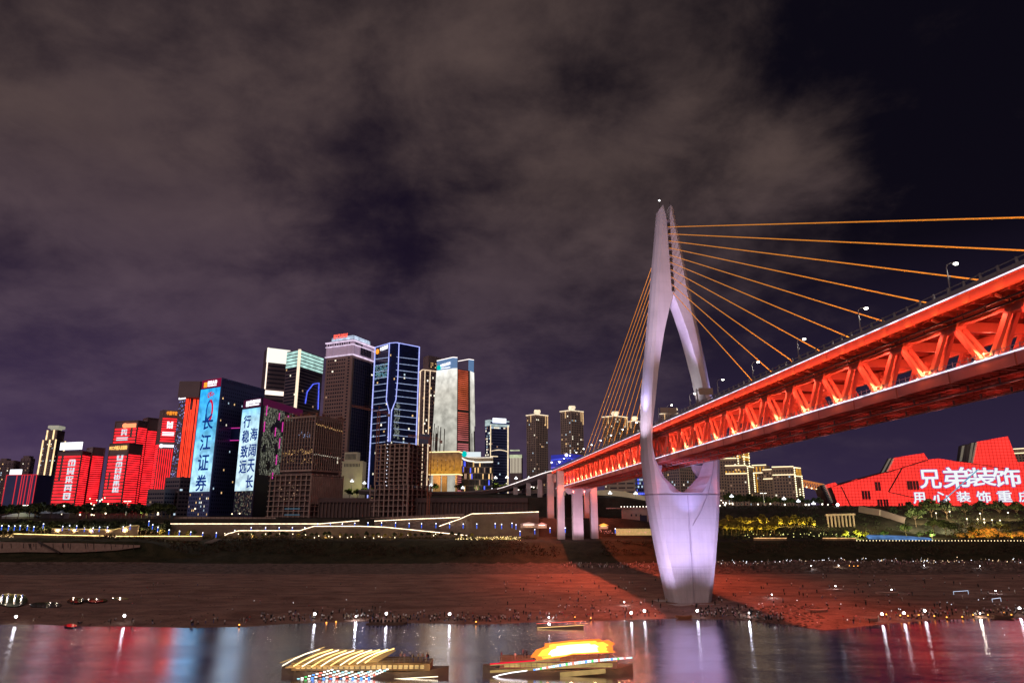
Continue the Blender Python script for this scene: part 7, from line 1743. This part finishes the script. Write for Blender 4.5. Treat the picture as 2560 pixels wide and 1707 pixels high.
def zone(px):
    for x, t_ in ((330, 'left of the warm lamp under the red towers'), (640, 'between the warm left lamp and the dark raft'), (860, 'around the first white lamp left of centre'), (930, 'between the first two central lamps'), (1010, 'by the dark raft'), (1180, 'around the lamp right of the raft'), (1380, 'left of the lone central lamp'),
                  (1560, 'on the red-lit sand left of the lamp pair'), (1690, 'by the pair of lamps left of the pylon'), (1790, 'at the pylon foot'), (1960, 'on the dark rocks right of the pylon'), (2180, 'on the red-lit sand right of the pylon'), (2330, 'around the brightest right lamp'), (9999, 'at the crowded right end')):
        if px < x: return t_
pose_t = {'stand': 'standing', 'walk': 'walking', 'hold': 'standing with hands raised in front', 'sit': 'sitting', 'crouch': 'crouching'}
def add_person(px, py, where, k=None):
    q = sandpoint(px, py); pose, top, bot, me = random.choice(BODIES)
    o = bpy.data.objects.new('person', me); COL.objects.link(o); o.location = q; o.rotation_euler = (0, 0, R_(0, 6.28)); o.scale = (R_(.95, 1.08),) * 3
    tag(o, 'person in %s top and %s trousers %s %s %s' % (top, bot, pose_t[pose].split(' ')[0], where, zone(px)), 'person', 'people ' + where)
    w = len(o['label'].split())
    if w > 16: o['label'] = 'person in %s top %s %s' % (top, pose_t[pose].split(' ')[0], zone(px))
def shore_py(px): return interp(px, SHORE)
cnt = 0
for lo, hi, n_ in ((60, 330, 10), (330, 640, 22), (640, 920, 34), (920, 1040, 14), (1040, 1300, 38), (1300, 1520, 20), (1520, 1650, 12), (1735, 1960, 20), (2130, 2300, 16), (2300, 2570, 30)):
    for _ in range(n_):
        px = R_(lo, hi); add_person(px, shore_py(px) - (3 + abs(random.gauss(0, 9))), 'by the water')
for x0, x1, y0, y1, n_ in ((280, 1250, 1450, 1530, 18), (1250, 1620, 1450, 1535, 34), (1740, 1860, 1500, 1530, 8), (1900, 2150, 1490, 1555, 16), (2000, 2560, 1462, 1520, 22), (1400, 1560, 1415, 1450, 6)):
    for _ in range(n_): add_person(R_(x0, x1), R_(y0, y1), 'on the sand')
for px in (1737, 1741, 1745, 1757): add_person(px, 1505, 'at the pylon')
print('people', len([o for o in COL.objects if o.name.startswith('person')]))
# the rest of the crowd on the far stony ridge reads as one mass
mb = MB()
for k in range(420):
    px = R_(1560, 2580) if k > 70 else R_(1400, 1560); Y = R_(440, 466) if k > 70 else R_(440, 464); a_ = ray(px, 1410)[0]; q = Vector((a_ * Y, Y, ground(a_ * Y, Y))); h = R_(1.1, 1.75); mi = random.randrange(5)
    mb.loft([[q + Vector((x * w, y * w * .7, z)) for x, y in ((-1, -1), (1, -1), (1, 1), (-1, 1))] for w, z in ((.14, 0), (.16, h * .45), (.24, h * .78), (.08, h * .86))], mi); mb.ball(q + BZ * (h * .93), .13, 5, 4, mi=5)
mb.build('crowd', [CM[c] for c in ('white', 'black', 'grey', 'beige', 'pink')] + [HAIR], kind='stuff', label='dense far crowd along the stony ridge at the back of the beach', cat='crowd')
mb = MB()
for k in range(430):
    if k < 300: px = random.choice((R_(640, 1640), R_(640, 1420), R_(1740, 1960), R_(2280, 2575))); q = sandpoint(px, shore_py(px) - (4 + abs(random.gauss(0, 11))))
    else: px = R_(1250, 2575); q = sandpoint(px, R_(1440, 1530))
    h = R_(1.0, 1.75); mi = random.choice((0, 0, 1, 1, 2, 3, 4))
    mb.loft([[q + Vector((x * w, y * w * .7, z)) for x, y in ((-1, -1), (1, -1), (1, 1), (-1, 1))] for w, z in ((.14, 0), (.16, h * .45))], 1); mb.loft([[q + Vector((x * w, y * w * .7, z)) for x, y in ((-1, -1), (1, -1), (1, 1), (-1, 1))] for w, z in ((.17, h * .45), (.25, h * .78), (.08, h * .87))], mi); mb.ball(q + BZ * (h * .93), .13, 5, 4, mi=5)
mb.build('crowd', [CM[c] for c in ('white', 'black', 'grey', 'beige', 'pink')] + [HAIR], kind='stuff', label='the rest of the crowd packed along the near shore and sand', cat='crowd')
mb = MB()
for k in range(120):
    px = R_(1640, 2580); Y = R_(446, 466); a_ = ray(px, 1410)[0]; mb.ball(Vector((a_ * Y, Y, ground(a_ * Y, Y) + R_(.8, 1.8))), R_(.10, .26), 5, 3, random.choice((0, 0, 1)))
mb.build('phone_lights', [glow('phone_white', (.9, .92, 1), 3), glow('phone_warm', (1, .7, .4), 2.5)], kind='stuff', label='tiny phone and torch lights among the far ridge crowd', cat='lights')
mb = MB()
for k in range(30):
    px = R_(1850, 2580) if k < 20 else R_(620, 1700); q = sandpoint(px, shore_py(px) - R_(4, 60)); mb.ball(q + BZ * R_(.9, 1.6), R_(.07, .13), 5, 3)
mb.build('phone_lights', MATS['phone_white'], kind='stuff', label='tiny phone lights held by people on the near sand', cat='lights')
# ================================================================ boats
def small_boat(px, py, L_, rz, lab, col, h=0):
    q = sandpoint(px, py) if h == 0 else GP(px, py, 0); r = empty('rowing_boat', q, lab, 'boat', 'small boats at the shore'); mb = MB(); rings = []
    for k in range(9):
        t_ = -1 + 2 * k / 8; w = .16 * L_ * (1 - t_ ** 4) ** .6 + .02; b_ = .05 + .35 * t_ ** 4; s_ = .9 + .35 * t_ * t_
        rings.append([Vector((t_ * L_ / 2, -w, s_)), Vector((t_ * L_ / 2, -w * .6, b_)), Vector((t_ * L_ / 2, w * .6, b_)), Vector((t_ * L_ / 2, w, s_)), Vector((t_ * L_ / 2, w * .85, s_ - .05)), Vector((t_ * L_ / 2, w * .5, b_ + .12)), Vector((t_ * L_ / 2, -w * .5, b_ + .12)), Vector((t_ * L_ / 2, -w * .85, s_ - .05))])
    mb.loft(rings); R3 = Matrix.Rotation(rz, 3, 'Z'); mb.v = [tuple(R3 @ Vector(v_) + q) for v_ in mb.v]; mb.build('hull', col, r)
    mb = MB()
    for t_ in (-.25, .1, .4): mb.box(t_ * L_ / 2, 0, .7, .3, .26 * L_, .06)
    mb.v = [tuple(R3 @ Vector(v_) + q) for v_ in mb.v]; mb.build('thwart', RAW, r)
WD = mat('boat_wood', (.16, .10, .07), rough=.8); ORB = mat('boat_orange', (.5, .2, .1), rough=.7)
small_boat(1710, 1546, 6, .05, 'small orange boat at the water edge left of the pylon foot', ORB); small_boat(2042, 1530, 8, .02, 'long pale boat drawn up on the red-lit sand', mat('boat_pale', (.5, .35, .28))); small_boat(2507, 1548, 7, -.3, 'dark boat moored at the far right end of the shore', WD)
small_boat(2218, 1487, 10, .03, 'pale hull lying mid-beach at the right', MATS['boat_pale']); small_boat(2180, 1553, 5, .05, 'low boat at the water edge where the red sand ends', MATS['boat_pale'])
q = GP(965, 1559, 0); r = empty('raft', q, 'long dark flat raft moored at the water edge below the brightest central lamp', 'raft'); mb = MB()
for k in range(7): mb.bar(q + Vector((-6.5 + k * .2, -1.6 + k * .5, .15)), q + Vector((6 + k * .15, -1.3 + k * .5, .25)), .42, .5)
for k in range(4): mb.bar(q + Vector((-5 + k * 3.3, -2, .5)), q + Vector((-5 + k * 3.3, 2, .5)), .25, .2)
mb.build('log', WD, r); mb = MB()
for k in range(9): mb.box(q.x - 5.5 + k * 1.3, q.y + R_(-1, 1), 1.0, R_(.4, .8), .6, R_(.5, 1.1))
mb.build('bundle', CM['black'], r)
for x0, y0, x1, y1, lab, c in ((2384, 1482, 2424, 1478, 'pale blue light stick line held over the far right sand', (.6, .75, 1)), (2480, 1497, 2506, 1496, 'short string of cold lights on the right sand', (.7, .8, 1))):
    a_, b_ = sandpoint(x0, y0, 1.2) + BZ * 1.2, sandpoint(x1, y1, 1.2) + BZ * 1.2; b_.y = a_.y + 1; b_.z = a_.z + .3; mb = MB(); mb.bar(a_, b_, .12, .12)
    for p_ in (a_, b_): mb.tube(p_ - BZ * 1.4, p_, .05, 4)
    mb.build('light_string', glow('cold_string' + str(x0), c, 1.6), base=a_ - BZ * 1.2, label=lab, cat='light string')
# tour boats, at rest; streaks of moving lights shaped as ribs, strings and bars
BH = mat('boat_hull', (.26, .20, .16), rough=.5); BC = mat('boat_cabin', (.35, .25, .14), rough=.6); GLD = glow('boat_gold_trail', (1, .68, .22), 2.6, .25, .4); GLW = glow('boat_warm_window', (1, .62, .22), .8, .5, .3); GLR = glow('boat_white_trail_and_light', (1, .86, .56), 2.4)
def hull(mb, x0, x1, y0, wd, h, rake=4, z0=-.6):
    rings = []
    for k in range(13):
        t_ = k / 12; x = x0 + (x1 - x0) * t_; f_ = 1 - (abs(t_ - .5) * 2) ** 3 * .92; sh = h + .7 * (abs(t_ - .5) * 2) ** 4; xx = x
        rings.append([Vector((xx, y0 + wd / 2 - wd / 2 * f_, sh)), Vector((xx * 1, y0 + wd / 2 - wd * .38 * f_, z0)), Vector((xx, y0 + wd / 2 + wd * .38 * f_, z0)), Vector((xx, y0 + wd / 2 + wd / 2 * f_, sh))])
    mb.loft(rings)
YB = 166.0
a_ = P(690, 1690, YB); b_ = P(1118, 1690, YB); r = empty('tour_boat', Vector(((a_.x + b_.x) / 2, YB + 4, 0)), 'tour boat with slanting golden light trails shaped as canopy ribs, left of centre', 'tour boat', 'lit tour boats')
mb = MB(); hull(mb, a_.x, b_.x, YB, 8, 1.15); mb.build('hull', BH, r)
mb = MB(); mb.ob((a_.x + 3, YB + 1, 1.4), (b_.x - a_.x - 7, 0, 0), (0, 6, 0), (0, 0, 1.5)); mb.build('cabin', BC, r)
mb = MB()
for k in range(24): x = a_.x + 4 + k * (b_.x - a_.x - 9) / 24; mb.quad((x, YB + .97, 1.8), (x + .9, YB + .97, 1.8), (x + .9, YB + .97, 2.6), (x, YB + .97, 2.6))
mb.build('window', GLW, r)
mb = MB(); mb.ob((a_.x + 3, YB + .6, 2.92), (b_.x - a_.x - 9, 0, 0), (0, 7.4, 0), (0, 0, .16)); mb.build('deck', BC, r)
ribs_ = [((706, 1663), (800, 1622)), ((734, 1664), (832, 1622)), ((755, 1665), (847, 1624)), ((778, 1666), (866, 1625)), ((802, 1664), (886, 1625)), ((826, 1663), (908, 1625)), ((850, 1662), (930, 1624)), ((872, 1659), (950, 1623)), ((892, 1658), (970, 1622)), ((912, 1656), (986, 1620))]
for i, ((x0, y0), (x1, y1)) in enumerate(ribs_):  # these ribs stand in for light trails
    mb = MB(); p0, p1 = P(x0, y0, YB), P(x1, y1, YB + 1.5); mid = (p0 + p1) / 2 + BZ * .55 - Vector((.6, 0, 0)); pts = [p0.lerp(mid, t_ / 3).lerp(mid.lerp(p1, t_ / 3), t_ / 3) for t_ in range(4)]
    for u_, v_ in zip(pts, pts[1:]): mb.bar(u_, v_, .22, .42, up=(0, -1, 0))
    mb.build('trail_rib', GLD if i % 2 else GLR, r)
for i, ((x0, y0), (x1, y1)) in enumerate([((700, 1656), (812, 1616))]): mb = MB(); mb.bar(P(x0, y0, YB + .5), P(x1, y1, YB + 2), .12, .16); mb.build('canopy_edge', GLW, r)
mb = MB(); p0, p1, p2, p3 = P(712, 1668, YB + .6), P(930, 1662, YB + .6), P(990, 1624, YB + 5.5), P(806, 1621, YB + 5.5); mb.loft([[p0, p1, p2, p3], [p_ - BZ * .12 for p_ in (p0, p1, p2, p3)]]); mb.build('canopy', mat('boat_canopy', (.5, .34, .16), emit=(1, .6, .25), es=.14), r)
mb = MB()
for k in range(12): p_ = P(716 + k * 22, 1668 - k * .6, YB + .7); mb.tube((p_.x, p_.y, 2.9), p_, .05, 4)
mb.build('stanchion', BC, r)
LEDC = [glow('led_dot_blue', (.1, .35, 1), 2), glow('led_dot_cyan', (.4, .9, 1), 2), glow('led_dot_red', (1, .2, .15), 2), glow('led_dot_green', (.1, .8, .2), 1.5), glow('led_dot_white', (1, .95, .85), 2.2)]
mb = MB()
for (x0, y0, x1, y1) in ((718, 1704, 830, 1673), (735, 1706, 845, 1676), (770, 1707, 865, 1677), (790, 1709, 880, 1678), (815, 1710, 905, 1678), (850, 1706, 927, 1677), (870, 1708, 950, 1674), (890, 1708, 968, 1672)):
    for k in range(13): p_ = P(x0 + (x1 - x0) * k / 12, y0 + (y1 - y0) * k / 12, YB - .15); mb.box(p_.x, p_.y, p_.z, .55, .18, .24, (k + x0) % 5 if k % 2 else 4)
mb.build('led_string', LEDC, r, kind='stuff')
mb = MB(); mb.bar(P(925, 1706, YB - .2), P(1085, 1697, YB - .2), .1, .22); mb.bar(P(960, 1698, YB - .1), P(1095, 1690, YB - .1), .1, .16); mb.build('gunwale_light', GLR, r)
a_ = P(1205, 1690, 168); b_ = P(1590, 1690, 168); YC = 168.0
r = empty('tour_boat', Vector(((a_.x + b_.x) / 2, YC + 4, 0)), 'tour boat carrying a big orange and white glowing board on its roof, right of centre', 'tour boat', 'lit tour boats')
mb = MB(); hull(mb, a_.x, b_.x, YC, 8, 1.15); mb.build('hull', BH, r)
mb = MB(); mb.ob((a_.x + 4, YC + 1, 1.4), (b_.x - a_.x - 8, 0, 0), (0, 6, 0), (0, 0, 1.5)); mb.build('cabin', mat('boat_cabin_red', (.22, .10, .10), rough=.6), r)
mb = MB()
for k in range(20): x = a_.x + 5 + k * (b_.x - a_.x - 10) / 20; mb.quad((x, YC + .97, 1.75), (x + 1.15, YC + .97, 1.75), (x + 1.15, YC + .97, 2.6), (x, YC + .97, 2.6))
mb.build('window', glow('boat_amber_window', (.62, .42, .14), .8, .5, .4), r)
def qb(x, y, dy=0): return P(x, y, YC + dy)
out = [(1326, 1642), (1340, 1624), (1362, 1616), (1362, 1608), (1420, 1601), (1500, 1596), (1504, 1601), (1522, 1600), (1538, 1609), (1528, 1614), (1534, 1619), (1530, 1624), (1540, 1630), (1510, 1632), (1430, 1636), (1400, 1643), (1342, 1650), (1338, 1643)]
c_ = qb(1435, 1624, .5); mb = MB(); rim = [qb(x, y, .5) for x, y in out]; mb.loft([rim[::-1], [p_ + Vector((0, .35, 0)) for p_ in rim[::-1]]]); mb.build('sign_board', glow('board_orange', (1, .22, .03), 1.6, .2, .3), r)
mb = MB(); r1 = [c_.lerp(p_, .84) - Vector((0, .1, 0)) for p_ in rim]; mb.loft([r1[::-1], [p_ + Vector((0, .2, 0)) for p_ in r1[::-1]]]); mb.build('sign_panel', glow('board_yellow', (1, .62, .06), 1.8, .2, .3), r)
mb = MB(); r2 = [c_.lerp(p_, .60) - Vector((0, .2, 0)) for p_ in rim]; mb.loft([r2[::-1], [p_ + Vector((0, .2, 0)) for p_ in r2[::-1]]]); mb.build('sign_panel', glow('board_white', (1, .96, .72), 1.8), r)
mb = MB()
for x, y in ((1350, 1647), (1390, 1644), (1430, 1637), (1470, 1635), (1515, 1632)): p_ = qb(x, y, .8); mb.tube((p_.x, p_.y, 2.9), p_, .09, 5)
mb.build('sign_frame', BC, r)
mb = MB(); mb.ob((a_.x + 4, YC + .6, 2.92), (b_.x - a_.x - 8, 0, 0), (0, 7.4, 0), (0, 0, .16)); mb.build('deck', BC, r)
mb = MB(); n_ = 46
for k in range(n_): t_ = k / (n_ - 1); x = 1336 + 242 * t_; y = 1673 - 30 * t_ + 4 * math.sin(t_ * 3.14) * -1; p_ = P(x, y, YC - .2); mb.box(p_.x, p_.y, p_.z, .42, .16, .30 + .25 * math.sin(t_ * math.pi), 5 if k % 3 else k % 4)
mb.build('led_string', LEDC + [glow('led_row_white', (.78, .84, .95), 1.6)], r)
mb = MB(); 
for (x0, y0), (x1, y1) in zip([(1216, 1693), (1232, 1692), (1250, 1686), (1280, 1680), (1318, 1675)], [(1232, 1692), (1250, 1686), (1280, 1680), (1318, 1675)]): mb.bar(P(x0, y0, YC - .3), P(x1, y1, YC - .3), .12, .2)
mb.build('bow_light', glow('bow_white', (1, .97, .95), 2.4), r)
mb = MB(); mb.bar(P(1400, 1686, YC - .1), P(1514, 1676, YC - .1), .1, 1.0); mb.bar(P(1225, 1660, YC + .6), P(1400, 1647, YC + .6), .1, .5); mb.bar(P(1225, 1678, YC + .2), P(1530, 1660, YC + .2), .1, .5)
mb.build('side_panel', glow('boat_dim_amber', (.42, .27, .10), .9, .4, .3), r)
mb = MB(); mb.bar(P(1225, 1659, YC + .2), P(1338, 1650, YC + .2), .1, .3); mb.build('red_light_trail', glow('trail_red', (.8, .01, .04), 1.2), r)  # trail of red light kept as a bar on the deck edge
for x, y, c, pw in ((1435, 1600, (1, .25, .06), 1500), (1290, 1640, (1, .05, .06), 500)): lamp_light('POINT', P(x, y, YC - 2.5), pw, c, .5, r, name='board_light')
def railing(r, x0, x1, y, z):
    mb = MB()
    for h_ in (.5, 1.0): mb.bar((x0, y, z + h_), (x1, y, z + h_), .05, .05)
    x = x0
    while x < x1: mb.bar((x, y, z), (x, y, z + 1), .05, .05); x += 1.2
    mb.build('railing', GREYR, r)
for rr, A_, B_, yy in ((bpy.data.objects['tour_boat'], P(690, 1690, YB), P(1118, 1690, YB), YB), (bpy.data.objects['tour_boat.001'], P(1205, 1690, 168), P(1590, 1690, 168), YC)):
    railing(rr, A_.x + 2, B_.x - 3, yy + .4, 3.08); railing(rr, A_.x + 4, B_.x - 5, yy + .75, 1.2)
    for k in range(6): lamp_light('POINT', Vector((A_.x + 4 + k * (B_.x - A_.x - 8) / 5, yy - 1.6, 2.4)), 160, (1, .6, .25), .3, rr, name='hull_fill')  # fill lights added beside the hull to brighten it
for k in range(26):
    A_, B_ = (P(690, 1690, YB), P(1118, 1690, YB)) if k % 2 else (P(1205, 1690, 168), P(1590, 1690, 168)); o = bpy.data.objects.new('person', random.choice([b_ for b_ in BODIES if b_[0] in ('stand', 'hold')])[3]); COL.objects.link(o)
    o.location = (R_(A_.x + 4, B_.x - 5) if k % 2 == 0 else R_(A_.x + (B_.x - A_.x) * .70, B_.x - 4), (YB if k % 2 else YC) + R_(1, 6.5), 3.09); o.rotation_euler = (0, 0, R_(0, 6.28))
    tag(o, 'passenger standing on the upper deck of the ' + ('tour boat with golden light trails' if k % 2 else 'tour boat with the orange board'), 'person', 'boat passengers')
# distant small craft with two strips of light
q = P(1400, 1563, 246); r = empty('small_craft', Vector((q.x, q.y, 0)), 'low dark craft edged with one red and one yellow light strip near the far shore', 'boat'); a_, b_ = P(1342, 1564, 236), P(1460, 1560, 236)
mb = MB(); hull(mb, a_.x, b_.x, 236, 2.4, .7, z0=-.3); mb.build('hull', BH, r)
mb = MB(); mb.bar(P(1341, 1558, 235.9), P(1457, 1551, 237), .1, .13); mb.build('light_strip', glow('craft_red', (1, .15, .1), 1.6), r)
mb = MB(); mb.bar(P(1343, 1568.5, 235.4), P(1461, 1561.5, 235.6), .1, .15); mb.build('light_strip', glow('craft_yellow', (1, .62, .25), 1.6), r)
# ================================================================ labels: number look-alikes by their place from the left
ORDW = ['first', 'second', 'third', 'fourth', 'fifth', 'sixth', 'seventh', 'eighth', 'ninth', 'tenth', 'eleventh', 'twelfth', 'thirteenth', 'fourteenth', 'fifteenth', 'sixteenth', 'seventeenth', 'eighteenth', 'nineteenth', 'twentieth']
ORDW += ['twenty-' + w for w in ORDW[:9]] + ['thirtieth'] + ['thirty-' + w for w in ORDW[:9]]
by = {}
for o in COL.objects:
    if o.parent is None and o.get('label'): by.setdefault(o['label'], []).append(o)
for lab, obs in by.items():
    if len(obs) < 2 or len(obs) > 39: continue
    obs.sort(key=lambda o: o.location.x / max(1, o.location.y))
    for i, o in enumerate(obs):
        t_ = 'leftmost of these' if i == 0 else 'rightmost of these' if i == len(obs) - 1 else ORDW[i] + ' from the left'
        w = lab.split()
        o['label'] = ' '.join(w[:16 - len(t_.split())]).rstrip(',') + ', ' + t_
